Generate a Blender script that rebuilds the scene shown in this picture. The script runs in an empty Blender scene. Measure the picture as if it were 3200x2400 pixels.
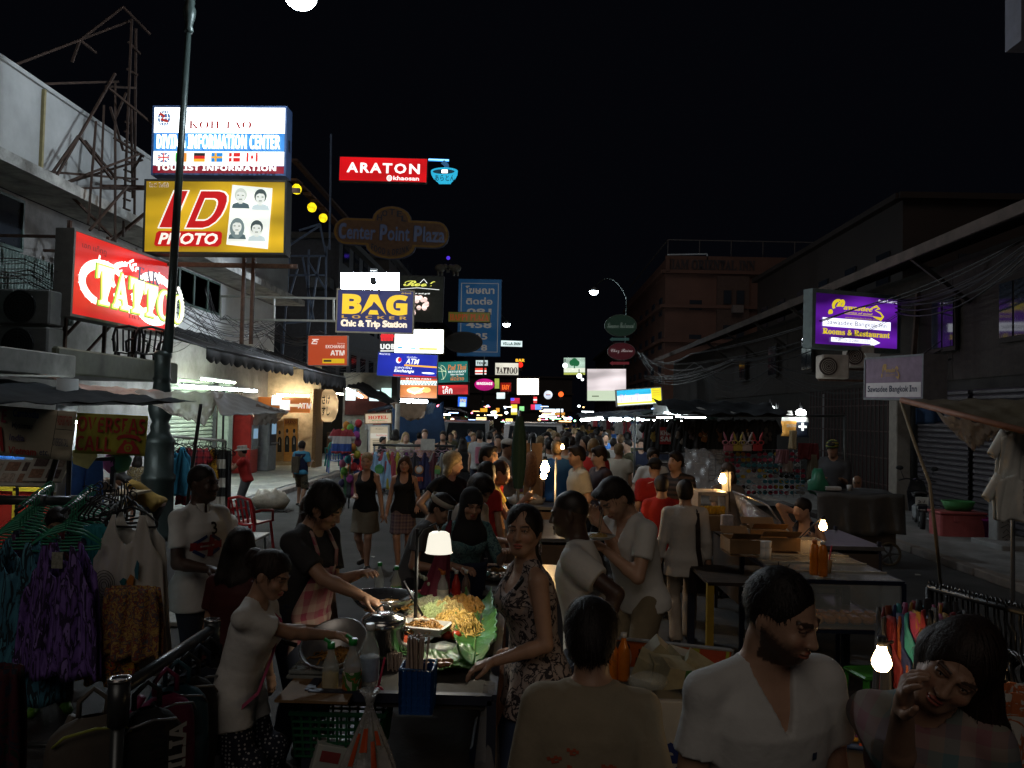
import bpy,math,random
import numpy as np
from math import sin,cos,pi,radians
import mathutils
Vec=mathutils.Vector
from mathutils import Matrix
from mathutils.bvhtree import BVHTree
Rg,En=range,enumerate
MTr,MRo=Matrix.Translation,Matrix.Rotation
# -- camera, sky, fill, exposure
scene=bpy.context.scene
COL=scene.collection
F=2590.0
CAM_H=2.25
PITCH=math.atan(93.0/F)
ROLL=radians(1.3)
YAW=math.atan(50.0/F)
cam_d=bpy.data.cameras.new('camera')
cam=bpy.data.objects.new('camera',cam_d)
COL.objects.link(cam)
cam_d.sensor_width=17.3
cam_d.lens=17.3*F/3200.0
cam_d.clip_start=.05
cam_d.clip_end=2000
CAM_R=(MRo(YAW,3,'Z')@MRo(pi/2+PITCH,3,'X')@MRo(ROLL,3,'Z'))
cam.matrix_world=MTr((0,0,CAM_H))@CAM_R.to_4x4()
scene.camera=cam
world=bpy.data.worlds.new('World')
scene.world=world
world.use_nodes=True
wn=world.node_tree.nodes
bg=wn['Background']
bg.inputs['Color'].default_value=(.5,.58,1.0,1)
bg.inputs['Strength'].default_value=.0022
# broad fill lamp from behind the camera, added to brighten the foreground
sun_d=bpy.data.lights.new('fill_sun','SUN')
sun_d.energy=.18
sun_d.angle=radians(35)
sun_d.color=(1.0,.86,.74)
sun=bpy.data.objects.new('fill_sun',sun_d)
COL.objects.link(sun)
sun.rotation_euler=(radians(50),0,radians(-9))
vs=scene.view_settings
vs.view_transform='Standard'
vs.look='None'
vs.exposure=.0
vs.gamma=1.0
vs.use_curve_mapping=False
scene.cycles.use_denoising=True
scene.cycles.max_bounces=6
scene.cycles.diffuse_bounces=3
scene.cycles.transparent_max_bounces=12
scene.cycles.caustics_reflective=False
scene.cycles.caustics_refractive=False
scene.cycles.sample_clamp_indirect=2.0
scene.cycles.sample_clamp_direct=.0
# -- helpers
def ray(px,py):
 return CAM_R@Vec(((px-1600)/F,(1200-py)/F,-1.0))
def at(px,py,y):
 d=ray(px,py)
 return Vec((0,0,CAM_H))+d*(y/d.y)
def ground(px,py,z=.0):
 d=ray(px,py)
 return Vec((0,0,CAM_H))+d*((z-CAM_H)/d.z)
def V(*a):
 return Vec(a)
rnd=random.Random(11)
uni=rnd.uniform
# ---- materials
_mats={}
def SI(n,k,v):n.inputs[k].default_value=v
def ND(t,k):return t.nodes.new(k)
def srgb(h):
 h=h.lstrip('#')
 out=[]
 for i in(0,2,4):
  c=int(h[i:i+2],16)/255
  out.append(c/12.92 if c<=.04045 else((c+.055)/1.055)**2.4)
 return tuple(out)
def col4(c):
 if isinstance(c,str):
  c=srgb(c)
 return(c[0],c[1],c[2],1.0)
def mat(name,c=None,ro=.7,metal=.0,var=.25,scale=6.0,bump=.0,bsc=60.0,alpha=1.0,trans=.0,spec=.4,attr=None):
 if name in _mats:
  return _mats[name]
 if c is None:raise ValueError('material not made yet: '+name)
 m=bpy.data.materials.new(name)
 _mats[name]=m
 m.use_nodes=True
 nt=m.node_tree
 b=nt.nodes['Principled BSDF']
 c=col4(c)
 SI(b,'Base Color',c)
 SI(b,'Roughness',ro)
 SI(b,'Metallic',metal)
 SI(b,'Specular IOR Level',spec)
 if alpha<1:
  SI(b,'Alpha',alpha)
 if trans>0:
  SI(b,'Transmission Weight',trans)
 tc=ND(nt,'ShaderNodeTexCoord')
 src=None
 if attr:
  a=ND(nt,'ShaderNodeAttribute')
  a.attribute_name=attr
  src=a.outputs['Color']
 if var>0:
  n=ND(nt,'ShaderNodeTexNoise')
  SI(n,'Scale',scale)
  SI(n,'Detail',6)
  SI(n,'Roughness',.65)
  nt.links.new(tc.outputs['Object'],n.inputs['Vector'])
  r=ND(nt,'ShaderNodeMapRange')
  SI(r,1,.3)
  SI(r,2,.7)
  SI(r,3,1-var)
  SI(r,4,1+var*.6)
  nt.links.new(n.outputs['Fac'],r.inputs[0])
  mx=ND(nt,'ShaderNodeMix')
  mx.data_type='RGBA'
  mx.blend_type='MULTIPLY'
  SI(mx,0,1.0)
  SI(mx,6,c)
  if src:
   nt.links.new(src,mx.inputs[6])
  nt.links.new(r.outputs[0],mx.inputs[7])
  nt.links.new(mx.outputs[2],b.inputs['Base Color'])
 elif src:
  nt.links.new(src,b.inputs['Base Color'])
 if bump>0:
  n2=ND(nt,'ShaderNodeTexNoise')
  SI(n2,'Scale',bsc)
  SI(n2,'Detail',4)
  nt.links.new(tc.outputs['Object'],n2.inputs['Vector'])
  bp=ND(nt,'ShaderNodeBump')
  SI(bp,'Strength',bump)
  SI(bp,'Distance',.02)
  nt.links.new(n2.outputs['Fac'],bp.inputs['Height'])
  nt.links.new(bp.outputs[0],b.inputs['Normal'])
 return m
def emit(name,c,s=1.0,sp=1,un=.0,uscale=1.2):
 if name in _mats:
  return _mats[name]
 m=bpy.data.materials.new(name)
 _mats[name]=m
 m.use_nodes=True
 nt=m.node_tree
 b=nt.nodes['Principled BSDF']
 c=col4(c)
 SI(b,'Base Color',tuple(.6*x for x in c[:3])+(1,))
 SI(b,'Roughness',.4)
 SI(b,'Emission Color',c)
 SI(b,'Emission Strength',s)
 if un>0:
  tc=ND(nt,'ShaderNodeTexCoord')
  mp=ND(nt,'ShaderNodeMapping')
  SI(mp,'Scale',(.35,1,1))
  n=ND(nt,'ShaderNodeTexNoise')
  SI(n,'Scale',uscale)
  SI(n,'Detail',1.5)
  nt.links.new(tc.outputs['Object'],mp.inputs[0])
  nt.links.new(mp.outputs[0],n.inputs['Vector'])
  r=ND(nt,'ShaderNodeMapRange')
  SI(r,1,.38)
  SI(r,2,.62)
  SI(r,3,s*(1-un))
  SI(r,4,s*(1+un*1.5))
  nt.links.new(n.outputs['Fac'],r.inputs[0])
  nt.links.new(r.outputs[0],b.inputs['Emission Strength'])
 if not sp:
  m.cycles.emission_sampling='NONE'
 return m
def clear_sheet(name,c=(.8,.85,.85),alpha=.25,ro=.25,bump=.4,bsc=9):
 return mat(name,c,ro=ro,alpha=alpha,var=.2,scale=3,bump=bump,bsc=bsc)
def link(o):
 COL.objects.link(o)
 return o
def LO(a):return link(bpy.data.objects.new(*a))
def tag(o,label=None,cat=None,grp=None,kind=None):
 if label:o['label']=label
 if cat:o['category']=cat
 if grp:o['group']=grp
 if kind:o['kind']=kind
 return o
def EM(name,loc,label=None,cat=None,grp=None,rz=.0):
 o=bpy.data.objects.new(name,None)
 link(o)
 o.empty_display_size=.1
 o.location=loc
 o.rotation_euler=(0,0,rz)
 return tag(o,label,cat,grp)
def wmat(o):
 m=MTr(o.location)@o.rotation_euler.to_matrix().to_4x4()@Matrix.Diagonal(o.scale.to_4d())
 if o.parent:
  m=wmat(o.parent)@m
 return m
def copy_tree(o,parent=None):
 c=o.copy()
 COL.objects.link(c)
 c.parent=parent
 for ch in o.children:
  copy_tree(ch,c)
 return c
class MB:
 def __init__(self):
  self.v=[]
  self.f=[]
  self.mi=[]
  self.cur=0
  self.sm=[]
 def add(self,vs,fs,smooth=False):
  n=len(self.v)
  self.v.extend([tuple(p)for p in vs])
  for f in fs:
   self.f.append(tuple(i+n for i in f))
   self.mi.append(self.cur)
   self.sm.append(smooth)
  return self
 def box(self,c,s,R=None,bev=.0):
  x,y,z=s[0]/2,s[1]/2,s[2]/2
  c=Vec(c)
  if bev>0:
   b=min(bev,x*.9,y*.9,z*.9)
   pts=[]
   for sx in(-1,1):
    for sy in(-1,1):
     for sz in(-1,1):
      pts+=[(sx*x,sy*(y-b),sz*(z-b)),(sx*(x-b),sy*y,sz*(z-b)),(sx*(x-b),sy*(y-b),sz*z)]
   def I(sx,sy,sz,k):return((sx*4+sy*2+sz)*3)+k
   fs=[]
   for s_ in(0,1):
    q=[I(s_,0,0,0),I(s_,1,0,0),I(s_,1,1,0),I(s_,0,1,0)]
    fs.append(q if s_ else q[::-1])
    q=[I(0,s_,0,1),I(0,s_,1,1),I(1,s_,1,1),I(1,s_,0,1)]
    fs.append(q if s_ else q[::-1])
    q=[I(0,0,s_,2),I(1,0,s_,2),I(1,1,s_,2),I(0,1,s_,2)]
    fs.append(q if s_ else q[::-1])
   for a in(0,1):
    for b_ in(0,1):
     fs.append([I(a,b_,0,0),I(a,b_,1,0),I(a,b_,1,1),I(a,b_,0,1)])
     fs.append([I(a,0,b_,0),I(a,1,b_,0),I(a,1,b_,2),I(a,0,b_,2)])
     fs.append([I(0,a,b_,1),I(1,a,b_,1),I(1,a,b_,2),I(0,a,b_,2)])
     for d in(0,1):
      fs.append([I(a,b_,d,0),I(a,b_,d,1),I(a,b_,d,2)])
  else:
   pts=[(sx*x,sy*y,sz*z)for sx in(-1,1)for sy in(-1,1)for sz in(-1,1)]
   fs=[(0,1,3,2),(4,6,7,5),(0,4,5,1),(2,3,7,6),(0,2,6,4),(1,5,7,3)]
  P=[Vec(p)for p in pts]
  if R is not None:
   P=[R@p for p in P]
  return self.add([p+c for p in P],fs)
 def bar(self,a,b,w,h=None,up=(0,0,1)):
  a,b=Vec(a),Vec(b)
  d=b-a
  if d.length<1e-6:
   return self
  h=h or w
  z=d.normalized()
  x=Vec(up).cross(z)
  if x.length<1e-3:
   x=Vec((1,0,0)).cross(z)
  x.normalize()
  y=z.cross(x)
  vs=[]
  for p in(a,b):
   for sx,sy in((-1,-1),(1,-1),(1,1),(-1,1)):
    vs.append(p+x*sx*w/2+y*sy*h/2)
  return self.add(vs,[(3,2,1,0),(4,5,6,7),(0,1,5,4),(1,2,6,5),(2,3,7,6),(3,0,4,7)])
 def cyl(self,a,b,r0,r1=None,n=10,caps=True):
  a,b=Vec(a),Vec(b)
  r1=r0 if r1 is None else r1
  z=(b-a)
  if z.length<1e-6:
   return self
  z.normalize()
  x=Vec((0,0,1)).cross(z)
  if x.length<1e-3:
   x=Vec((1,0,0))
  x.normalize()
  y=z.cross(x)
  vs=[]
  for p,r in((a,r0),(b,r1)):
   for i in Rg(n):
    t=2*pi*i/n
    vs.append(p+x*cos(t)*r+y*sin(t)*r)
  self.add(vs,[(i,(i+1)%n,n+(i+1)%n,n+i)for i in Rg(n)],smooth=True)
  if caps:
   k=len(self.v)-2*n
   self.add([],[])
   self.f.append(tuple(k+i for i in Rg(n))[::-1]);self.mi.append(self.cur);self.sm.append(False)
   self.f.append(tuple(k+n+i for i in Rg(n)));self.mi.append(self.cur);self.sm.append(False)
  return self
 def tube(self,pts,r,n=6,closed=False):
  pts=[Vec(p)for p in pts]
  m=len(pts)
  rs=r if isinstance(r,(list,tuple))else[r]*m
  vs=[]
  prev=None
  for i,p in En(pts):
   if closed:
    d=pts[(i+1)%m]-pts[i-1]
   else:
    d=pts[min(i+1,m-1)]-pts[max(i-1,0)]
   d.normalize()
   if prev is None:
    x=Vec((0,0,1)).cross(d)
    if x.length<1e-3:
     x=Vec((1,0,0)).cross(d)
   else:
    x=prev-d*prev.dot(d)
   x.normalize()
   prev=x
   y=d.cross(x)
   for k in Rg(n):
    t=2*pi*k/n
    vs.append(p+(x*cos(t)+y*sin(t))*rs[i])
  fs=[]
  for i in Rg(m if closed else m-1):
   j=(i+1)%m
   for k in Rg(n):
    k2=(k+1)%n
    fs.append((i*n+k,i*n+k2,j*n+k2,j*n+k))
  if not closed:
   fs.append(tuple(Rg(n))[::-1])
   fs.append(tuple((m-1)*n+k for k in Rg(n)))
  return self.add(vs,fs,smooth=True)
 def lathe(self,prof,c=(0,0,0),n=16,sx=1.0,sy=1.0):
  c=Vec(c)
  vs,fs=[],[]
  m=len(prof)
  for r,z in prof:
   for k in Rg(n):
    t=2*pi*k/n
    vs.append(c+Vec((r*cos(t)*sx,r*sin(t)*sy,z)))
  for i in Rg(m-1):
   for k in Rg(n):
    k2=(k+1)%n
    fs.append((i*n+k,i*n+k2,(i+1)*n+k2,(i+1)*n+k))
  if prof[0][0]>1e-5:
   fs.append(tuple(Rg(n))[::-1])
  if prof[-1][0]>1e-5:
   fs.append(tuple((m-1)*n+k for k in Rg(n)))
  return self.add(vs,fs,smooth=True)
 def ball(self,c,r,n=10,m=7):
  c=Vec(c)
  r=(r,r,r)if not isinstance(r,(tuple,list))else r
  vs=[c+Vec((0,0,-r[2]))]
  for i in Rg(1,m):
   a=-pi/2+pi*i/m
   for k in Rg(n):
    t=2*pi*k/n
    vs.append(c+Vec((cos(a)*cos(t)*r[0],cos(a)*sin(t)*r[1],sin(a)*r[2])))
  vs.append(c+Vec((0,0,r[2])))
  fs=[]
  for k in Rg(n):
   fs.append((0,1+(k+1)%n,1+k))
   fs.append((len(vs)-1,1+(m-2)*n+k,1+(m-2)*n+(k+1)%n))
  for i in Rg(m-2):
   for k in Rg(n):
    k2=(k+1)%n
    fs.append((1+i*n+k,1+i*n+k2,1+(i+1)*n+k2,1+(i+1)*n+k))
  return self.add(vs,fs,smooth=True)
 def prism(self,poly,d,fr=None):
  n=len(poly)
  fr=fr or Matrix.Identity(4)
  vs=[fr@Vec((u,0,w))for u,w in poly]+[fr@Vec((u,d,w))for u,w in poly]
  fs=[tuple(Rg(n)),tuple(Rg(n,2*n))[::-1]]+[(i,n+i,n+(i+1)%n,(i+1)%n)for i in Rg(n)]
  return self.add(vs,fs)
 def sheet(self,fn,nu,nv,th=.0,smooth=True):
  P=[[Vec(fn(i/nu,j/nv))for j in Rg(nv+1)]for i in Rg(nu+1)]
  def idx(i,j):return i*(nv+1)+j
  vs=[P[i][j]for i in Rg(nu+1)for j in Rg(nv+1)]
  fs=[(idx(i,j),idx(i+1,j),idx(i+1,j+1),idx(i,j+1))for i in Rg(nu)for j in Rg(nv)]
  if th>0:
   N=len(vs)
   v2=[]
   for i in Rg(nu+1):
    for j in Rg(nv+1):
     a=P[min(i+1,nu)][j]-P[max(i-1,0)][j]
     b=P[i][min(j+1,nv)]-P[i][max(j-1,0)]
     nn=a.cross(b)
     if nn.length<1e-9:
      nn=Vec((0,0,1))
     nn.normalize()
     v2.append(P[i][j]-nn*th)
   vs=vs+v2
   fs2=[tuple(k+N for k in f)[::-1]for f in fs]
   rim=[idx(i,0)for i in Rg(nu+1)]+[idx(nu,j)for j in Rg(1,nv+1)]+[idx(i,nv)for i in Rg(nu-1,-1,-1)]+[idx(0,j)for j in Rg(nv-1,0,-1)]
   fs=fs+fs2+[(rim[k],rim[k]+N,rim[(k+1)%len(rim)]+N,rim[(k+1)%len(rim)])for k in Rg(len(rim))]
  return self.add(vs,fs,smooth=smooth)
 def mesh(self,name):
  me=bpy.data.meshes.new(name)
  me.from_pydata(self.v,[],self.f)
  if self.f:
   me.polygons.foreach_set('use_smooth',self.sm)
   if any(self.mi):
    me.polygons.foreach_set('material_index',self.mi)
  me.update()
  return me
 def Bd(self,name,m,parent=None,world=False,og=None):
  if world and parent is not None:
   inv=wmat(parent).inverted()
   self.v=[tuple(inv@Vec(p))for p in self.v]
  if og is not None:
   o_=Vec(og)
   self.v=[tuple(Vec(p)-o_)for p in self.v]
  me=self.mesh(name)
  for k in(m if isinstance(m,(list,tuple))else[m]):
   me.materials.append(k)
  ob=bpy.data.objects.new(name,me)
  link(ob)
  if parent is not None:
   ob.parent=parent
  if og is not None:
   ob.location=og
  return ob
box_=lambda*a,**k:MB().box(*a,**k)
cyl_=lambda*a,**k:MB().cyl(*a,**k)
bar_=lambda*a,**k:MB().bar(*a,**k)
tube_=lambda*a,**k:MB().tube(*a,**k)
lathe_=lambda*a,**k:MB().lathe(*a,**k)
ball_=lambda*a,**k:MB().ball(*a,**k)
sheet_=lambda*a,**k:MB().sheet(*a,**k)
prism_=lambda*a,**k:MB().prism(*a,**k)
def inst(ob,loc,rot=(0,0,0),parent=None,name=None,scale=None):
 c=ob.copy()
 COL.objects.link(c)
 c.location=loc
 c.rotation_euler=rot
 if scale:c.scale=scale
 c.parent=parent if parent is not None else ob.parent
 return c
def sagline(a,b,sag,n=10):
 a,b=Vec(a),Vec(b)
 return[a.lerp(b,i/n)-Vec((0,0,sag*4*(i/n)*(1-i/n)))for i in Rg(n+1)]
_tcache={}
def text_mesh(s,bo=.0,shear=.0,space=1.0,res=2):
 key=(s,bo,shear,space,res)
 if key in _tcache:
  return _tcache[key]
 cu=bpy.data.curves.new('lettering','FONT')
 cu.body=s
 cu.size=1.0
 cu.offset=bo
 cu.shear=shear
 cu.space_character=space
 cu.resolution_u=res
 cu.align_x='CENTER'
 ob=bpy.data.objects.new('lettering',cu)
 me=ob.to_mesh()
 vs=[(v.co.x,v.co.y)for v in me.vertices]
 fs=[tuple(p.vertices)for p in me.polygons]
 ob.to_mesh_clear()
 bpy.data.objects.remove(ob)
 bpy.data.curves.remove(cu)
 _tcache[key]=(vs,fs)
 return vs,fs
class Field:
 def __init__(self,lo,hi,h):
  self.lo=np.array(lo,np.float32)
  self.h=h
  self.n=np.maximum(4,np.ceil((np.array(hi)-self.lo)/h).astype(int)+1)
  self.ax=[self.lo[i]+h*np.arange(self.n[i],dtype=np.float32)for i in Rg(3)]
  self.d=np.full(self.n,.3,np.float32)
 def block(self,lo,hi,pad):
  sl=[]
  for i in Rg(3):
   a=int(max(0,math.floor((lo[i]-pad-self.lo[i])/self.h)))
   b=int(min(self.n[i],math.ceil((hi[i]+pad-self.lo[i])/self.h)+1))
   if b<=a:
    return None,None
   sl.append(slice(a,b))
  g=np.meshgrid(self.ax[0][sl[0]],self.ax[1][sl[1]],self.ax[2][sl[2]],indexing='ij')
  return tuple(sl),g
 def merge(self,s,d,k,sub=False):
  cur=self.d[s]
  if sub:
   a,b=cur,-d
   if k>0:
    h=np.clip(.5-.5*(a-b)/k,0,1)
    self.d[s]=a*(1-h)+b*h+k*h*(1-h)
   else:
    self.d[s]=np.maximum(a,b)
  else:
   if k>0:
    h=np.clip(.5+.5*(cur-d)/k,0,1)
    self.d[s]=cur*(1-h)+d*h-k*h*(1-h)
   else:
    self.d[s]=np.minimum(cur,d)
 def cap(self,a,b,ra,rb,k=.02,off=.0,sub=False,cut=None,noise=None):
  a,b=np.array(a,np.float32),np.array(b,np.float32)
  ra+=off;rb+=off
  R=max(ra,rb)
  s,g=self.block(np.minimum(a,b)-R,np.maximum(a,b)+R,k+2*self.h+.01)
  if s is None:return
  ab=b-a
  L=max(float(ab@ab),1e-9)
  p=[g[i]-a[i]for i in Rg(3)]
  t=np.clip((p[0]*ab[0]+p[1]*ab[1]+p[2]*ab[2])/L,0,1)
  d=np.sqrt((p[0]-t*ab[0])**2+(p[1]-t*ab[1])**2+(p[2]-t*ab[2])**2)-(ra+(rb-ra)*t)
  if noise is not None:d=d+noise(*g)
  if cut:
   for c,n in cut:
    d=np.maximum(d,(g[0]-c[0])*n[0]+(g[1]-c[1])*n[1]+(g[2]-c[2])*n[2])
  self.merge(s,d,k,sub)
 def ell(self,fr,c,r,k=.02,off=.0,sub=False,noise=None,cut=None):
  c=np.array(fr@Vec(c),np.float32)
  r=np.array(r,np.float32)+off
  R=np.array(fr.to_3x3().normalized(),np.float32)
  e=np.sqrt(((R*r)**2).sum(1))
  s,g=self.block(c-e,c+e,k+2*self.h+.01)
  if s is None:return
  p=[g[i]-c[i]for i in Rg(3)]
  q=[(p[0]*R[0,j]+p[1]*R[1,j]+p[2]*R[2,j])for j in Rg(3)]
  k0=np.sqrt((q[0]/r[0])**2+(q[1]/r[1])**2+(q[2]/r[2])**2)
  k1=np.sqrt((q[0]/r[0]**2)**2+(q[1]/r[1]**2)**2+(q[2]/r[2]**2)**2)
  d=np.where(k1>1e-6,k0*(k0-1.0)/np.maximum(k1,1e-6),-r.min())
  if noise is not None:d=d+noise(*g)
  if cut:
   for cc,n in cut:
    d=np.maximum(d,(g[0]-cc[0])*n[0]+(g[1]-cc[1])*n[1]+(g[2]-cc[2])*n[2])
  self.merge(s,d,k,sub)
 def trunk(self,rings,fr,k=.02,off=.0,sub=False,zlo=None,zhi=None,noise=None):
  z=np.array([r[0]for r in rings],np.float32)
  W=np.array([r[1]for r in rings],np.float32)+off
  D=np.array([r[2]for r in rings],np.float32)+off
  Y=np.array([r[3]for r in rings],np.float32)
  a,b=(z[0]if zlo is None else zlo),(z[-1]if zhi is None else zhi)
  w,dd=float(W.max()),float(D.max()+np.abs(Y).max())
  cs=[fr@Vec((x,y,zz))for x in(-w,w)for y in(-dd,dd)for zz in(a,b)]
  lo=np.array([min(c[i]for c in cs)for i in Rg(3)])
  hi=np.array([max(c[i]for c in cs)for i in Rg(3)])
  s,g=self.block(lo,hi,k+2*self.h+.01)
  if s is None:return
  inv=np.array(fr.inverted(),np.float32)
  q=[inv[i,0]*g[0]+inv[i,1]*g[1]+inv[i,2]*g[2]+inv[i,3]for i in Rg(3)]
  zz=np.clip(q[2],z[0],z[-1])
  iw,idp,iy=np.interp(zz,z,W),np.interp(zz,z,D),np.interp(zz,z,Y)
  x,y=q[0],q[1]-iy
  p=2.4
  rr=(np.abs(x/iw)**p+np.abs(y/idp)**p)**(1/p)
  gl=np.sqrt((x/iw**2)**2+(y/idp**2)**2)/np.maximum(np.sqrt((x/iw)**2+(y/idp)**2),1e-5)
  d=(rr-1)/np.maximum(gl,1e-3)
  if noise is not None:d=d+noise(*g)
  d=np.maximum(d,np.maximum(a-q[2],q[2]-b)).astype(np.float32)
  self.merge(s,d,k,sub)
 def half(self,c,n):
  g=np.meshgrid(*self.ax,indexing='ij',sparse=True)
  self.d=np.maximum(self.d,(g[0]-c[0])*n[0]+(g[1]-c[1])*n[1]+(g[2]-c[2])*n[2]).astype(np.float32)
 def net(self):
  d=self.d
  d[0],d[-1]=np.maximum(d[0],1e-3),np.maximum(d[-1],1e-3)
  d[:,0],d[:,-1]=np.maximum(d[:,0],1e-3),np.maximum(d[:,-1],1e-3)
  d[:,:,0],d[:,:,-1]=np.maximum(d[:,:,0],1e-3),np.maximum(d[:,:,-1],1e-3)
  ins=d<0
  nx,ny,nz=d.shape
  cnt=np.zeros((nx-1,ny-1,nz-1),np.uint8)
  for i in(0,1):
   for j in(0,1):
    for k in(0,1):
     cnt+=ins[i:nx-1+i,j:ny-1+j,k:nz-1+k]
  cells=np.argwhere((cnt>0)&(cnt<8))
  if len(cells)==0:
   return np.zeros((0,3)),np.zeros((0,4),int)
  idx=np.full(cnt.shape,-1,np.int64)
  idx[tuple(cells.T)]=np.arange(len(cells))
  acc=np.zeros((len(cells),3))
  num=np.zeros(len(cells))
  C=[(i,j,k)for i in(0,1)for j in(0,1)for k in(0,1)]
  for a in Rg(8):
   for b in Rg(a+1,8):
    df=[C[b][i]-C[a][i]for i in Rg(3)]
    if sum(abs(x)for x in df)!=1:continue
    da=d[cells[:,0]+C[a][0],cells[:,1]+C[a][1],cells[:,2]+C[a][2]]
    db=d[cells[:,0]+C[b][0],cells[:,1]+C[b][1],cells[:,2]+C[b][2]]
    m=(da<0)!=(db<0)
    t=np.where(m,da/np.where(m,da-db,1),0)
    for i in Rg(3):
     acc[:,i]+=np.where(m,C[a][i]+t*df[i],0)
    num+=m
  v=self.lo+(cells+acc/num[:,None])*self.h
  quads=[]
  for ax in Rg(3):
   o1,o2=(ax+1)%3,(ax+2)%3
   sa=[slice(1,-1)]*3;sb=[slice(1,-1)]*3
   sa[ax],sb[ax]=slice(0,-1),slice(1,None)
   a,b=ins[tuple(sa)],ins[tuple(sb)]
   e=np.argwhere(a!=b)
   if len(e)==0:continue
   flip=a[tuple(e.T)]
   base=e.copy()
   base[:,o1]+=1
   base[:,o2]+=1
   def cell(u,w):
    c=base.copy();c[:,o1]-=u;c[:,o2]-=w
    return idx[tuple(c.T)]
   q=np.stack([cell(1,1),cell(0,1),cell(0,0),cell(1,0)],1)
   q[~flip]=q[~flip][:,::-1]
   quads.append(q)
  q=np.concatenate(quads)
  q=q[(q>=0).all(1)]
  return v,q
def net_object(name,parts,m,parent=None,color=None):
 vs,qs,n=[],[],0
 for v,q in parts:
  vs.append(v);qs.append(q+n);n+=len(v)
 v,q=np.concatenate(vs),np.concatenate(qs)
 me=bpy.data.meshes.new(name)
 me.vertices.add(len(v))
 me.vertices.foreach_set('co',v.astype(np.float32).ravel())
 me.loops.add(q.size)
 me.loops.foreach_set('vertex_index',q.astype(np.int32).ravel())
 me.polygons.add(len(q))
 me.polygons.foreach_set('loop_start',np.arange(0,q.size,4,dtype=np.int32))
 me.polygons.foreach_set('use_smooth',np.ones(len(q),bool))
 me.update(calc_edges=True)
 if color is not None:
  at_=me.color_attributes.new('tint','FLOAT_COLOR','POINT')
  c=np.ones((len(v),4),np.float32)
  c[:,:3]=color(v)
  at_.data.foreach_set('color',c.ravel())
 me.materials.append(m)
 o=bpy.data.objects.new(name,me)
 link(o)
 o.parent=parent
 return o
def ik(a,t,l1,l2,pole):
 a,t=Vec(a),Vec(t)
 d=t-a
 L=d.length
 if L>(l1+l2)*.995:
  t=a+d*((l1+l2)*.995/L)
  d=t-a
  L=d.length
 L=max(L,.05)
 d.normalize()
 x=(l1*l1-l2*l2+L*L)/(2*L)
 h=math.sqrt(max(l1*l1-x*x,0))
 p=Vec(pole)
 p=p-d*p.dot(d)
 if p.length<1e-4:
  p=Vec((0,1,0))-d*d.y
 p.normalize()
 return a+d*x+p*h,t
SKIN={'fair':(.60,.38,.28),'tan':(.46,.27,.18),'brown':(.33,.18,.11),'dark':(.065,.036,.025),'thai':(.40,.23,.15)}
def wrinkles(sd,amp,f=14.0,down=.35):
 r=random.Random(sd)
 ws=[]
 for _ in Rg(5):
  ws.append((r.uniform(-1,1)*f,r.uniform(-1,1)*f,r.uniform(-1,1)*f*down,r.uniform(0,6.28),r.uniform(.5,1)))
 def fn(x,y,z):
  s=0
  for a,b,c,p,w in ws:
   s=s+w*np.sin(a*x+b*y+c*z+p+1.3*np.sin(.5*b*x-.6*a*z+2*p))
  return(amp/2.2*s).astype(np.float32)
 return fn
_people=[]
def strands(ho,HF,T,long_,r,n,L):
 me=ho.data
 N=len(me.vertices)
 co=np.zeros(N*3,np.float32);me.vertices.foreach_get('co',co);co=co.reshape(-1,3)
 no=np.zeros(N*3,np.float32);me.vertices.foreach_get('normal',no);no=no.reshape(-1,3)
 cr=np.array(HF@Vec((0,.045,.14)),np.float32)
 down=np.array(-(T.to_3x3()@Vec((0,0,1))),np.float32)
 b=MB()
 hi_=HF.inverted()
 for _ in Rg(n):
  i=r.randrange(N)
  p,nn=co[i],no[i]
  q=hi_@Vec(p)
  if np.linalg.norm(nn)<.5 or(q.y<-.05 and q.z<.10):continue
  d=p-cr
  d=d*.7+down*(.10 if not long_ else .35)+np.array([r.uniform(-.03,.03),r.uniform(-.03,.03),r.uniform(-.03,.03)])
  d=d-nn*(d@nn)
  ln=np.linalg.norm(d)
  if ln<1e-4:continue
  d/=ln
  l=L*r.uniform(.6,1.4);lift=r.uniform(.001,.007)*(1+3*(r.random()<.08))
  P=[p-nn*.003,p+d*l*.4+nn*lift*.5,p+d*l+nn*(lift-l*l*2.5)+down*l*.15]
  s=np.cross(d,nn);w=r.uniform(.0010,.0022)
  b.add([P[0]-s*w,P[0]+s*w,P[1]+s*w,P[1]-s*w,P[2]],[(0,1,2,3),(3,2,4)],smooth=True)
 o2=MB();o2.v=[tuple(q)for q in co];o2.f=[tuple(f.vertices)for f in me.polygons];o2.mi=[0]*len(o2.f);o2.sm=[True]*len(o2.f)
 o2.add(b.v,b.f,smooth=True)
 m2=o2.mesh('hair')
 for m in me.materials:m2.materials.append(m)
 ho.data=m2
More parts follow.
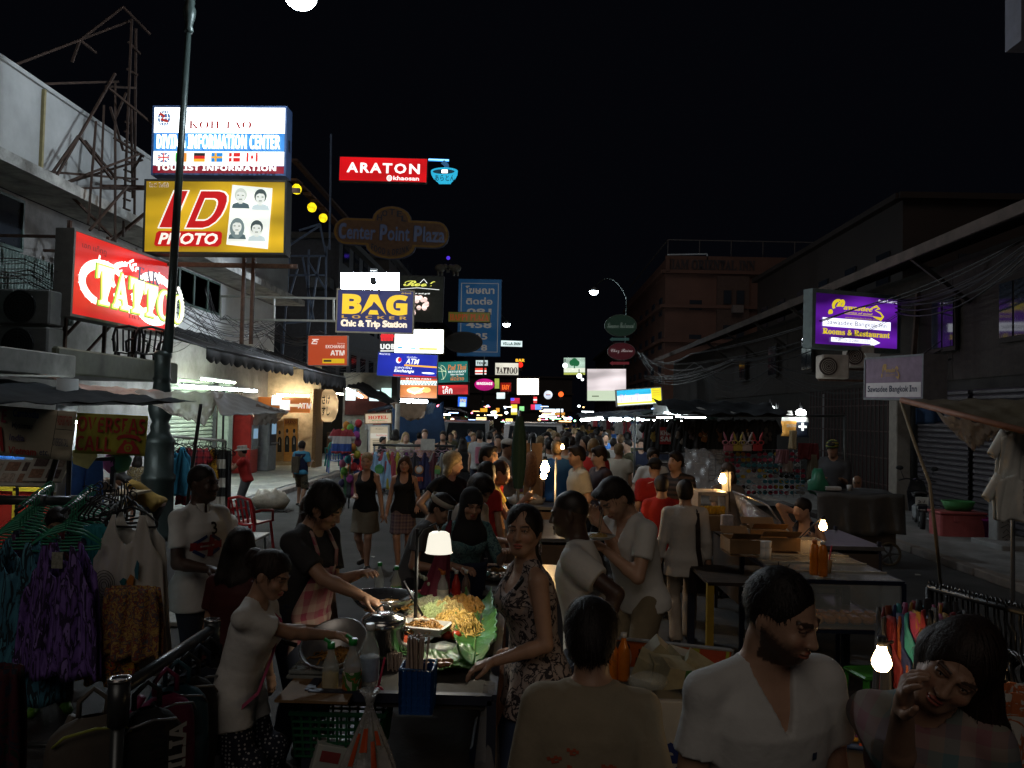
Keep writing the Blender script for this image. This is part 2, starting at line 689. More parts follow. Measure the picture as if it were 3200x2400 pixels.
def person(label,head,Y,face=.0,sex='m',skin='thai',Bd=1.0,hair='short',hc_=(.012,.01,.009),top='tee',top_m=None,bot='trousers',bot_m=None,shoe_m=None,look=(0,0,0),lean=(0,0),twist=.0,rh=None,lh=None,rf=None,lf=None,pelvis=None,grp=None,base_z=.0,fine=None,beard=.0,sleeve=.55,hem=None,rpole=None,lpole=None,height=None,grip=.35,apron=None,sd=0,legs=True,neck='crew'):
 r=random.Random(sd*31+int(head[0]))
 topP=at(head[0],head[1],Y)
 H=1.75
 A=radians
 pz=pelvis if pelvis else .93
 fem=sex=='f'
 sh_w=(.158 if fem else .180)*Bd
 S=MTr((0,0,pz))@MRo(A(lean[0]),4,'X')@MRo(A(lean[1]),4,'Y')
 T=S@MTr((0,0,.12))@MRo(A(lean[0]*.35),4,'X')@MRo(A(twist),4,'Z')@MTr((0,0,-.12))
 neckp=T@Vec((0,.01,.53))
 HF=T@MTr((0,.0,.56))@MRo(A(look[0]),4,'Z')@MRo(A(look[1]-lean[0]*.6),4,'X')@MRo(A(look[2]),4,'Y')@MTr((0,-.018,.115))
 crown=HF@Vec((0,.01,.135))
 zc=(topP.z-base_z)
 sc=(height/H)if height else zc/crown.z
 root_o=MRo(A(face),3,'Z')@(crown*sc)
 def pix(t):
  if t and len(t)==4:
   w_=at(*t[1:])-Vec((topP.x-root_o.x,topP.y-root_o.y,base_z))
   return MRo(-A(face),3,'Z')@w_/sc
  return t
 rh,lh=pix(rh),pix(lh)
 shl={s:T@Vec((s*(sh_w-.005),.004,.452))for s in(1,-1)}
 hand_t={1:lh or(.235*Bd,-.06,.80),-1:rh or(-.235*Bd,-.04,.80)}
 pole={1:lpole or(.25,.9,-.5),-1:rpole or(-.25,.9,-.5)}
 elb,wri={},{}
 for s in(1,-1):
  elb[s],wri[s]=ik(shl[s],hand_t[s],.295,.255,pole[s])
 hipj={s:S@Vec((s*.088,0,-.03))for s in(1,-1)}
 foot_t={1:lf or(.11,.0,.085),-1:rf or(-.10,.03,.085)}
 kne,ank={},{}
 for s in(1,-1):
  kne[s],ank[s]=ik(hipj[s],foot_t[s],.435,.42,(s*.12,-1,.15))
 vox=fine if fine else min(.032,max(.0075,Y*.0021))
 near=Y<7.2
 root=EM('person',(0,0,0),label,'person',grp)
 rotz=A(face)
 R3=MRo(rotz,3,'Z')
 off=R3@(crown*sc)
 root.location=(topP.x-off.x,topP.y-off.y,base_z)
 root.rotation_euler=(0,0,rotz)
 root.scale=(sc,sc,sc)
 pts=[crown,neckp]+list(shl.values())+list(elb.values())+list(wri.values())+list(kne.values())+list(ank.values())+list(hipj.values())
 lo=[min(p[i]for p in pts)-.25 for i in Rg(3)]
 hi=[max(p[i]for p in pts)+.25 for i in Rg(3)]
 lo[2]=-.02
 b=Bd
 if fem:
  rings=[(-.10,.150*b,.10*b,.012),(-.02,.165*b,.108*b,.015),(.08,.135*b,.092*b,.005),(.17,.118*b,.083*b,0),(.27,.132*b,.092*b,-.005),(.35,.143*b,.108*b,-.014),(.42,.134*b,.090*b,0),(.47,.10*b,.064*b,.008),(.52,.052,.046,.012)]
 else:
  rings=[(-.10,.148*b,.10*b,.01),(-.02,.155*b,.105*b,.01),(.08,.145*b,.10*b,.0),(.17,.145*b,.098*b,-.003),(.27,.157*b,.107*b,-.006),(.36,.165*b,.112*b,-.004),(.42,.158*b,.097*b,.002),(.47,.115*b,.072*b,.010),(.525,.060,.052,.014)]
 lim=.88 if fem else 1.0
 def arms(f,off=.0,upto=1.0,k=.03,cutfar=True,noise=None):
  for s in(1,-1):
   if upto<=1.0:
    e=shl[s].lerp(elb[s],upto)
    n=(elb[s]-shl[s]).normalized()
    ra,rb=.052*lim*b,.052*lim*b+(.043*lim-.052*lim*b)*upto
    f.cap(shl[s],shl[s].lerp(elb[s],min(1,upto+.15)),ra,rb+(.012 if off else 0),k,off,cut=[(e,n)]if cutfar else None,noise=noise)
   else:
    f.cap(shl[s],elb[s],.052*lim*b,.042*lim,k,off,noise=noise)
    u=upto-1
    e=elb[s].lerp(wri[s],u)
    n=(wri[s]-elb[s]).normalized()
    f.cap(elb[s],elb[s].lerp(wri[s],min(1.08,u+.15)),.042*lim,.031*lim,.015,off,cut=[(e,n)],noise=noise)
 def leg(f,s,off=.0,k=.03,flare=.0,noise=None,down=1.0):
  f.cap(hipj[s],kne[s],.088*b,.057,k,off,noise=noise)
  if down>0:
   f.cap(kne[s],kne[s].lerp(ank[s],down),.055,.055+(.036+flare-.055)*down,.02,off,noise=noise)
 f=Field(lo,hi,vox)
 f.trunk(rings,T,k=.02,zlo=-.10,zhi=.525)
 f.ell(T,(0,.005,.0),(.155*b,.108*b,.115),k=.04)
 if fem:
  for s in(1,-1):
   f.ell(T,(s*.066,-.085*b,.335),(.058,.05,.058),k=.035)
 f.cap(T@Vec((0,.012,.49)),T@Vec((0,.0,.585)),.056 if not fem else .047,.053 if not fem else .044,k=.03)
 for s in(1,-1):
  f.cap(T@Vec((s*.05,.012,.505)),shl[s],.040,.046*lim*b,k=.035)
  f.cap(shl[s],elb[s],.052*lim*b,.041*lim,k=.02)
  mid=elb[s].lerp(wri[s],.3)
  f.cap(elb[s],mid,.041*lim,.042*lim,k=.012)
  f.cap(mid,wri[s],.042*lim,.028*lim,k=.012)
  if legs:
   leg(f,s)
   calf=kne[s].lerp(ank[s],.33)+Vec((0,.014,0))
   f.ell(MTr(calf),(0,0,0),(.047,.05,.11),k=.03)
   ft=ank[s]
   toe=Vec((ft.x+s*.03,ft.y-.155,ft.z-.055))
   f.cap(ft+Vec((0,.03,-.045)),toe,.038,.03,k=.03)
 def head_shape(f,fine):
  kk=.012 if fine else .02
  f.ell(HF,(0,.018,.035),(.078,.098,.098),k=.0)
  f.ell(HF,(0,-.022,-.025),(.066,.074,.092),k=.03)
  f.ell(HF,(0,-.052,-.078),(.036,.034,.032),k=.025)
  for s in(1,-1):
   f.cap(HF@Vec((s*.06,.005,-.04)),HF@Vec((s*.022,-.066,-.088)),.017,.016,k=.02)
  f.cap(HF@Vec((0,.03,-.04)),T@Vec((0,.01,.52)),.05 if not fem else .043,.054 if not fem else .046,k=.03)
  if fine or Y<13:
   f.cap(HF@Vec((0,-.088,.018)),HF@Vec((0,-.108,-.024)),.0085,.0135,k=.012)
   for s in(1,-1):
    f.ell(HF,(s*.012,-.098,-.026),(.010,.011,.008),k=.008)
    f.ell(HF,(s*.079,.018,-.005),(.011,.020,.031),k=.008)
    f.ell(HF,(s*.032,-.092,.012),(.021,.016,.012),k=.012,sub=True)
    f.cap(HF@Vec((s*.015,-.090,.031)),HF@Vec((s*.05,-.078,.030)),.008,.007,k=.01)
    f.ell(HF,(s*.043,-.068,-.022),(.022,.02,.02),k=.02)
  if fine:
   for s in(1,-1):
    f.ell(HF,(s*.031,-.0775,.010),(.0155,.0135,.0115),k=.004)
    f.cap(HF@Vec((s*.019,-.0880,.0180)),HF@Vec((s*.044,-.0820,.0170)),.0036,.0034,k=.005)
    f.ell(HF,(s*.031,-.0925,.0110),(.0120,.006,.0036),k=.002,sub=True)
   f.ell(HF,(0,-.0945,-.0535),(.022,.0115,.0062),k=.004)
   f.ell(HF,(0,-.0935,-.0650),(.019,.0115,.0075),k=.004)
   f.ell(HF,(0,-.104,-.0588),(.024,.006,.0012),k=.002,sub=True)
   f.ell(HF,(0,-.108,-.043),(.005,.006,.012),k=.006,sub=True)
 head_shape(f,near and vox<.005)
 def hand_shape(f,s,fine):
  d=(wri[s]-elb[s]).normalized()
  side=Vec((-s,0,0))if abs(d.z)>.6 else Vec((0,0,-1))
  n=side-d*side.dot(d)
  n.normalize()
  u=d.cross(n)*s
  u.normalize()
  if(u.y>0)and abs(d.z)>.6:
   u=-u
  w=wri[s]
  f.cap(w-d*.03,w+d*.03,.027*lim,.024*lim,k=.015)
  for i in Rg(3):
   o_=u*(i-1)*.022
   f.cap(w+d*.025+o_*.7,w+d*.082+o_,.0175,.0155,k=.012)
  g=grip
  lens=(.068,.078,.072,.056)
  for i in Rg(4):
   o_=u*(1.5-i)*.0195
   a=w+d*(.088-abs(i-1)*.004)+o_
   L=lens[i]
   g_=g*(.85+.12*i)
   a1=a+(d*cos(g_)+n*sin(g_))*L*.45
   a2=a1+(d*cos(g_*2.2)+n*sin(g_*2.2))*L*.32
   a3=a2+(d*cos(g_*3.1)+n*sin(g_*3.1))*L*.26
   kf=.004
   f.cap(a-d*.015,a1,.0098,.0088,k=kf);f.cap(a1,a2,.0088,.0078,k=kf);f.cap(a2,a3,.0078,.0066,k=kf)
  t0=w+d*.022+u*.022
  t1=t0+(d*.6+u*.7+n*.3).normalized()*.040
  t2=t1+(d*.85+u*.2+n*.4).normalized()*.032
  t3=t2+(d*.9+n*.35).normalized()*.024
  f.cap(t0,t1,.0155,.0115,k=.01);f.cap(t1,t2,.0115,.0095,k=.004);f.cap(t2,t3,.0095,.0078,k=.004)
  return w,d
 hv=vox
 pieces=[]
 if near:
  for s in(1,-1):
   w=wri[s]
   hf=Field([w[i]-.20 for i in Rg(3)],[w[i]+.20 for i in Rg(3)],.0042 if Y<5.6 else .006)
   hand_shape(hf,s,True)
   pieces.append(hf.net())
  c=HF@Vec((0,0,-.02))
  hf=Field([c[i]-.19 for i in Rg(3)],[c[i]+.19 for i in Rg(3)],.0036 if Y<4.5 else .0048)
  head_shape(hf,True)
  nd=(HF.to_3x3()@Vec((0,0,-1)))
  pieces.append(hf.net())
 else:
  for s in(1,-1):
   hand_shape(f,s,False)
 pieces.insert(0,f.net())
 sk=np.array(SKIN[skin]if isinstance(skin,str)else skin,np.float32)
 hinv=np.array(HF.inverted(),np.float32)
 hc=np.array(hc_,np.float32)
 def paint(v):
  c=np.tile(sk,(len(v),1))
  q=v@hinv[:3,:3].T+hinv[:3,3]
  x,y,z=np.abs(q[:,0]),q[:,1],q[:,2]
  inh=(z>-.14)&(z<.16)&(x<.12)&(np.abs(y)<.15)
  fr=inh&(y<-.055)
  lip=fr&(((x/.024)**2+((z+.0595)/.0125)**2)<1)
  c[lip]=sk*np.array([.85,.5,.5])+(np.array([.10,.0,.01])if fem else 0)
  gap=fr&(x<.022)&(np.abs(z+.0588)<.0022)
  c[gap]=sk*.25
  brow=fr&(x>.013)&(x<.053)&(np.abs(z-(.0345-4*(x-.033)**2))<(.0042 if fem else .0058))
  c[brow]=hc*.9+sk*.08
  sock=fr&(((x-.032)/.022)**2+((z-.012)/.016)**2<1)
  c[sock]*=.86
  cheek=fr&(((x-.042)/.02)**2+((z+.025)/.02)**2<1)
  c[cheek]*=np.array([1.05,.92,.9])
  lash=fr&(np.abs(x-.0315)<.0155)&(np.abs(z-(.0165-20*(x-.0315)**2))<.0022)
  c[lash]=.012
  if beard>0:
   bd=inh&(z>-.118)&(y<.014)&~(lip|gap)&(z<-.014+.50*(y+.01))&(x>-1)
   bd|=fr&(x<.030)&(z<-.043)&(z>-.053)&~(lip|gap)
   mx=np.clip(beard,0,1)
   e_=np.clip((-.014+.50*(y+.01)-z)/.016+.3*np.sin(z*900+y*700),.25,1)[:,None]*mx
   c[bd]=(sk*(1-e_)+np.array([.022,.013,.010])*e_)[bd]
  if hair in('buzz','cropped'):
   cap_=inh&(z+.45*y>.035)&(z>-.03)
   c[cap_]=hc*.8+sk*.12
  return c
 bodyo=net_object('body',pieces,mat('skin',(.5,.3,.2),ro=.48,var=.10,scale=18,bump=.06,bsc=120,attr='tint',spec=.45),root,paint)
 if Y<6.5 and look[1]<22:
  for s in(1,-1):
   e=MB()
   e.ball(HF@Vec((s*.031,-.0775,.0110)),.0118,10,8)
   eo=e.Bd('eye',mat('eye_white',(.42,.40,.38),ro=.25,var=0),root)
   i_=MB()
   i_.ball(HF@Vec((s*.031,-.0843,.0110)),.0056,8,6)
   i_.Bd('iris',mat('eye_iris',(.012,.008,.006),ro=.15,var=0),eo)
 if hair not in('none','bald','buzz','hijab'):
  hh=max(.004,min(vox,.02))if near else max(vox,.012)
  c=HF@Vec((0,0,0))
  ext=.62 if hair in('long','longwavy','ponytail','shoulder')else .2
  hf=Field([c.x-.24,c.y-.24,c.z-ext],[c.x+.24,c.y+.26,c.z+.26],hh if ext<.3 else max(hh,.006))
  nz=wrinkles(r.random(),.007 if hair!='cropped' else .002,42 if ext>.3 else 30,.12 if ext>.3 else .8)
  t_={'short':.010,'neat':.008,'cropped':.004,'messy':.016,'bun':.008,'long':.011,'longwavy':.013,'ponytail':.008,'shoulder':.013,'pulled':.008,'fluffy':.022}.get(hair,.010)
  hf.ell(HF,(0,.022,.040),(.080,.098,.096),k=0,off=t_,noise=nz)
  if hair in('short','messy','fluffy'):
   hf.ell(HF,(0,.055,-.005),(.074,.066,.085),k=.02,off=t_*.6,noise=nz)
   hf.ell(HF,(0,-.055,.105),(.06,.045,.022),k=.02,noise=nz)
  if hair=='fluffy':
   hf.ell(HF,(0,.03,.075),(.082,.095,.075),k=.03,noise=nz)
  if hair in('long','longwavy','shoulder'):
   ln={'long':.47,'longwavy':.40,'shoulder':.25}[hair]
   back=T.to_3x3()@Vec((0,.02,-1))
   for s in(-1,-.5,0,.5,1):
    a=HF@Vec((s*.062,.05-abs(s)*.022,.01))
    m_=a+Vec((s*.02,.03,0))+back*(ln*.45)*(1-.15*abs(s))
    e=m_+back*ln*.55*(1-.2*abs(s))+Vec((s*.012+r.uniform(-.015,.015),.0,0))
    hf.cap(a,m_,.045,.044,k=.025,noise=nz);hf.cap(m_,e,.044,.018,k=.025,noise=nz)
  if hair in('ponytail',):
   a=HF@Vec((0,.12,.04));e=a+Vec((0,.06,-.28))
   hf.ell(HF,(0,.115,.045),(.03,.03,.03),k=.015)
   hf.cap(a,e,.032,.02,k=.02,noise=nz)
  if hair=='bun':
   hf.ell(HF,(0,.135,.055),(.048,.045,.05),k=.01,noise=nz)
  if hair=='neat':hf.ell(HF,(0,-.118,.0),(.074,.075,.098),k=.008,sub=True)
  hf.ell(HF,(0,-.120,-.035),(.080 if ext<.3 else .074,.095,.110),k=.006,sub=True)
  if ext<.3:
   hf.ell(HF,(0,-.02,-.115),(.11,.13,.075),k=.006,sub=True)
   for s in(1,-1):
    hf.ell(HF,(s*.092,.0,-.015),(.03,.035,.04),k=.006,sub=True)
  hm=mat('hair_%02d_%02d_%02d'%tuple(int(99*x)for x in hc_),hc_,ro=.55,var=.5,scale=40,bump=.22,bsc=170,spec=.35)
  v,q=hf.net()
  if len(v):
   ho=net_object('hair',[(v,q)],hm,root)
   if Y<7.5:strands(ho,HF,T,ext>.3,r,1500 if Y<3.3 else 700,{'neat':.022,'short':.03,'messy':.05,'fluffy':.06,'cropped':.008}.get(hair,.05))
 if hair=='hijab':
  hh=max(.006,min(vox,.02))
  c=HF@Vec((0,0,0))
  hf=Field([c.x-.3,c.y-.3,c.z-.5],[c.x+.3,c.y+.3,c.z+.22],hh)
  nz=wrinkles(5,.005,22)
  hf.ell(HF,(0,.02,.03),(.092,.112,.110),k=0,noise=nz)
  hf.cap(HF@Vec((0,.02,-.03)),T@Vec((0,0,.47)),.088,.10,k=.03,noise=nz)
  hf.ell(T,(0,-.02,.40),(.165,.135,.14),k=.05,noise=nz)
  hf.ell(HF,(0,-.13,-.02),(.060,.07,.082),k=.008,sub=True)
  net_object('headscarf',[hf.net()],mat('black_cloth',(.012,.012,.014),ro=.85),root)
 gv=max(vox,.007)if near else max(vox,.012)
 o=max(.011,gv*.85)
 nz=wrinkles(r.random(),.012 if near else .009,19)
 hz=hem if hem is not None else-.08
 if top:
  tf=Field([lo[0],lo[1],max(0,min(T.translation.z-.55,lo[2]+9))],hi,gv)
  f2=tf
  tr=[(z_,w_*1.04+.004,d_*1.06+.006,y_)for z_,w_,d_,y_ in rings]
  if not fem:
   tr[2]=(tr[2][0],.152*b,.108*b,.0)
  tr=[(z_,w_+.016*max(0,min(1,(.10-z_)/.16)),d_+.016*max(0,min(1,(.10-z_)/.16)),y_)for z_,w_,d_,y_ in tr]
  if hz<-.10:
   tr=[(hz,.186*b,.140*b,.01)]+tr
   for s in(1,-1):f2.cap(hipj[s],kne[s],.104*b,.085,0,o,cut=[(S@Vec((0,0,hz)),(0,0,-1))])
  f2.trunk(tr,T,k=0 if hz>=-.1 else .04,off=o,zlo=hz,zhi=.53,noise=nz)
  if fem:
   for s in(1,-1):
    f2.ell(T,(s*.066,-.085*b,.335),(.058,.05,.058),k=.045,off=o*.8)
  for s in(1,-1):
   f2.cap(T@Vec((s*.05,.012,.500)),shl[s],.041,.048*lim*b,k=.03,off=o*.8)
  if top in('tee','polo','shirt','vneck','vest'):
   arms(f2,o,1.75 if top=='shirt' else sleeve,k=.03,noise=nz)
  f2.cap(T@Vec((0,.0,.50)),HF@Vec((0,.02,-.06)),.062,.06,k=.006,sub=True)
  if top=='vneck':
   for i in Rg(10):
    u_=i/9
    f2.cap(T@Vec((0,-.02,.53-.15*u_)),T@Vec((0,-.2,.53-.15*u_)),.052*(1-u_)+.010,.052*(1-u_)+.010,k=.004,sub=True)
  elif top in('tank','dress'):
   f2.ell(T,(0,-.12,.50),(.085,.12,.115),k=.01,sub=True)
   f2.ell(T,(0,.10,.52),(.07,.08,.09),k=.01,sub=True)
   for s in(1,-1):
    f2.cap(T@Vec((s*.168*b,0,.56)),T@Vec((s*.178*b,0,.375)),.062,.058,k=.006,sub=True)
    f2.cap(T@Vec((s*.178*b,-.2,.42)),T@Vec((s*.178*b,.2,.42)),.055,.055,k=.006,sub=True)
  else:
   f2.ell(T,(0,-.09,.535),(.070,.07,.052),k=.006,sub=True)
  parts=[f2.net()]
  nm={'tank':'tank_top','dress':'dress','shirt':'shirt','polo':'polo_shirt','vest':'vest'}.get(top,'t_shirt')
  shirt=net_object(nm,parts,top_m,root)
  if top in('polo','shirt'):
   cl=Field([neckp[i]-.2 for i in Rg(3)],[neckp[i]+.2 for i in Rg(3)],min(gv,.008)if near else gv)
   cl.cap(T@Vec((0,.012,.465)),T@Vec((0,.008,.555)),.082,.068,k=0)
   cl.cap(T@Vec((0,.012,.40)),T@Vec((0,.0,.66)),.056,.056,k=.003,sub=True)
   cl.ell(T,(0,-.095,.50),(.018,.05,.08),k=.004,sub=True)
   n_=T.to_3x3()@Vec((0,0,1));cc=T@Vec((0,0,.548))
   cl.half(cc,n_);cc=T@Vec((0,0,.478));cl.half(cc,-n_)
   net_object('collar',[cl.net()],top_m,root)
 if bot and legs:
  bf=Field([lo[0],lo[1],0],[hi[0],hi[1],S.translation.z+.30],gv)
  nz2=wrinkles(r.random(),.006,16,.8)
  if bot in('trousers','shorts'):
   for s in(1,-1):
    if bot=='shorts':
     n=(ank[s]-kne[s]).normalized()
     c_=kne[s]+n*.01
     bf.cap(hipj[s],kne[s],.09*b,.076,.03,o,noise=nz2,cut=[(c_,n)])
     bf.cap(kne[s]-n*.12,kne[s]+n*.1,.076,.084,.02,o,cut=[(c_,n)],noise=nz2)
    else:
     leg(bf,s,o,.03,.018,nz2)
   bf.trunk([(z_,w_+.001,d_+.002,y_)for z_,w_,d_,y_ in rings[:4]],S,k=.03,off=o*.75,zlo=-.10,zhi=.085)
   bf.ell(S,(0,.005,.0),(.152*b,.106*b,.115),k=.03,off=o*.6)
   if bot=='trousers':
    for s in(1,-1):
     bf.ell(MTr(kne[s].lerp(ank[s],.33)+Vec((0,.014,0))),(0,0,0),(.047,.05,.11),k=.03,off=o)
  else:
   hemz={'mini':-.36,'skirt':-.46,'kneeskirt':-.52}[bot]
   kx=max(abs(kne[1].y),abs(kne[-1].y))*.8
   bf.trunk([(hemz,.205*b,.15*b+kx*.6,.0),(-.2,.185*b,.125*b+kx*.3,.01),(-.04,.168*b,.112*b,.015),(.09,.136*b,.095*b,.005)],S,k=0,off=o*.8,zlo=hemz,zhi=.09,noise=nz2)
   for s in(1,-1):
    hz_=S@Vec((0,0,hemz))
    bf.cap(hipj[s],kne[s],.092*b,.062,.05,o,noise=nz2,cut=[(hz_,(0,0,-1))])
  net_object('skirt' if 'skirt' in bot or bot=='mini' else bot,[bf.net()],bot_m or mat('dark_trousers',(.02,.021,.026),ro=.8),root)
  for s in(1,-1):
   sf=Field([ank[s].x-.12,ank[s].y-.26,max(-.02,ank[s].z-.12)],[ank[s].x+.13,ank[s].y+.14,ank[s].z+.06],max(gv,.008))
   ft=ank[s]
   sf.cap(ft+Vec((0,.035,-.04)),Vec((ft.x+s*.03,ft.y-.16,ft.z-.05)),.047,.038,k=0)
   sf.half((0,0,ft.z-.012),(0,0,1))
   sf.half((0,0,ft.z-.083),(0,0,-1))
   net_object('shoe',[sf.net()],shoe_m or mat('dark_shoe',(.03,.028,.026),ro=.5),root)
 info=dict(root=root,T=T,S=S,HF=HF,sc=sc,wri=wri,elb=elb,shl=shl,rings=rings,R=R3,o=o,crown=crown,kne=kne,ank=ank)
 info['W']=lambda p,_r=root:wmat(_r)@Vec(p)
 _people.append(info)
 if top:info['shirt']=shirt
 if apron:apron(info)
 return info
M_asph=mat('asphalt',(.058,.056,.055),ro=.8,var=.45,scale=1.6,bump=.35,bsc=90)
M_tile=mat('pavement_tile',(.27,.28,.26),ro=.55,scale=5,bump=.1)
M_kerb=mat('kerb_stone',(.20,.17,.15),ro=.85,var=.35,scale=4,bump=.2)
M_conc=mat('concrete',(.22,.22,.215),ro=.85,var=.4,scale=1.5,bump=.25,bsc=25)
def structure(o):
 o['kind']='structure'
 return o
structure(box_((0,180,-.25),(400,480,.5)).Bd('ground',M_asph))
# pavements: a slab with a stone kerb and tiles laid on it where the photo shows them
pav=structure(box_((-8.2,50,.04),(3.5,90,.12)).Bd('pavement',M_conc))
structure(box_((8.4,55,.05),(3.2,90,.12)).Bd('pavement',M_conc))
kerb=structure(EM('kerb',(-6.4,0,0)))
kbm=box_((0,0,.06),(.18,.98,.13),bev=.015).mesh('kerb_stone');kbm.materials.append(M_kerb)
for i in Rg(26):
 o=LO(('kerb_stone',kbm));o.parent=kerb;o.location=(0,9+i,0)
kerb2=structure(EM('kerb',(6.75,0,0)))
for i in Rg(22):
 o=LO(('kerb_stone',kbm));o.parent=kerb2;o.location=(0,11+i,0)
tbm=box_((0,0,.012),(.592,.592,.024),bev=.006).mesh('tile');tbm.materials.append(M_tile)
tbm2=box_((0,0,.012),(.592,.592,.024),bev=.006).mesh('tile')
tbm2.materials.append(mat('pavement_tile_pale',(.36,.36,.33),ro=.5,scale=5,bump=.1))
for i in Rg(5):
 for j in Rg(30):
  o=LO(('tile',tbm if(i*7+j*3)%5 else tbm2));o.parent=pav
  o.location=(-9.35+i*.6,15.3+j*.6,.101+uni(0,.004))
drain=structure(EM('road_drain',(-5.6,18.2,0)))
box_((0,0,.004),(.9,.5,.02)).Bd('drain_frame',mat('cast_iron',(.035,.033,.032),ro=.6,metal=.6),drain)
for i in Rg(7):
 box_((-.36+i*.12,0,.018),(.05,.4,.012)).Bd('bar',mat('cast_iron'),drain)
M_white=mat('white_plaster',(.40,.41,.41),ro=.8,var=.22,scale=.9,bump=.1,bsc=20)  # white lowered to imitate the dimmer light on the parapet
M_grime=mat('grimy_plaster',(.30,.29,.28),ro=.85,var=.5,scale=1.2,bump=.2,bsc=20)
M_green=mat('green_paint',(.05,.10,.085),ro=.6)
M_pane=mat('dark_pane',(.03,.035,.045),ro=.08,var=.15,spec=.6)
M_rust=mat('rusty_steel',(.10,.055,.04),ro=.75,metal=.3,var=.5,scale=10)
M_steel=mat('grey_steel',(.22,.23,.24),ro=.45,metal=.6,scale=10)
M_black=mat('black_paint',(.012,.012,.014),ro=.5)
wb=EM('white_building',(-9.6,18,0),'long white plastered building with stained parapet and ledge, behind the leftmost signs','building')
def wbx(name,m,*boxes):
 b=MB()
 for c,s in boxes:
  b.box(c,s)
 return b.Bd(name,m,wb,1)
wbx('wall',M_grime,((-9.95,19.5,3.15),(.3,24,6.1)))
wbx('parapet',M_white,((-9.45,19.5,7.3),(.3,24,1.8)),((-9.45,19.5,8.24),(.42,24.1,.08)))
wbx('ledge',mat('stained_ledge',(.40,.40,.38),ro=.9,var=.6,scale=2.5,bump=.3,bsc=12),((-9.2,19.5,6.3),(1.1,24.2,.2)))
wbx('upper_wall',mat('lit_plaster',(.66,.68,.70),ro=.8,var=.15,scale=1.2),((-9.78,26.5,5.2),(.05,10,1.9)))  # same plaster made paler and bluer, to imitate stronger light on it
wbx('end_wall',M_white,((-14.8,31.3,4),(9.7,.3,8)))
for(y0,n)in((10.0,6),(22.2,4)):
 for i in Rg(n):
  yc=y0+i*1.02
  fr=MB()
  for dz in(-.47,.47):
   fr.box((-9.76,yc,5.62+dz),(.08,1.0,.06))
  for dy in(-.48,.48):
   fr.box((-9.76,yc+dy,5.62),(.08,.05,.9))
  w=fr.Bd('window',M_green,wb,1)
  box_((-9.765,yc,5.62),(.02,.92,.88)).Bd('pane',M_pane,w,1)
for i in Rg(9):
 b=MB()
 b.sheet(lambda u,v,y0=9.4+i*.9:(-9.74+.022*sin(u*6.283*9),y0+u*.88,3.9+v*1.2),54,1)
 b.Bd('cladding_panel',mat('green_sheeting',(.14,.20,.18),ro=.5),wb,1)
wbx('downpipe',mat('yellowed_pipe',(.30,.25,.12),ro=.7),((-9.27,15.3,7.3),(.06,.06,1.75)))
# shop canopies over the pavement
cn=EM('shop_canopy',(-7.6,10.5,2.6),'pale grey concrete canopy slab with rusty bracket above the photo stall','canopy')
box_((0,0,.22),(1.3,4.2,.34),bev=.02).Bd('slab',mat('pale_canopy',(.24,.24,.22),ro=.8,var=.4,scale=3),cn)
bar_((.5,2,0),(-2,2,.9),.05).Bd('bracket',M_rust,cn)
cn=EM('shop_canopy',(-7.3,14.8,2.7),'olive grey fascia canopy with curved end beside the lamp post','canopy')
box_((0,0,.22),(.12,4.4,.42),bev=.03).Bd('fascia',mat('olive_panel',(.085,.09,.06),ro=.6),cn)
box_((-1.3,0,.06),(2.5,4.3,.05)).Bd('roof_sheet',M_black,cn)
def awning(label,y0,y1,xf,zf,xb,zb,m,scal=.22,n=30):
 t=EM('shop_awning',(xb,(y0+y1)/2,0),label,'awning','awnings over the left shops')
 def fn(u,v):
  s=sin(v*pi)
  return(xb+(xf-xb)*v,y0+(y1-y0)*u,zb+(zf-zb)*v-.10*s*(.6+.4*sin(u*19))+.02*sin(u*50+v*4))
 sheet_(fn,n,6,th=.012).Bd('canvas',m,t,1)
 def fv(u,v):
  k=scal*(.75+.25*abs(sin(u*n*1.57)))
  return(xf+.03*sin(u*40)*v,y0+(y1-y0)*u,zf-v*k)
 sheet_(fv,n*4,2,th=.006).Bd('valance',m,t,1)
 cyl_((xf,y0,zf),(xf,y1,zf),.022,n=6).Bd('front_bar',M_steel,t,1)
 b=MB()
 for i in Rg(4):
  y=y0+(y1-y0)*i/3
  b.cyl((xb,y,zb),(xf,y,zf-.02),.018,n=5)
 b.Bd('rib',M_steel,t,1)
 return t
M_awn=mat('dark_canvas',(.035,.036,.040),ro=.75,var=.4,scale=2,bump=.3,bsc=6)
awning('long dark grey canvas awning with ragged scalloped edge, above the fluorescent tubes',17.2,23.6,-6.75,3.5,-9.2,4.3,M_awn,.32)
awning('shorter dark canvas awning with scalloped edge, beside the orange bank shop',24.0,29.6,-6.55,3.42,-8.9,4.2,M_awn,.42)
# shopfront pieces along the pavement
sh=EM('roller_shutter',(-9.72,23.6,.12),'pale green closed roller shutter behind the clothes rail','shutter')
slm=prism_([(0,0),(.035,.03),(.035,.085),(0,.115)],3.6,MTr((0,-1.8,0))).mesh('slat');slm.materials.append(mat('pale_green_slat',(.44,.52,.42),ro=.5,var=.15))
for i in Rg(25):
 o=LO(('slat',slm));o.parent=sh;o.location=(0,0,i*.117)
box_((.06,1.9,1.5),(.14,.12,3)).box((.06,-1.9,1.5),(.14,.12,3)).Bd('guide',M_steel,sh)
gt=EM('folding_gate',(-9.6,26.6,.12),'cream folding lattice gate pulled half open beside the shutter','gate')
b=MB()
for i in Rg(10):
 b.box((0,-.9+i*.2,1.4),(.03,.03,2.8))
 for k in Rg(6):
  b.bar((.02,-.9+i*.2,.1+k*.45),(.02,-.7+i*.2,.5+k*.45),.018)
  b.bar((.02,-.7+i*.2,.1+k*.45),(.02,-.9+i*.2,.5+k*.45),.018)
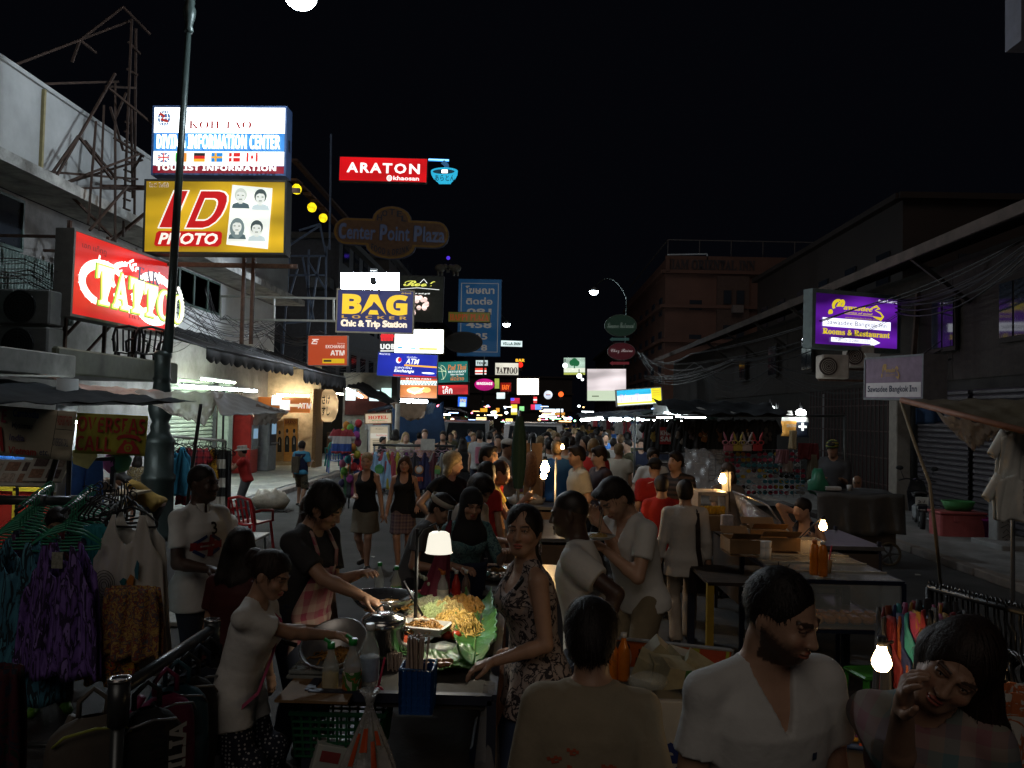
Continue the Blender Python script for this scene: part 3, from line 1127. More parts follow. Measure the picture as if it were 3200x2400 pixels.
b.Bd('lattice',mat('cream_metal',(.45,.40,.27),ro=.5),gt)
box_((-.1,0,1.4),(.05,2.0,2.8)).Bd('door_panel',mat('cream_metal2',(.34,.31,.22)),gt)
pl=EM('pillar',(-9.3,25.4,.12),'narrow pale green pillar with red handwriting between shutter and gate','pillar')
box_((0,0,1.45),(.35,.4,2.9),bev=.02).Bd('shaft',mat('pale_green_wall',(.36,.43,.36)),pl)
def machine(x,y,label,body,panel,h=1.9,w=.8):
 t=EM('cash_machine',(x,y,.12),label,'cash machine','machines against the shopfront')
 box_((0,0,h/2),(.6,w,h),bev=.04).Bd('cabinet',body,t)
 box_((.31,0,h*.62),(.03,w*.8,h*.42),bev=.008).Bd('front_panel',panel,t)
 box_((.33,0,h*.68),(.02,w*.5,h*.17)).Bd('screen',emit('machine_screen',(.3,.5,.7),.5),t)
 box_((.36,0,h*.45),(.12,w*.6,.05)).Bd('keypad',M_steel,t)
 return t
machine(-9.2,27.0,'red cash machine with a keypad, beside the folding gate',mat('red_cabinet',(.42,.03,.025),ro=.4),mat('grey_cabinet',(.25,.26,.27)))
machine(-9.0,28.3,'grey steel cash machine, taller of the two by the bank shop',mat('grey_cabinet'),mat('dark_panel',(.06,.06,.07)),2.1,.9)
# -- signs
def fancy(s,style='sans'):
 base={'sans':(0x1D5D4,None),'serif':(0x1D400,0x1D41A),'serital':(0x1D400,0x1D41A),'script':(0x1D4D0,0x1D4EA)}.get(style)
 if not base:
  return s
 out=''
 for ch in s:
  if 'A'<=ch<='Z':out+=chr(base[0]+ord(ch)-65)
  elif 'a'<=ch<='z' and base[1]:out+=chr(base[1]+ord(ch)-97)
  else:out+=ch
 return out
class Sign:
 def __init__(self,name,label,tl,tr,bl,yl,yr=None,tk=.22,case=None,cat='sign',grp=None,fm=.04):
  yr=yl if yr is None else yr
  TL,TR,BL=at(tl[0],tl[1],yl),at(tr[0],tr[1],yr),at(bl[0],bl[1],yl)
  u=TR-TL
  self.W=u.length
  self.H=(TL-BL).length
  x=u.normalized()
  z=Vec((0,0,1))
  z=(z-x*z.dot(x)).normalized()
  y=z.cross(x)
  self.t=EM(name,(0,0,0),label,cat,grp)
  M=Matrix((x,y,z)).transposed().to_4x4()
  M.translation=TL-z*self.H
  self.t.rotation_euler=M.to_euler()
  self.t.location=M.translation
  self.M=M
  self.k=0
  W,H,f=self.W,self.H,fm
  if case:
   b=MB()
   b.box((W/2,tk/2+.012,H/2),(W+f*2,tk,H+f*2))
   for z_ in(-f/2,H+f/2):
    b.box((W/2,-.002,z_),(W+2*f,.03,f))
   for x_ in(-f/2,W+f/2):
    b.box((x_,-.002,H/2),(f,.03,H-.004))
   b.Bd('sign_case',case,self.t)
  self.layer=0
  self.yb=tk+.03
 def back(self,m):
  W,H,y=self.W,self.H,self.yb
  MB().add([(0,y,0),(0,y,H),(W,y,H),(W,y,0)],[(0,1,2,3)]).Bd('rear_face',m,self.t)
 def _y(self):
  self.layer+=1
  return-.003*self.layer
 def rect(self,u0,v0,u1,v1,m,name='sign_face',y=None):
  return self.poly([(u0,v1),(u1,v1),(u1,v0),(u0,v0)],m,name)
 def poly(self,pts,m,name='sign_face'):
  y=self._y()
  vs=[(u*self.W,y,(1-v)*self.H)for u,v in pts]
  area=sum(pts[i][0]*pts[(i+1)%len(pts)][1]-pts[(i+1)%len(pts)][0]*pts[i][1]for i in Rg(len(pts)))
  f=tuple(Rg(len(pts)))
  if area>0:f=f[::-1]
  return MB().add(vs,[f]).Bd(name,m,self.t)
 def ell(self,cu,cv,ru,rv,m,name='sign_face',n=28,a0=0,a1=360):
  pts=[(cu+ru*cos(radians(a0+(a1-a0)*i/n)),cv+rv*sin(radians(a0+(a1-a0)*i/n)))for i in Rg(n+(0 if a1-a0==360 else 1))]
  return self.poly(pts,m,name)
 def strokes(self,lines,w,m,name='lettering'):
  y=self._y()
  b=MB()
  for ln in lines:
   P=[Vec((u*self.W,(1-v)*self.H))for u,v in ln]
   ws=w if isinstance(w,(list,tuple))else[w]*len(P)
   L,R=[],[]
   for i,p in En(P):
    d=P[min(i+1,len(P)-1)]-P[max(i-1,0)]
    d.normalize()
    n=Vec((-d.y,d.x))*ws[min(i,len(ws)-1)]*self.H/2
    L.append((p+n));R.append(p-n)
   vs=[(p.x,y,p.y)for p in L]+[(p.x,y,p.y)for p in R]
   k=len(P)
   b.add(vs,[(i+k,i+1+k,i+1,i)for i in Rg(k-1)])
  return b.Bd(name,m,self.t)
 def text(self,s,u0,v0,u1,v1,m,style=None,bo=.0,shear=.0,space=1.0,name='lettering',bend=None):
  if style in('ital','serital'):shear=shear or .25
  if style in('sans','ital')and s.upper()!=s:bo=max(bo,.022)
  vs,fs=text_mesh(fancy(s,style)if style else s,bo,shear,space)
  x0,x1=min(p[0]for p in vs),max(p[0]for p in vs)
  z0,z1=min(p[1]for p in vs),max(p[1]for p in vs)
  y=self._y()
  out=[]
  for x,z in vs:
   uu=u0+(x-x0)/(x1-x0)*(u1-u0)
   vv=v1-(z-z0)/(z1-z0)*(v1-v0)
   if bend:uu,vv=bend(uu,vv)
   out.append((uu*self.W,y,(1-vv)*self.H))
  return MB().add(out,fs).Bd(name,m,self.t)
def E(name,c,s=1.0,un=.0,sp=False,us=1.2):
 return emit(name,c,s,sp=sp,un=un,uscale=us)
W3=E('lit_white',(.92,.98,1.0),4,sp=1,un=.25)
W1=E('lit_white_print',(.95,.98,.95),1.15)
# -- diving sign
s=Sign('hanging_sign','bright blue and white sign reading DIVING INFORMATION CENTER with a row of flags',(484,336),(892,338),(472,541),17.0,case=mat('blue_case',(.06,.11,.25),ro=.45),tk=.36,grp='box signs hung out over the left pavement')
s.rect(0,0,1,1,emit('dive_blue',(.03,.17,.45),1.15,un=.45,uscale=.9,sp=1))
s.rect(0,0,1,.385,W3)
s.back(emit('rear_white',(.75,.88,1),3.2,sp=1))
s.rect(0,.665,1,.88,E('dive_flag_row',(.9,.95,.9),1.25,sp=1))
s.rect(0,.885,1,1,E('dive_maroon',(.22,.006,.02),.8),'stripe')
s.ell(.075,.165,.048,.13,E('globe_blue',(.03,.12,.3),.9),'emblem')
for q in(-.6,0,.6):
 s.strokes([[(.075+q*.048*cos(a),.165+.13*sin(a))for a in[pi*(-.5+i/8)for i in Rg(9)]]],.014,W1,'emblem')
for q in(-.07,0,.07):
 s.strokes([[(.03,.165+q),(.12,.165+q)]],.014,W1,'emblem')
s.strokes([[(.045,.10),(.08,.14),(.06,.19),(.11,.22)]],.04,E('red_print',(.45,.03,.02),.8),'emblem')
s.text('PADI',.045,.315,.105,.365,E('grey_print',(.15,.15,.16),.7),'sans')
s.text('BUDDHA VIEW DIVE RESORT',.16,.06,.965,.155,E('pale_print',(.42,.55,.72),1.3),'serif')
s.text('KOH TAO',.27,.21,.75,.33,E('dark_red_print',(.30,.015,.012),.8),'serif')
s.text('DIVING INFORMATION CENTER',.03,.42,.97,.635,W3,'sans',bo=.012)
fl={k:E('flag_'+k,c,.9)for k,c in dict(red=(.62,.02,.02),green=(.04,.5,.05),orange=(.75,.26,.03),black=(.02,.02,.02),blue=(.02,.22,.6),navy=(.02,.06,.25),gold=(.85,.4,.03)).items()}
def flag(u,parts,w=.085):
 for(a,b_,c,d,m)in parts:
  s.rect(u+a*w,.705+b_*.135,u+c*w,.705+d*.135,fl.get(m,W1)if isinstance(m,str)else m,'flag')
flag(.045,[(0,0,1,1,'navy')])
s.strokes([[(.045,.705),(.13,.84)],[(.13,.705),(.045,.84)]],.03,W1,'flag')
flag(.045,[(.42,0,.58,1,'w'),(0,.38,1,.62,'w'),(.45,0,.55,1,'red'),(0,.43,1,.57,'red')])
flag(.18,[(0,0,.28,1,'green'),(.72,0,1,1,'orange')])
flag(.32,[(0,0,1,.33,'black'),(0,.33,1,.67,'red'),(0,.67,1,1,'gold')])
flag(.455,[(0,0,1,1,'blue'),(.3,0,.47,1,'gold'),(0,.4,1,.6,'gold')])
flag(.59,[(0,0,.25,.42,'red'),(.4,0,1,.42,'red'),(0,.58,.25,1,'red'),(.4,.58,1,1,'red')])
flag(.725,[(0,0,.17,1,'red'),(.83,0,1,1,'red'),(.38,.35,.62,.65,'red'),(.46,.2,.54,.8,'red')])
flag(.86,[(.3,k/7,1,(k+.5)/7,E('pale_red',(.75,.55,.5),1.1))for k in Rg(7)])
s.text('TOURIST INFORMATION',.045,.90,.955,.985,W1,'sans',bo=.02)
b=MB()
for i in Rg(9):b.box((s.W+.045,.18,s.H*.38+i*.028),(.006,.12,.012))
b.Bd('vent',M_black,s.t)
# -- ID photo sign
s=Sign('hanging_sign','mustard yellow ID PHOTO sign with four printed portraits, under the blue diving sign',(458,566),(891,569),(446,786),17.0,case=mat('dark_case',(.03,.03,.03)),tk=.36,grp='box signs hung out over the left pavement')
s.rect(0,0,1,1,emit('id_yellow',(.55,.33,.012),.72,un=.55,uscale=1.1,sp=1))
s.back(emit('rear_yellow',(.8,.75,.6),1.6,sp=1))
IDR,IDW=E('id_red',(.50,.008,.010),.85),E('id_cream',(.9,.88,.78),.95)
s.text('ไอดี โฟโต้',.02,.02,.16,.085,IDW)
s.text('ไอดี โฟโต้',.022,.025,.158,.082,E('id_brown',(.15,.03,.02),.6))
sl=.065
def slant(uu,vv):return uu+(.66-vv)*.20,vv
def dshape(du,dv,m,name='lettering',hole=False):
 outer=[(.36,.14),(.49,.14),(.53,.16),(.56,.21),(.575,.28),(.58,.38),(.575,.48),(.555,.57),(.52,.635),(.48,.66),(.36,.66)]
 cu,cv=.46,.40
 pts=[slant(cu+(u-cu)*du-.065,cv+(v-cv)*dv)for u,v in outer]
 s.poly(pts,m,name)
dshape(1.10,1.07,IDW);dshape(1.0,1.0,IDR);dshape(.52,.62,IDW);dshape(.44,.54,emit('id_yellow_core',(.55,.33,.012),.72,sp=False))
for(g,m)in((.012,IDW),(0,IDR)):
 s.poly([slant(.105-g,.14-g),slant(.20+g,.14-g),slant(.20+g,.66+g),slant(.105-g,.66+g)],m,'lettering')
s.poly([(.105,.71),(.545,.71),(.56,.74),(.555,.88),(.53,.925),(.085,.925),(.072,.90),(.085,.74)],IDR,'stripe')
s.text('PHOTO',.10,.735,.53,.90,IDW,'ital',bo=.03)
# the strip of four portraits, printed grey on cream
s.poly([(.625,.05),(.915,.095),(.89,.955),(.592,.895)],E('photo_cream',(.80,.82,.74),.95,un=.2),'picture')
def port(cu,cv,hm,hair,cloth,lg=False):
 fm=E('portrait_face',(.66,.68,.62),.95)
 hm_=E('portrait_'+hm,{'dark':(.05,.07,.07),'pale':(.5,.53,.48),'mid':(.16,.21,.21)}[hm],.9)
 cm=E('portrait_c_'+cloth,{'dark':(.07,.11,.12),'light':(.52,.60,.60)}[cloth],.9)
 s.poly([(cu-.062,cv+.18),(cu-.056,cv+.125),(cu-.025,cv+.10),(cu+.025,cv+.10),(cu+.056,cv+.125),(cu+.066,cv+.185)],cm,'picture')
 if lg:s.ell(cu,cv+.03,.052,.145,hm_,'picture')
 s.ell(cu,cv-.015-(.0 if hair else-.01),.044,.098 if not lg else .09,hm_,'picture')
 s.rect(cu-.013,cv+.05,cu+.013,cv+.12,fm,'picture')
 s.ell(cu,cv+.012,.033,.082,fm,'picture')
 s.poly([(cu-.036,cv-.02),(cu-.03,cv-.08),(cu,cv-.10),(cu+.03,cv-.08),(cu+.036,cv-.01),(cu+.02,cv-.045),(cu-.01,cv-.05)],hm_,'picture')
 dk=E('portrait_line',(.14,.16,.15),.9)
 s.strokes([[(cu-.024,cv+.0),(cu-.009,cv+.0)],[(cu+.009,cv+.002),(cu+.024,cv+.002)],[(cu-.011,cv+.057),(cu+.012,cv+.057)]],.012,dk,'picture')
port(.688,.20,'pale',False,'dark');port(.832,.225,'dark',True,'light')
port(.672,.64,'mid',True,'dark',True);port(.815,.67,'dark',True,'light')
# posts the two signs hang on
hb=EM('sign_post',(-6.2,17.35,0),'twin rusty steel tubes carrying the diving and ID photo signs','post')
bar_((-6.1,17.45,3.6),(-6.1,17.45,7.2),.07).bar((-5.9,17.45,3.6),(-5.9,17.45,7.2),.07).bar((-9.6,17.6,6.95),(-5.0,17.6,6.95),.09).bar((-9.6,17.6,5.3),(-5.0,17.6,5.3),.09).bar((-9.6,17.6,5.3),(-7.7,17.6,6.95),.06).Bd('tube',M_rust,hb,1)
# -- tattoo sign (faces the street)
s=Sign('hanging_sign','red lit tattoo sign with a white dragon and dripping yellow letters',(236,722),(549,833),(222,980),14.6,17.9,case=mat('grey_case',(.16,.16,.155)),tk=.34,fm=.05)
RED=emit('tattoo_red',(.62,.012,.010),1.0,un=.3,sp=1)
HOT=E('tattoo_white',(1,.97,.88),1.9,sp=1)
s.rect(0,0,1,1,RED)
s.text('เอก แท็ททู',.06,.09,.27,.19,E('tattoo_dark',(.10,.01,.01),.7))
def dragon(cu,cv,ru,rv,a0,a1,w,n=26):
 pts=[(cu+ru*cos(radians(a0+(a1-a0)*i/n)),cv+rv*sin(radians(a0+(a1-a0)*i/n)))for i in Rg(n+1)]
 s.strokes([pts],[w*(.45+.55*sin(pi*min(1,.12+i/n*.9)))for i in Rg(n+1)],HOT,'emblem')
 for i in Rg(1,n,2):
  u,v=pts[i];du,dv=(u-cu)/ru,(v-cv)/rv
  t=radians(a0+(a1-a0)*i/n)
  s.poly([(u+.055*du*w*6,v+.075*dv*w*6),(u+sin(t)*.016+du*.012,v-cos(t)*.02+dv*.02),(u-sin(t)*.016+du*.012,v+cos(t)*.02+dv*.02)],HOT,'emblem')
dragon(.27,.55,.20,.25,110,330,.13);dragon(.44,.42,.13,.2,140,275,.09);dragon(.74,.50,.20,.24,190,360,.12)
dragon(.72,.55,.24,.33,60,175,.15);dragon(.48,.62,.2,.2,20,170,.10);dragon(.86,.60,.12,.3,-60,80,.08)
for(u,v)in((.385,.19),(.66,.25)):
 s.strokes([[(u+.03,v+.12),(u,v+.08),(u-.01,v+.02),(u+.03,v-.02)],[(u+.03,v+.1),(u+.02,v+.05),(u+.06,v+.02)],[(u+.05,v+.12),(u+.06,v+.07),(u+.1,v+.06)]],.035,HOT,'emblem')
s.strokes([[(.09,.36),(.10,.25)],[(.10,.4),(.15,.3)]],.03,HOT,'emblem')
for(g,m)in((.012,E('tattoo_green',(.16,.40,.03),.9)),(.0,E('tattoo_yellow',(.86,.84,.16),1.25)),(-.016,E('tattoo_core',(1,1,.72),1.5))):
 x=.07
 for i,ch in En('TATTOO'):
  w_=(.155,.16,.15,.15,.17,.15)[i]
  s.text(ch,x-g*.5,.36+.02*i-g,x+w_+g*.5,.86+.004*i+g,m,'serif',bo=.03+g*.8)
  x+=w_*.985-.005
s.text('EAK',.43,.24,.66,.42,E('tattoo_navy',(.07,.06,.13),.7),'serif')
s.text('EAK TATTOO GROUP',.36,.895,.74,.945,mat('tattoo_dark'),'serif')
hb=EM('sign_bracket',(-8.6,16,3),'rusty steel struts behind the red tattoo sign','bracket')
b=MB()
for y in(14.9,16.3,17.5):
 b.bar((-8.45,y,3.0),(-8.45,y,5.6),.06).bar((-9.75,y,3.0),(-8.45,y,4.5),.05).bar((-9.75,y,5.3),(-8.45,y,5.3),.05)
b.Bd('strut',M_rust,hb,1)
# -- street lamps
M_post=mat('dark_green_iron',(.022,.032,.030),ro=.42,metal=.3)
def lamp_post(base,ztop,lean,arm,label,power,detail=True,lamp_c=(.80,.92,1.0),head=None):
 t=EM('street_lamp',(base[0],base[1],0),label,'street lamp','street lamps along the road')
 L=Vec(lean)
 def p(z):return L*z+Vec((0,0,z))
 lathe_([(.30,0),(.30,.12),(.26,.16),(.25,.95),(.275,1.0),(.275,1.08),(.235,1.12),(.235,1.62),(.25,1.66),(.20,1.74),(.15,1.82),(.165,1.90),(.13,1.97),(.17,2.06),(.205,2.18),(.20,2.34),(.15,2.50),(.135,2.62),(.13,2.66),(.155,2.70),(.13,2.74),(.13,3.05),(.15,3.08),(.15,3.13),(.11,3.18)],n=20).Bd('pedestal',M_post,t)
 cyl_(p(3.15),p(ztop-1.2),.078,.048,n=14).Bd('shaft',M_post,t)
 if detail:
  lathe_([(.052,-.35),(.085,-.3),(.06,-.22),(.10,-.05),(.11,.06),(.075,.14),(.09,.2),(.05,.3)],c=p(ztop-1.2),n=12).Bd('finial',M_post,t)
 a0,a1=p(ztop-.9),p(ztop)+Vec(arm)
 if head is not None:a1=Vec(head)-Vec((base[0],base[1],-.22))
 n=10
 pts=[p(ztop-1.2),p(ztop-.7)]+[p(ztop-.5).lerp(a1,i/n)+Vec((0,0,.8*sin(pi*i/n)))for i in Rg(1,n+1)]
 tube_(pts,.035,8).Bd('arm',M_post,t)
 h=a1+Vec((0,0,-.22))
 lathe_([(.05,.26),(.09,.2),(.28,.10),(.31,.02),(.29,0)],c=h,n=18).Bd('hood',mat('lamp_hood',(.25,.27,.28),ro=.4,metal=.5),t)
 ball_(h+Vec((0,0,-.03)),(.27,.27,.20),18,10).Bd('globe',emit('lamp_globe',lamp_c,30,sp=False),t)
 ld=bpy.data.lights.new('lamp_light','POINT')
 ld.energy=power
 ld.shadow_soft_size=.16
 ld.color=lamp_c
 lo=bpy.data.objects.new('lamp_light',ld)
 link(lo);lo.parent=t;lo.location=h+Vec((0,0,-.42))
 return t
pb=at(487,1700,13.9)
lamp_post((pb.x,pb.y),10.2,(.026,0,0),(0,0,0),'tall dark green street lamp on a bulbous pedestal, in front of the dive sign',560,head=at(940,-14,pb.y))
pb=at(1945,1420,50)
lamp_post((pb.x,pb.y),10.0,(.01,0,0),(-2.0,0,.0),'slim dark street lamp behind the oval restaurant signs',420,detail=False)
pb=at(1505,1330,62)
lamp_post((pb.x,pb.y),9.2,(.01,0,0),(1.6,0,.0),'far street lamp beside the tall blue board',320,detail=False)
# -- the lit and unlit signs further down the street
G_L='signs hung out over the left pavement'
G_R='signs hung out over the right pavement'
CASE=mat('dark_case')
# noodle shop neon
s=Sign('hanging_sign','long red lit sign reading ARATON in white letters',(1063,490),(1335,497),(1061,563),30,case=CASE,grp=G_L,fm=.02)
s.rect(0,0,1,1,emit('araton_red',(.66,.002,.006),.95,un=.35,uscale=.6,sp=1))
s.text('ARATON',.08,.22,.92,.66,W1,'light',bo=.03,space=1.25)
s.ell(.575,.86,.032,.13,W1,'emblem');s.text('@',.553,.76,.597,.96,E('araton_at',(.5,.0,.0),.8))
s.text('khaosan',.62,.76,.915,.94,W1,'sans')
CY=E('neon_cyan',(.02,.42,.66),1.0,sp=1)
s=Sign('neon_sign','blue neon noodle bowl with chopsticks beside the red sign',(1337,493),(1437,493),(1337,580),30,grp=G_L)
s.strokes([[(.02,.07),(.66,.10)]],.09,E('neon_blue',(.05,.35,1.0),1.5,sp=1),'tube');s.strokes([[(.02,.06),(.66,.09)]],.04,E('neon_core',(.4,.9,1),1.6),'tube')
s.strokes([[(.46,.14),(.58,.26),(.62,.5)]],.17,E('neon_dim',(.03,.12,.26),.7),'tube')
s.poly([(.10,.48),(.94,.48),(.93,.62),(.86,.78),(.74,.90),(.72,.95),(.36,.95),(.33,.9),(.2,.78),(.12,.62)],CY,'bowl')
s.ell(.52,.48,.42,.13,CY,'bowl');s.ell(.5,.50,.34,.085,E('neon_dark',(.01,.05,.08),.6),'bowl');s.rect(.44,.44,.62,.55,W3,'noodles')
s.text('あらとん',.22,.62,.85,.84,mat('neon_dark'),bo=.01)
# paper lanterns
for i,(x,y,r)in En(((927,591,.2),(975,648,.19),(1010,681,.18))):
 p=at(x,y,33+i)
 t=EM('paper_lantern',p,['round yellow lantern nearest to the ID photo sign','round yellow lantern in the middle of three under the eave','round yellow lantern half behind a post, lowest of three'][i],'lantern','yellow lanterns under an eave')
 b=MB();b.ball((0,0,0),(r,r,r*1.05),14,9)
 b.v=[tuple(Vec(q)*(1+.07*sin(q[0]*60)*cos(q[2]*55+q[1]*40)))for q in b.v]
 b.Bd('shade',E('lantern_yellow',(.95,.72,.01),1.25,un=.3,sp=1,us=9),t)
 cyl_((0,0,r),(0,0,r+.35),.01,n=4).Bd('cord',M_black,t)
s=Sign('hotel_sign','unlit brown hotel board with rounded ends reading Center Point Plaza',(1043,640),(1410,655),(1043,800),33,grp=G_L)
OB,OY,OD=mat('board_brown',(.11,.05,.02)),mat('board_yellow',(.2,.1,.012)),mat('board_ink',(.02,.022,.035))
def plq(g):
 pts=[(.02-g+.10*(1-cos(a))-.0,.50+(.24+g*2)*sin(a))for a in[pi*(.5-i/8)for i in Rg(9)]]
 top=[(.35-g,.26-2*g)]+[(.50+(.155+g)*cos(a),.26-2*g+.26*sin(a)*1.0)for a in[pi+pi*i/10 for i in Rg(11)]]+[(.65+g,.26-2*g)]
 bot=[(.70+g,.74+2*g)]+[(.50+(.20+g)*cos(a),.74+2*g+.25*sin(a))for a in[pi*i/10 for i in Rg(11)]]+[(.30-g,.74+2*g)]
 L=[(.12-(.10+g)*cos(a),.50+(.24+2*g)*sin(a))for a in[pi*(.5-i/10)for i in Rg(11)]]
 Rr=[(.88+(.10+g)*cos(a),.50-(.24+2*g)*sin(a))for a in[pi*(.5-i/10)for i in Rg(11)]]
 return L+top+Rr+bot
fr=MTr((0,.02,0))
prism_([(u*s.W,(1-v)*s.H)for u,v in plq(.012)],.2,fr).Bd('board',mat('board_edge',(.04,.05,.10)),s.t)
s.poly(plq(.008),OY,'border');s.poly(plq(-.012),OB,'sign_face')
for i,ch in En('HOTEL'):
 a=radians(205+i*32.5)
 cu,cv=.5+.115*cos(a),.30+.21*sin(a)
 s.text(ch,cu-.022,cv-.055,cu+.022,cv+.06,OD,'sans')
for o,m in((.0,OD),(.006,OY)):
 for w,a,b_ in(('Center',.05,.37),('Point',.40,.66),('Plaza',.69,.96)):
  s.text(w,a+o,.34+o,b_,.66,OD if o==0 else E('neon_off_glow',(.06,.075,.14),.12),'sans',bo=.02 if o==0 else-.012)  # neon is off; faint emission put in to keep the letters visible
s.text('FOOD & DRINK',.34,.78,.66,.90,OD,'sans',bend=lambda u,v:(u,v+.10*(1-((u-.5)/.16)**2)-.06))
# board with the lamp above BAG
BLZ=emit('blaze_white',(.80,.90,1.0),99,sp=1)
s=Sign('hanging_sign','blazing white lit sign whose print is burnt out, above the BAG sign',(1066,853),(1247,853),(1066,912),26.5,case=CASE,grp=G_L,fm=.02)
s.rect(0,0,1,1,BLZ)
fl_=EM('floodlight',at(1167,878,24.2),'small black floodlight on an arm above the BAG sign','floodlight')
box_((0,0,0),(.17,.14,.22),bev=.03).Bd('body',M_black,fl_);tube_([(.05,0,.1),(.12,.05,.2),(.14,.1,-.1),(.14,.2,-.35)],.014).Bd('arm',M_steel,fl_)
box_((.0,0,.33),(.2,.1,.06)).Bd('reflector',M_steel,fl_)
s=Sign('hanging_sign','navy sign with big yellow BAG lettering, held by white bars',(1057,906),(1292,912),(1053,1034),24.5,case=mat('cream_case',(.55,.48,.36)),grp=G_L,fm=.04,tk=.1)
s.rect(0,0,1,1,emit('bag_navy',(.016,.018,.10),.9,sp=1))
BY=E('bag_yellow',(.86,.55,.02),1.05)
s.text('BAG',.06,.085,.93,.585,BY,'sans',bo=.03);s.text('L O C K E R',.06,.61,.925,.685,E('bag_gold',(.6,.34,.05),.9),'sans');s.text('Chic & Trip Station',.05,.715,.93,.93,E('bag_cream',(.95,.82,.62),1.05),'sans',bo=.045,space=.95)
s.text('แบ็ก ล็อกเกอร์',.84,.02,.97,.06,BY)
bb=EM('sign_bracket',(-8,24.6,4),'white welded bars reaching from the wall to the BAG sign','bracket')
b=MB()
P=[at(690,926,24.7),at(1053,933,24.6),at(690,998,24.7),at(1053,1003,24.6)]
b.bar(P[0],P[1],.06).bar(P[2],P[3],.06)
for u in(.0,.46,.97):b.bar(P[0].lerp(P[1],u),P[2].lerp(P[3],u),.05)
b.Bd('bar',mat('pale_bar',(.42,.43,.40),ro=.5),bb,1)
s=Sign('hanging_sign','unlit orange bank sign reading EXCHANGE ATM',(964,1050),(1085,1050),(961,1141),27,case=mat('pale_case',(.4,.38,.36)),grp=G_L,tk=.16,fm=.02)
s.rect(0,0,1,1,emit('bank_orange_glow',(.42,.055,.015),.85,sp=1))  # no lamp inside; emission stands for light falling on the face
BW=E('bank_white',(.8,.68,.62),.85)
s.text('Currency',.75,.23,.94,.29,BW,'light');s.text('EXCHANGE',.45,.31,.94,.42,BW,'sans');s.text('ATM',.57,.49,.94,.67,BW,'sans',bo=.02);s.rect(.37,.78,.935,.935,E('bank_strip',(.62,.40,.01),.9),'stripe');s.rect(.40,.82,.60,.89,E('bank_ink',(.05,.04,.02),.5),'stripe')
s.strokes([[(.10,.12),(.27,.12),(.14,.16),(.10,.24)],[(.08,.26),(.22,.27),(.23,.18),(.14,.18)]],.035,BW,'emblem')
s=Sign('hanging_sign','black bank sign with a red grid emblem and white initials',(1187,1037),(1236,1037),(1186,1100),29.2,case=CASE,grp=G_L,fm=.02)
s.rect(0,0,1,1,emit('uob_black',(.02,.02,.03),.5));UR=E('uob_red',(.8,.01,.02),1.0,sp=1)
for q in(.18,.38,.58,.78):s.strokes([[(q,.02),(q-.02,.45)]],.13,UR,'emblem')
s.strokes([[(.05,.22),(.95,.22)]],.1,UR,'emblem');s.text('UOB',.04,.60,.98,.87,W1,'sans',bo=.02);s.strokes([[(.05,.95),(.98,.95)]],.05,W1,'stripe')
s=Sign('hanging_sign','bright white EXCHANGE sign with small blue and yellow blocks',(1235,1029),(1386,1031),(1233,1102),28.6,case=mat('yellow_case',(.6,.5,.2)),grp=G_L,fm=.02)
s.rect(0,0,1,1,W3);s.text('EXCHANGE',.05,.34,.95,.58,E('exch_ink',(.03,.03,.035),.6),'light');s.rect(.06,.74,.16,.81,E('exch_blue',(.02,.4,.6),1));s.rect(.33,.76,.43,.83,mat('exch_blue'));s.rect(.5,.78,.88,.87,E('exch_yellow',(.9,.6,.05),1.1))
s=Sign('hanging_sign','royal blue bank sign reading ATM Exchange with an orange line',(1183,1101),(1367,1111),(1181,1172),28,case=mat('blue_case'),grp=G_L,fm=.02)
s.rect(0,0,1,1,emit('atm_blue',(.006,.018,.36),.9,un=.3,sp=1));s.text('ATM',.47,.20,.70,.44,W1,'ital',bo=.02);s.text('Exchange',.28,.68,.62,.86,W1,'ital',bo=.01);s.strokes([[(.45,.50),(1.0,.52)]],.07,E('atm_orange',(.95,.42,.03),1.1),'stripe');s.rect(.27,.93,1,1,E('atm_red',(.5,.01,.02),.8),'stripe')
s.ell(.35,.30,.045,.13,W1,'emblem');s.ell(.365,.28,.03,.10,mat('uob_red'),'emblem');s.ell(.86,.80,.11,.04,W1,'emblem');s.ell(.03,.06,.012,.03,W1,'emblem');s.text('ธนาคาร',.05,.03,.2,.10,W1);s.text('ตู้เอทีเอ็ม',.49,.10,.66,.19,W1);s.text('แลกเงิน',.30,.56,.58,.66,W1)
s=Sign('hanging_sign','brown and amber lit panel with white wavy band, under the blue bank sign',(1252,1180),(1366,1182),(1250,1242),28,case=CASE,grp=G_L,fm=.02)
s.rect(0,0,1,1,emit('amber_panel',(.42,.12,.02),.9,un=.6,uscale=2.2,sp=1));s.rect(0,0,1,.09,E('panel_red',(.5,.04,.02),.9));s.text('O FUEN FONT',.15,.01,.85,.08,W1,'sans');s.rect(0,.14,1,.36,E('wave_band',(.75,.9,.88),1.1,sp=1))
for k in Rg(11):s.strokes([[(.02+k*.09,.35),(.06+k*.09,.16),(.10+k*.09,.35)]],.035,CASE,'emblem')
s.ell(.42,.64,.24,.16,E('amber_glow',(.95,.62,.25),1.4));s.ell(.72,.60,.12,.14,E('amber_glow2',(.8,.4,.1),1.0));s.strokes([[(.2,.6),(.4,.8),(.65,.5)]],.07,E('amber_glow3',(1,.85,.6),1.3),'emblem')
s=Sign('hanging_sign','teal restaurant sign reading Pad Thai in orange letters',(1368,1132),(1461,1129),(1366,1196),37,case=CASE,grp=G_L,fm=.06)
s.rect(0,0,1,1,emit('teal_face',(.008,.16,.14),.75,un=.4,sp=1));PO=E('padthai_orange',(.8,.22,.04),1);s.text('Pad Thai',.32,.14,.96,.40,PO,'serital');s.text('RESTAURANT',.34,.44,.94,.54,W1,'serif');s.text('Khao San Road',.42,.58,.86,.66,W1,'serif');s.text('ผัดไทย',.42,.70,.86,.92,PO)
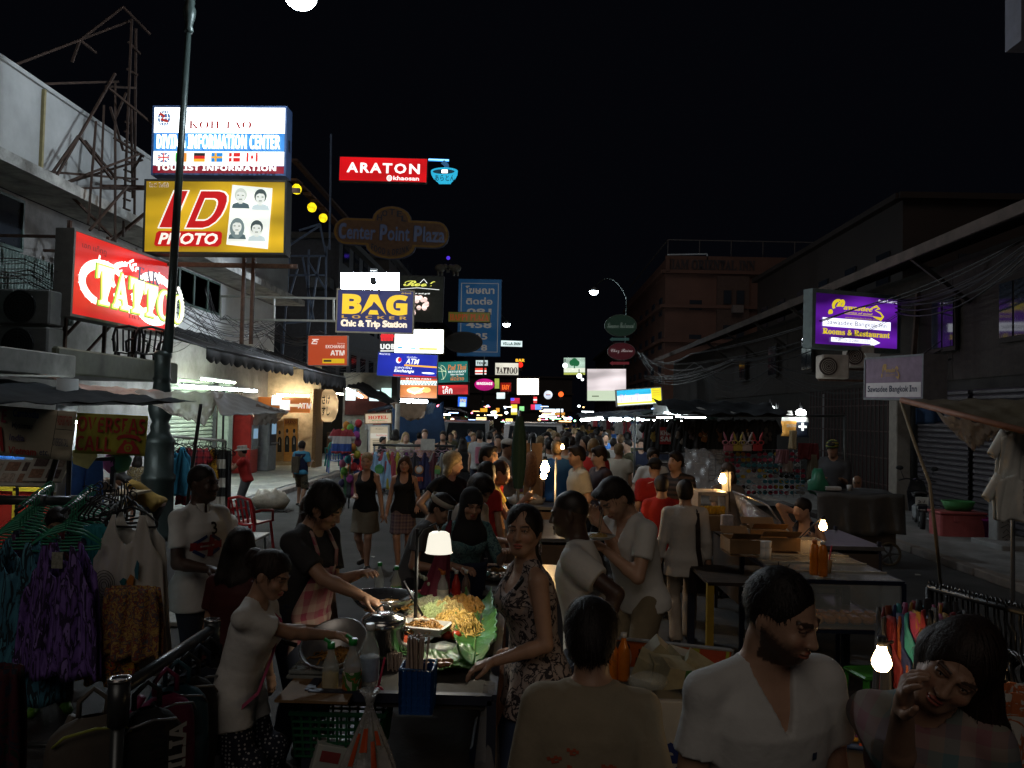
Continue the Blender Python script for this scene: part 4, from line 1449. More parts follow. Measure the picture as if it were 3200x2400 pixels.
s.strokes([[(.10+.17*cos(a),.5+.35*sin(a))for a in[pi*i/8-1.57 for i in Rg(9)]],[(.02,.25),(.28,.5)],[(.0,.45),(.27,.45)],[(.1,.2),(.18,.85)]],.03,E('padthai_line',(.6,.75,.5),.9),'emblem')
s=Sign('hanging_sign','long red lit soft drink sign with white script, below the teal one',(1365,1204),(1462,1203),(1365,1233),37,case=CASE,grp=G_L,fm=.05)
s.rect(0,0,1,1,emit('cola_red',(.55,.015,.02),.9,un=.5,uscale=1.5,sp=1));s.text('โค้ก',.17,.1,.50,.92,W1,bo=.02);s.rect(.42,1.06,1.0,1.12,E('neon_red',(1,.02,.05),1.4,sp=1),'tube')
s=Sign('hanging_sign','dark restaurant sign reading Roof with a pale pink lit flower shape',(1252,862),(1385,866),(1250,1000),33,case=CASE,grp=G_L,fm=.04)
s.rect(0,0,1,1,mat('roof_face',(.045,.05,.04)));RL=E('roof_lime',(.75,.75,.12),1.1,sp=1)
s.text('Roof',.07,.10,.82,.28,RL,'script',bo=.02);s.strokes([[(.02,.30),(.4,.26),(.92,.29)]],.012,W1,'stripe');s.strokes([[(.46,.15),(.55,.06),(.63,.15)]],.015,W1,'stripe');s.text('bar and grill',.30,.37,.70,.41,W1,'sans')
hp=E('heart_pink',(.75,.55,.50),1.3,un=.5,sp=1,us=7)
for k in Rg(26):
 a=uni(0,6.28);q=rnd.random()**.5
 u,v=.43+.22*q*cos(a),.66+.2*q*sin(a)
 v+=abs(u-.43)*-.35+.03
 s.ell(u,v,.055,.055,hp,'emblem',n=10)
s=Sign('hanging_sign','tall unlit blue board with pale Thai words and telephone digits',(1434,872),(1567,874),(1430,1112),45,case=mat('blue_board_edge',(.02,.08,.2)),grp=G_L,fm=.03,tk=.15)
s.rect(0,0,1,1,emit('blue_board_glow',(.010,.075,.19),.33,sp=False));BP=E('blue_board_print',(.33,.30,.27),.3)  # unlit board and print given weak emission in place of light reaching them
for a,b_,c_,d in((.06,.05,.94,.057),(.06,.94,.94,.947),(.06,.05,.075,.947),(.925,.05,.94,.947)):s.rect(a,b_,c_,d,BP,'border')
for w,v0,v1,u0,u1 in(('โฆษณา',.085,.19,.16,.84),('ติดต่อ',.235,.33,.18,.80),('081',.38,.46,.2,.78),('458',.55,.635,.19,.79),('35',.70,.785,.42,.70),('8',.85,.93,.55,.70)):s.text(w,u0,v0,u1,v1,BP,bo=.03)
s=Sign('hanging_sign','dark unlit oval sign in front of the tall blue board',(1389,1036),(1508,1036),(1389,1103),36,grp=G_L)
s.ell(.5,.5,.5,.5,CASE,'sign_face',36);s.strokes([[(.5+.47*cos(a*.2618),.5+.45*sin(a*.2618))for a in Rg(25)]],.02,mat('oval_rim',(.08,.07,.06)),'border')
prism_([(s.W*(.5+.5*cos(a*.2618)),s.H*(.5+.5*sin(a*.2618)))for a in Rg(24)],.15,MTr((0,.01,0))).Bd('sign_case',CASE,s.t)
s=Sign('hanging_sign','narrow dim green and orange banner sign across the tall blue board',(1402,975),(1531,977),(1402,1005),40,case=CASE,grp=G_L,fm=.02)
s.rect(0,0,1,1,emit('dim_green',(.10,.09,.015),.5));s.text('HAPPY PLAZA',.03,.2,.97,.85,E('dim_red',(.30,.03,.01),.6),'serif')
ex=EM('rooftop_ornament',at(1400,838,60),'pair of dim pale elephant figures with a purple lamp','ornament')
for sx in(-.55,.55):
 b=MB();b.ball((sx,0,0),(.42,.2,.3),12,8);b.ball((sx*.3+sx*.05,0,.12),(.2,.15,.2),10,7);b.tube([(sx*.25,0,.05),(sx*.12,0,-.15),(sx*.1,0,-.32)],.05);b.cyl((sx*.8,0,-.2),(sx*.8,0,-.55),.09);b.cyl((sx*1.3,0,-.2),(sx*1.3,0,-.55),.09)
 b.Bd('elephant',mat('elephant_grey',(.10,.09,.07)),ex)
ball_((0,0,.75),.14).Bd('lamp',E('purple_lamp',(.10,.04,.8),.9),ex)
def lit(label,tl,tr,bl,y,c,st=1.0,txt=None,tc=W1,grp=G_L,style='sans',un=.3,case=CASE,stripes=(),oval=False,tbox=(.08,.25,.92,.75),bo=.02):
 s=Sign('hanging_sign',label,tl,tr,bl,y,case=None if oval else case,grp=grp,fm=.03,tk=.2)
 nm='lit_%d_%d'%tl
 m=emit(nm,c,st,un=un,sp=1)
 if oval:
  prism_([(s.W*(.5+.5*cos(a*.2618)),s.H*(.5+.5*sin(a*.2618)))for a in Rg(24)],.2,MTr((0,.01,0))).Bd('sign_case',case,s.t)
  s.ell(.5,.5,.48,.48,m)
 else:
  s.rect(0,0,1,1,m)
 for i,(a,b_,c_,d,cc,k)in En(stripes):
  s.rect(a,b_,c_,d,E('%s_s%d'%(nm,i),cc,k,sp=1),'stripe')
 if txt:s.text(txt,*tbox,tc,style,bo=bo)
 return s
INK=E('dark_ink',(.02,.02,.02),.3)
lit('small white oblong inn sign with rounded end, above the crowd',(1566,1064),(1632,1066),(1566,1082),60,(.7,.85,.85),1.2,'VILLA INN',E('ink_green',(.05,.12,.1),.5))
lit('magenta oval massage and beauty sign',(1482,1182),(1547,1183),(1482,1221),52,(.50,.005,.18),.9,'MASSAGE',oval=True,tbox=(.12,.3,.88,.52))._y
s=lit('cream tattoo sign with dark letters beside the red traffic light',(1548,1134),(1620,1135),(1548,1171),60,(.62,.60,.50),1.1,'TATTOO',E('ink_brown',(.05,.03,.03),.5),style='serif',tbox=(.04,.35,.96,.9))
lit('pale strip sign with dark text, top of the small stack',(1487,1126),(1524,1126),(1487,1143),62,(.5,.6,.6),1.2,'TOUR',INK)
lit('red and white striped sign in the small stack',(1485,1150),(1520,1150),(1485,1170),62,(.7,.05,.03),1.1,None,stripes=((0,.35,1,.62,(.9,.9,.85),1.2),(0,.85,1,1,(.9,.95,.95),1.2)))
lit('green and white sign behind the magenta oval',(1546,1183),(1560,1183),(1546,1214),54,(.35,.45,.08),1.0,None)
lit('dim red sign with orange letters left of the big cream screen',(1564,1196),(1597,1196),(1564,1223),62,(.25,.01,.005),.8,'EASY',E('neon_orange',(1,.16,.02),1.2),tbox=(.15,.25,.85,.8))
lit('large cream lit billboard over the middle of the street',(1616,1183),(1683,1183),(1616,1233),75,(1.0,.83,.66),3.2,None,un=.1)
lit('yellow neon BAR letters above the traffic light',(1611,1121),(1640,1121),(1611,1131),80,(.05,.02,.0),.3,'BAR',E('neon_amber',(1,.5,.02),1.4,sp=1),tbox=(.02,.05,.98,.95))
lit('small white sign over the stalls',(1552,1227),(1578,1227),(1552,1246),60,(.7,.85,.85),1.3,None)
lit('blue and yellow vertical sign beside the blue tarpaulin',(1432,1240),(1459,1241),(1434,1270),45,(.02,.12,.7),1.3,'เกม',E('yel_print',(.9,.75,.05),1.2),stripes=((.2,.55,.9,1,(.5,.75,.9),1.2),),tbox=(.25,.2,.9,.5))
lit('red blue neon bars sign in the distance',(1596,1244),(1624,1244),(1596,1261),80,(.5,.02,.05),1.2,None,stripes=((0,0,.4,.45,(.1,.1,1),1.4),))
lit('yellow and white stacked shop sign',(1597,1264),(1616,1264),(1597,1296),75,(.75,.62,.05),1.2,None,stripes=((0,.4,1,.75,(.75,.85,.85),1.3),))
lit('small bright green sign',(1623,1270),(1638,1270),(1623,1284),85,(.3,.8,.3),1.2)
lit('red and blue double sign',(1659,1264),(1692,1264),(1659,1280),90,(.75,.03,.1),1.2,None,stripes=((.4,0,1,1,(.15,.35,.9),1.3),))
lit('red and white tall sign under the cream billboard',(1667,1240),(1678,1240),(1667,1260),85,(.75,.05,.05),1.2,None,stripes=((0,.35,1,.6,(.9,.9,.9),1.3),))
lit('orange lit shop board over stalls',(1501,1276),(1523,1276),(1501,1287),55,(.85,.42,.02),1.1)
lit('orange lantern sign by a small bulb',(1550,1275),(1561,1275),(1550,1287),55,(.85,.38,.03),1.1)
lit('cream and pink round-cornered lit box beside the white van',(1488,1304),(1520,1304),(1488,1326),38,(.9,.7,.5),1.5,None,stripes=((0,0,1,.3,(1,.8,.3),1.4),))
lit('yellow and pink lit box further along',(1580,1308),(1602,1308),(1580,1325),45,(.95,.65,.3),1.4,None,stripes=((0,0,1,.4,(1,.8,.2),1.4),))
for i,(a,b_)in En(((1699,1737),(1737,1762))):
 lit(['long white lit shopfront sign at the end of the street','shorter white lit shopfront sign at the end of the street'][i],(a,1278),(b_-2,1278),(a,1288),110,(.75,.88,1.0),2.2)
lit('amber lit shopfront strip at the end of the street',(1694,1289),(1765,1289),(1694,1297),112,(.55,.24,.04),.9)
lit('round white lit burger sign above the end of the street',(1699,1220),(1727,1220),(1699,1248),90,(.62,.68,.78),1.2,None,oval=True,stripes=((.25,.42,.78,.5,(.5,.1,.05),.8),(.25,.56,.78,.62,(.1,.15,.5),.8)))
for i,(x,y,c,lb)in En(((1626,1143,(1,.02,.01),'round red traffic light beside the cream tattoo sign'),(1753,1235,(1,.12,.02),'round orange red traffic light near the pale billboard'))):
 p=at(x,y,85)
 t=EM('traffic_light',p,lb,'traffic light','traffic lights over the street')
 box_((0,.12,0),(.5,.2,1.2),bev=.05).Bd('housing',CASE,t);ball_((0,-.02,.1),(.27,.1,.27),12,8).Bd('lens',E('signal_%d'%i,c,1.8,sp=1),t)
 cyl_((0,.15,-.6),(0,.15,-p.z),.06,n=8).Bd('pole',CASE,t)
lit('pale billboard with faint pink and green print, behind the slim lamp',(1835,1153),(1956,1153),(1831,1252),40,(.62,.55,.56),1.1,None,grp=G_R,un=.35,stripes=((0,.68,1,1,(.55,.65,.48),1.05),(.12,.84,.30,.88,(.25,.3,.2),.7)))
s=lit('green tree advertising board lit by two small lamps',(1762,1118),(1828,1118),(1762,1171),75,(.45,.62,.50),.8,None,grp=G_R,stripes=((0,.6,1,.85,(.8,.85,.7),1.0),(0,.87,1,1,(.5,.55,.1),.8)))
for u,v,r in((.5,.2,.14),(.4,.3,.14),(.6,.32,.14)):s.ell(u,v,r,r*1.3,E('tree_green',(.01,.16,.05),.7),'picture')
s.rect(.47,.4,.53,.62,mat('tree_green'),'picture')
for x,y in((1766,1142),(1810,1175),(1820,1186)):
 p=at(x,y,72);t=EM('spot_lamp',p,{1766:'small white spot lamp at the edge of the tree board',1810:'small white spot lamp under the tree board',1820:'smallest white spot lamp beside a dark pole'}[x],'lamp','small lamps by the tree board')
 ball_((0,0,0),.22 if x!=1820 else .12).Bd('bulb',E('spot_white',(.9,1,1),3.5,sp=1),t);cyl_((0,.1,.1),(0,.3,.6),.04,n=5).Bd('arm',CASE,t)
s=Sign('hanging_sign','turquoise and yellow lit travel agency sign with pink letters',(1927,1221),(2064,1212),(1930,1268),25,case=mat('pale_case'),grp=G_R,fm=.03)
s.rect(0,0,1,1,emit('tour_white',(.70,.85,.85),1.4,sp=1));s.rect(0,0,.78,.35,E('tour_cyan',(.02,.42,.68),1.1,un=.3,sp=1));s.rect(.78,0,1,.95,E('tour_yellow',(.85,.75,.02),1.1,sp=1));s.rect(0,.82,.8,.95,E('tour_gold',(.9,.7,.1),1.2))
s.text('Dior Tour',.06,.28,.74,.78,E('tour_pink',(.62,.40,.55),1.1),'serif')
for k in Rg(3):s.rect(.8,.12+k*.15,.97,.18+k*.15,E('tour_mark',(.6,.45,.03),.9),'stripe')
for(lb,cx,cy,rx,ry,rim,face,tx,st)in(('dark green oval restaurant sign on the slim lamp post',1940,1017,51,35,(.16,.2,.18),(.012,.03,.02),'Kinnaree Restaurant','script'),('dark red oval restaurant sign with silver rim below the green one',1942,1098,44,28,(.25,.25,.26),(.07,.01,.015),'Chez Raine','script')):
 s=Sign('hanging_sign',lb,(cx-rx,cy-ry),(cx+rx,cy-ry),(cx-rx,cy+ry),49,grp=G_R)
 prism_([(s.W*(.5+.5*cos(a*.2618)),s.H*(.5+.5*sin(a*.2618)))for a in Rg(24)],.15,MTr((0,.01,0))).Bd('sign_case',mat('rim%d'%cx,rim),s.t)
 s.ell(.5,.5,.48,.475,emit('oval_face_%d'%cx,face,.35));s.text(tx,.08 if cx==1940 else .12,.36,.92 if cx==1940 else .9,.62,E('oval_print_%d'%cx,(.10,.13,.11)if cx==1940 else(.42,.36,.36),.6),st)
for(lb,y,c)in(('thin green arrow board between the two oval signs',1060,(.02,.05,.045)),('thin red arrow board under the red oval sign',1135,(.12,.015,.02))):
 s=Sign('arrow_sign',lb,(1905,y-7),(1966,y-7),(1905,y+7),48.8,grp='arrow boards on the slim lamp post')
 s.poly([(0,.5),(.16,0),(.16,.2),(1,.2),(1,.8),(.16,.8),(.16,1)],emit('arrow_%d'%y,c,.6),'sign_face')
 prism_([(0,s.H*.5),(s.W*.16,0),(s.W*.16,s.H*.2),(s.W,s.H*.2),(s.W,s.H*.8),(s.W*.16,s.H*.8),(s.W*.16,s.H)],.06,MTr((0,.01,0))).Bd('sign_case',mat('arrow_rim',(.3,.32,.32)),s.t)
s=Sign('hanging_sign','purple lit inn sign with yellow script and a white arrow',(2549,914),(2804,937),(2537,1073),19.6,20.4,case=mat('grey_green_case',(.12,.15,.15)),grp=G_R,fm=.10,tk=.3)
PUR=emit('purple_face',(.085,.008,.25),.85,un=.75,uscale=1.3,sp=1)
s.rect(0,0,1,1,PUR);SY=E('purple_yellow',(.75,.58,.02),.95)
def sawas(s,u0,v0,u1,v1,m):
 W_,H_=u1-u0,v1-v0
 f=lambda pts:[(u0+u*W_,v0+v*H_)for u,v in pts]
 s.text('S',u0,v0,u0+.30*W_,v1,m,'script',bo=.04)
 s.strokes([f([(.78,.36),(.88,.22),(.93,.33),(.85,.46),(.95,.58),(1.0,.78),(.96,.93),(.82,.82)])],[.02,.05,.06,.02,.035,.055,.075,.02],m,'emblem')
 s.text('awasdee',u0+.27*W_,v0+.28*H_,u0+.80*W_,v0+.56*H_,m,'serital',bo=.02)
 s.text('Service of mind',u0+.28*W_,v0+.64*H_,u0+.80*W_,v0+.74*H_,m,'serital')
 s.strokes([f([(.26,.78),(.82,.80)])],.008,m,'stripe')
sawas(s,.15,.09,.82,.45,SY)
s.text('www.sawasdee-hotels.com',.35,.42,.75,.465,E('purple_yellow2',(.5,.36,.05),.8),'light')
WP=E('purple_white',(.86,.88,1.0),1.5,sp=1)
s.rect(.08,.475,.91,.645,WP,'panel');s.text('Sawasdee Bangkok Inn',.13,.505,.86,.63,E('purple_ink',(.04,.04,.08),.5),'light')
s.text('Rooms & Restaurant',.08,.685,.90,.80,SY,'serif',bo=.02)
s.poly([(.18,.855),(.66,.855),(.66,.81),(.78,.905),(.66,.995),(.66,.94),(.18,.94)],WP,'arrow');s.text('Tel. 0-2280-1251',.22,.87,.66,.925,mat('purple_ink'),'light')
s.text('ห้องพัก ร้านอาหาร',.75,.03,.98,.085,WP)
s=Sign('hanging_sign','unlit mauve inn sign with white name panel, below the purple one',(2706,1124),(2884,1112),(2707,1243),17.2,15.6,case=mat('mauve_case',(.15,.15,.17)),grp=G_R,fm=.04,tk=.5)
s.rect(0,0,1,1,mat('mauve_face',(.20,.13,.19)));s.rect(.02,.62,.98,.98,mat('name_panel',(.58,.52,.53),var=.12),'panel');s.text('Sawasdee Bangkok Inn',.05,.69,.92,.90,mat('name_ink',(.05,.05,.08)),'sans');sawas(s,.30,.14,.62,.54,mat('dull_gold',(.42,.24,.06)))
# -- small builders
def one(name,label,cat,mb,m,grp=None,og=None):
 o=mb.Bd(name,m)
 if og is not None:o.location=og
 return tag(o,label,cat,grp)
TUBE=emit('fluorescent',(.86,.97,1.0),80,sp=1)
TUBEW=emit('fluorescent_warm',(1.0,.88,.62),110,sp=1)
def tube_light(a,b,label,grp='fluorescent tubes over the stalls',m=None,r=.019):
 a,b=Vec(a),Vec(b)
 t=EM('fluorescent_lamp',a.lerp(b,.5),label,'lamp',grp)
 cyl_(a,b,r,n=8).Bd('tube',m or TUBE,t,1)
 up=Vec((0,0,.05))
 bar_(a+up,b+up,.05,.04).Bd('batten',mat('lamp_batten',(.5,.5,.48)),t,1)
 return t
def bulb(p,label,st=60,c=(1.0,.55,.18),r=.034,wire=None,watts=0):
 t=EM('light_bulb',p,label,'light bulb','bare light bulbs over the carts')
 lathe_([(.0,-r),(r*.6,-r*.82),(r*.95,-r*.3),(r*.98,.1*r),(r*.75,r*.8),(r*.5,r*1.3),(r*.45,r*1.7)],n=14).Bd('glass',emit('bulb_glow_%d_%d'%(st,int(c[2]*100)),c,st,sp=1),t)
 cyl_((0,0,r*1.65),(0,0,r*2.7),r*.45,n=10).Bd('socket',M_black,t)
 if wire:tube_([(0,0,r*2.6)]+[Vec(w)-Vec(p)for w in wire],.006,5).Bd('wire',M_black,t)
 return t
def garment(w,L,kind='tank',folds=5,sd=0,th=.01,flare=1.25,back=True):
 r=random.Random(sd)
 ph=r.uniform(0,6)
 mb=MB()
 def top(u):
  a=abs(u)
  if kind=='tank':
   if a<.42:return-.20*(1-(a/.42)**2)**.8-.0
   if a<.62:return .0-.03*(a-.42)
   return-.03-.27*((a-.62)/.38)**.6
  if kind=='tee':
   if a<.3:return-.07*(1-(a/.3)**2)
   return-.10*(a-.3)
  return 0
 def wid(z):
  t=-z/L
  if kind=='tee':return w*.5*(1+.04*t)
  return w*.5*(.92+(flare-.92)*t**.8)
 for side in((-1,1)if back else(-1,)):
  def fn(u,v,side=side):
   uu=u*2-1
   zt=top(uu)*(1 if side<0 else .6)
   z=zt+(-L-zt)*v
   W_=wid(z)
   amp=.026*(v**.7)
   y=side*(.03+.03*cos(uu*1.5))+amp*sin(uu*folds*1.6+ph+.8*sin(v*3))+.01*sin(uu*17+v*5+ph)
   return(uu*W_,y,z+.012*sin(uu*9+ph)*v)
  mb.sheet(fn,28,16,th=th)
 if kind=='tee':
  for s in(-1,1):
   mb.sheet(lambda u,v,s=s:(s*(w*.5-.05+.12*u+.035*sin(v*6.283)),.045*cos(v*6.283)*(1-.3*u),-.045-.19*u+.055*sin(v*6.283)*(1-.4*u)),5,12,th=.004)
 return mb
def hanger(w=.40,hook=.08):
 mb=MB()
 mb.tube([(0,0,.03),(-w*.25,0,0),(-w*.5,0,-.07),(-w*.49,0,-.10),(-w*.35,0,-.105),(w*.35,0,-.105),(w*.49,0,-.10),(w*.5,0,-.07),(w*.25,0,0)],.008,5,closed=1)
 mb.tube([(0,0,.03),(0,0,.03+hook*.5),(.03,0,.03+hook*.75),(.03,0,.03+hook*1.15),(0,0,.03+hook*1.35),(-.028,0,.03+hook*1.2)],.005,5)
 return mb
def pattern(name,cols,scale=9,ro=.8,kind='noise',w=None):
 if name in _mats:return _mats[name]
 m=mat(name,cols[0],ro=ro,var=0)
 nt=m.node_tree
 b=nt.nodes['Principled BSDF']
 tc=ND(nt,'ShaderNodeTexCoord')
 mp=ND(nt,'ShaderNodeMapping')
 nt.links.new(tc.outputs['Object'],mp.inputs[0])
 if 'dye' in name:SI(mp,'Scale',(1.6,1.6,.3))
 ramp=ND(nt,'ShaderNodeValToRGB')
 ramp.color_ramp.interpolation='CONSTANT' if kind!='soft' else 'LINEAR'
 el=ramp.color_ramp.elements
 n=len(cols)
 while len(el)<n:el.new(.5)
 for i,c in En(cols):
  lo,hi=(.32,.68)if kind in('noise','soft','camo')else(0,1)
  el[i].position=0 if i==0 else lo+(hi-lo)*i/n
  el[i].color=col4(c)
 if kind in('noise','soft','camo'):
  t=ND(nt,'ShaderNodeTexNoise');SI(t,'Scale',scale);SI(t,'Detail',2 if kind!='noise' else 5)
  SI(t,'Distortion',1.5)
  nt.links.new(mp.outputs[0],t.inputs['Vector']);nt.links.new(t.outputs['Fac'],ramp.inputs[0])
  nt.links.new(ramp.outputs[0],b.inputs['Base Color'])
 elif kind=='dots':
  t=ND(nt,'ShaderNodeTexVoronoi');SI(t,'Scale',scale);SI(t,'Randomness',.25)
  nt.links.new(mp.outputs[0],t.inputs['Vector']);nt.links.new(t.outputs['Distance'],ramp.inputs[0])
  for i in Rg(n):el[i].position=0 if i==0 else .30
  nt.links.new(ramp.outputs[0],b.inputs['Base Color'])
 elif kind in('stripes','plaid'):
  sep=ND(nt,'ShaderNodeSeparateXYZ');nt.links.new(mp.outputs[0],sep.inputs[0])
  def band(axis,ph=.0):
   mu=ND(nt,'ShaderNodeMath');mu.operation='MULTIPLY_ADD';SI(mu,1,scale);SI(mu,2,ph+50)
   nt.links.new(sep.outputs[axis],mu.inputs[0])
   fr=ND(nt,'ShaderNodeMath');fr.operation='FRACT';nt.links.new(mu.outputs[0],fr.inputs[0])
   return fr.outputs[0]
  nt.links.new(band(2 if kind=='stripes' else 0),ramp.inputs[0])
  if kind=='plaid':
   r2=ND(nt,'ShaderNodeValToRGB');r2.color_ramp.interpolation='CONSTANT'
   e2=r2.color_ramp.elements
   while len(e2)<n:e2.new(.5)
   for i,c in En(cols):
    e2[i].position=i/n;e2[i].color=col4(c)
   nt.links.new(band(2,.3),r2.inputs[0])
   mx=ND(nt,'ShaderNodeMix');mx.data_type='RGBA';SI(mx,0,.5)
   nt.links.new(ramp.outputs[0],mx.inputs[6]);nt.links.new(r2.outputs[0],mx.inputs[7]);nt.links.new(mx.outputs[2],b.inputs['Base Color'])
  else:
   nt.links.new(ramp.outputs[0],b.inputs['Base Color'])
 return m
def decal_text(parent,s,W_,H_,M,m,style=None,bo=.02,name='lettering'):
 vs,fs=text_mesh(fancy(s,style)if style else s,bo)
 x0,x1=min(p[0]for p in vs),max(p[0]for p in vs)
 z0,z1=min(p[1]for p in vs),max(p[1]for p in vs)
 pts=[M@Vec(((x-x0)/(x1-x0)*W_-W_/2,0,(z-z0)/(z1-z0)*H_-H_/2))for x,z in vs]
 return MB().add(pts,fs).Bd(name,m,parent)
bl=EM('billboard_frame',(-8.8,16.5,6.4),'rusty lattice tower of an old billboard standing on the ledge of the white building','frame')
def lat(a,b_,ya,yb,w=.042):
 bar_(at(a[0],a[1],ya),at(b_[0],b_[1],yb),w).Bd('strut',mat('dark_rust',(.05,.028,.02),ro=.85,var=.5),bl,1)
for a,b_,ya,yb in(((275,700),(300,380),15.5,16),((310,720),(325,330),16,16.5),((360,770),(360,260),16.5,17),((385,740),(412,60),17.5,17.5),((420,700),(425,90),18,18),((165,570),(360,230),15,17),((150,560),(245,425),15,15.5),((245,425),(350,560),15.5,16.5),((265,440),(365,560),16,17),((205,570),(440,480),15.5,17),((180,580),(445,500),15.5,17.5),((70,530),(430,560),14.6,17.5),((180,590),(430,585),15.5,17.6),((200,590),(350,740),15.5,16.5),((280,720),(400,580),15.5,17),((340,275),(480,390),16.5,17.2),((355,430),(450,490),17,17.5),((250,125),(385,22),16.5,17.5),((40,205),(250,125),15,16.5),((250,125),(415,62),16.5,17.8),((385,22),(470,108),17.5,18),((225,195),(250,125),16.5,16.5),((250,125),(300,165),16.5,17),((40,265),(370,255),14.8,17.2),((330,270),(425,275),17,18),((400,130),(440,170),17.8,18),((395,215),(430,235),17.8,18),((440,490),(410,540),17.4,17.8),((345,335),(385,470),16.6,17.5),((395,290),(360,370),17.5,17.5),((410,340),(415,620),17.8,18)):
 lat(a,b_,ya,yb)
for k in Rg(12):
 lat((390-k*.6,380+k*30),(412-k*.6,388+k*30),17.7,17.9,.035)
for i,(px,py)in En(((62,958),(55,1075))):
 p=at(px,py,14.2)
 t=EM('air_conditioner',(p.x,p.y,p.z),['grey outdoor air conditioner unit, upper of two with a round fan grille','grey outdoor air conditioner unit, lower of two with a round fan grille'][i],'air conditioner','air conditioners on the left wall')
 box_((0,.25,0),(1.05,.5,.62),bev=.03).Bd('casing',mat('ac_grey',(.12,.12,.115),ro=.5),t)
 b=MB()
 for k in Rg(1,7):b.tube([(.28*k/6*cos(a),-.015,.28*k/6*sin(a))for a in[j*.314 for j in Rg(20)]],.006,4,closed=1)
 for k in Rg(8):b.bar((0,-.015,0),(.28*cos(k*.785),-.015,.28*sin(k*.785)),.008)
 b.Bd('fan_grille',M_black,t)
 cyl_((0,.0,0),(0,-.008,0),.29,n=24).Bd('fan_opening',mat('fan_dark',(.01,.01,.01)),t)
def wire(label,pts,n=7,spread=.12,r=.011,sag=.35,grp='cable bundles strung along the street'):
 t=EM('cable_bundle',pts[0],label,'cables',grp)
 rr=random.Random(len(label))
 for k in Rg(n):
  off=Vec((rr.uniform(-1,1),0,rr.uniform(-1,1)))*spread
  P=[]
  for i in Rg(len(pts)-1):
   P+=sagline(Vec(pts[i])+off,Vec(pts[i+1])+off,sag*rr.uniform(.5,1.3),10)[:-1]
  P.append(Vec(pts[-1])+off)
  tube_(P,r*rr.uniform(.6,1.2),4).Bd('cable',M_black,t,1)
 return t
wire('black cables sagging across the front of the white building',[(-8.9,8,4.6),(-8.7,14,4.5),(-8.3,19,4.6),(-8.2,25,4.7),(-7.9,31,5.0),(-8.0,45,5.2)],10,.22)
wire('tangle of thin cables over the awnings on the left',[(-8.4,17,4.1),(-8.1,20,4.4),(-7.7,23.5,4.2),(-7.6,28,4.0),(-7.0,36,4.4)],8,.3,.008,.6)
wire('loose cable drooping from the bracket to the orange bank sign',[at(640,900,22),at(700,990,24),at(870,1005,26),at(960,1050,27)],5,.12,.010,.4)
# chairs stacked on the canopy (dark plastic)
def plastic_chair(loc,rz,m,label,grp=None,name='plastic_chair',scale=1.0):
 t=EM(name,loc,label,'chair',grp,rz)
 t.scale=(scale,)*3
 sheet_(lambda u,v:((u-.5)*(.44-.03*v),-.22+v*.42,.44+.012*cos(u*6.28)-.02*v),8,6,th=.022).Bd('seat',m,t)
 b=MB()
 for k in Rg(5):
  x0=(k-2)*.085
  b.bar((x0,.20,.44),(x0*1.05,.30,.80),.028,.012)
 b.Bd('back_slat',m,t)
 tube_([(-.22,.20,.43),(-.235,.28,.68),(-.20,.325,.82),(0,.335,.86),(.20,.325,.82),(.235,.28,.68),(.22,.20,.43)],.024,6).Bd('back_frame',m,t)
 for sx in(-1,1):
  tube_([(sx*.235,.26,.62),(sx*.27,.1,.64),(sx*.27,-.16,.62),(sx*.24,-.21,.44)],.022,6).Bd('armrest',m,t)
  bar_((sx*.20,-.20,.44),(sx*.235,-.25,0),.045,.03).Bd('leg',m,t)
  bar_((sx*.20,.19,.44),(sx*.225,.27,0),.045,.03).Bd('leg',m,t)
 return t
for i,(px,py)in En(((405,1140),(452,1142))):
 p=at(px,py,16.2)
 plastic_chair((p.x,p.y,2.79),radians(200+20*i),M_black,['black plastic chair silhouette on the canopy roof, beside the lamp post','second black plastic chair on the canopy roof, half behind the lamp post'][i],'black chairs on the canopy roof',scale=1.15)
tube_light(at(566,1206,19),at(800,1222,24),'row of bright fluorescent tubes under the dark awning',r=.035)
tube_light(at(0,1166,15),at(150,1178,16),'fluorescent tube glimpsed between canopy slab and tarpaulin',m=emit('dim_tube',(.95,.9,.8),4),r=.02)
tube_light((-7.6,11.6,2.0),(-6.2,11.6,2.0),'fluorescent tube inside the photo stall',r=.026)
tube_light(at(852,1238,29.6),at(886,1239,29.6),'short tube above the orange bank shop',m=TUBEW,r=.02)
tube_light((-9.3,30.5,2.75),(-8.1,30.5,2.75),'warm tube behind the orange fascia, lighting the posters',m=TUBEW,r=.025)
tube_light((-8.9,22.4,3.0),(-8.9,25.0,3.0),'white tube over the pale green shutter',m=emit('fluorescent_green',(.9,1,.78),80,sp=1),r=.022)
tube_light((-6.6,11.2,2.0),(-5.9,11.3,2.0),'tube lighting the clothing stall behind the yellow banner')
tube_light(at(1252,1251,27),at(1335,1256,27.2),'wide white tube over the blue tarpaulin',r=.06)
tube_light((-8.6,33,2.9),(-7.6,34,2.9),'warm tube inside the passage beyond the bank shop',m=TUBEW,r=.02)
tube_light(at(1085,1215,34),at(1130,1240,36),'pale tube in the shop behind the ball toys',r=.05)
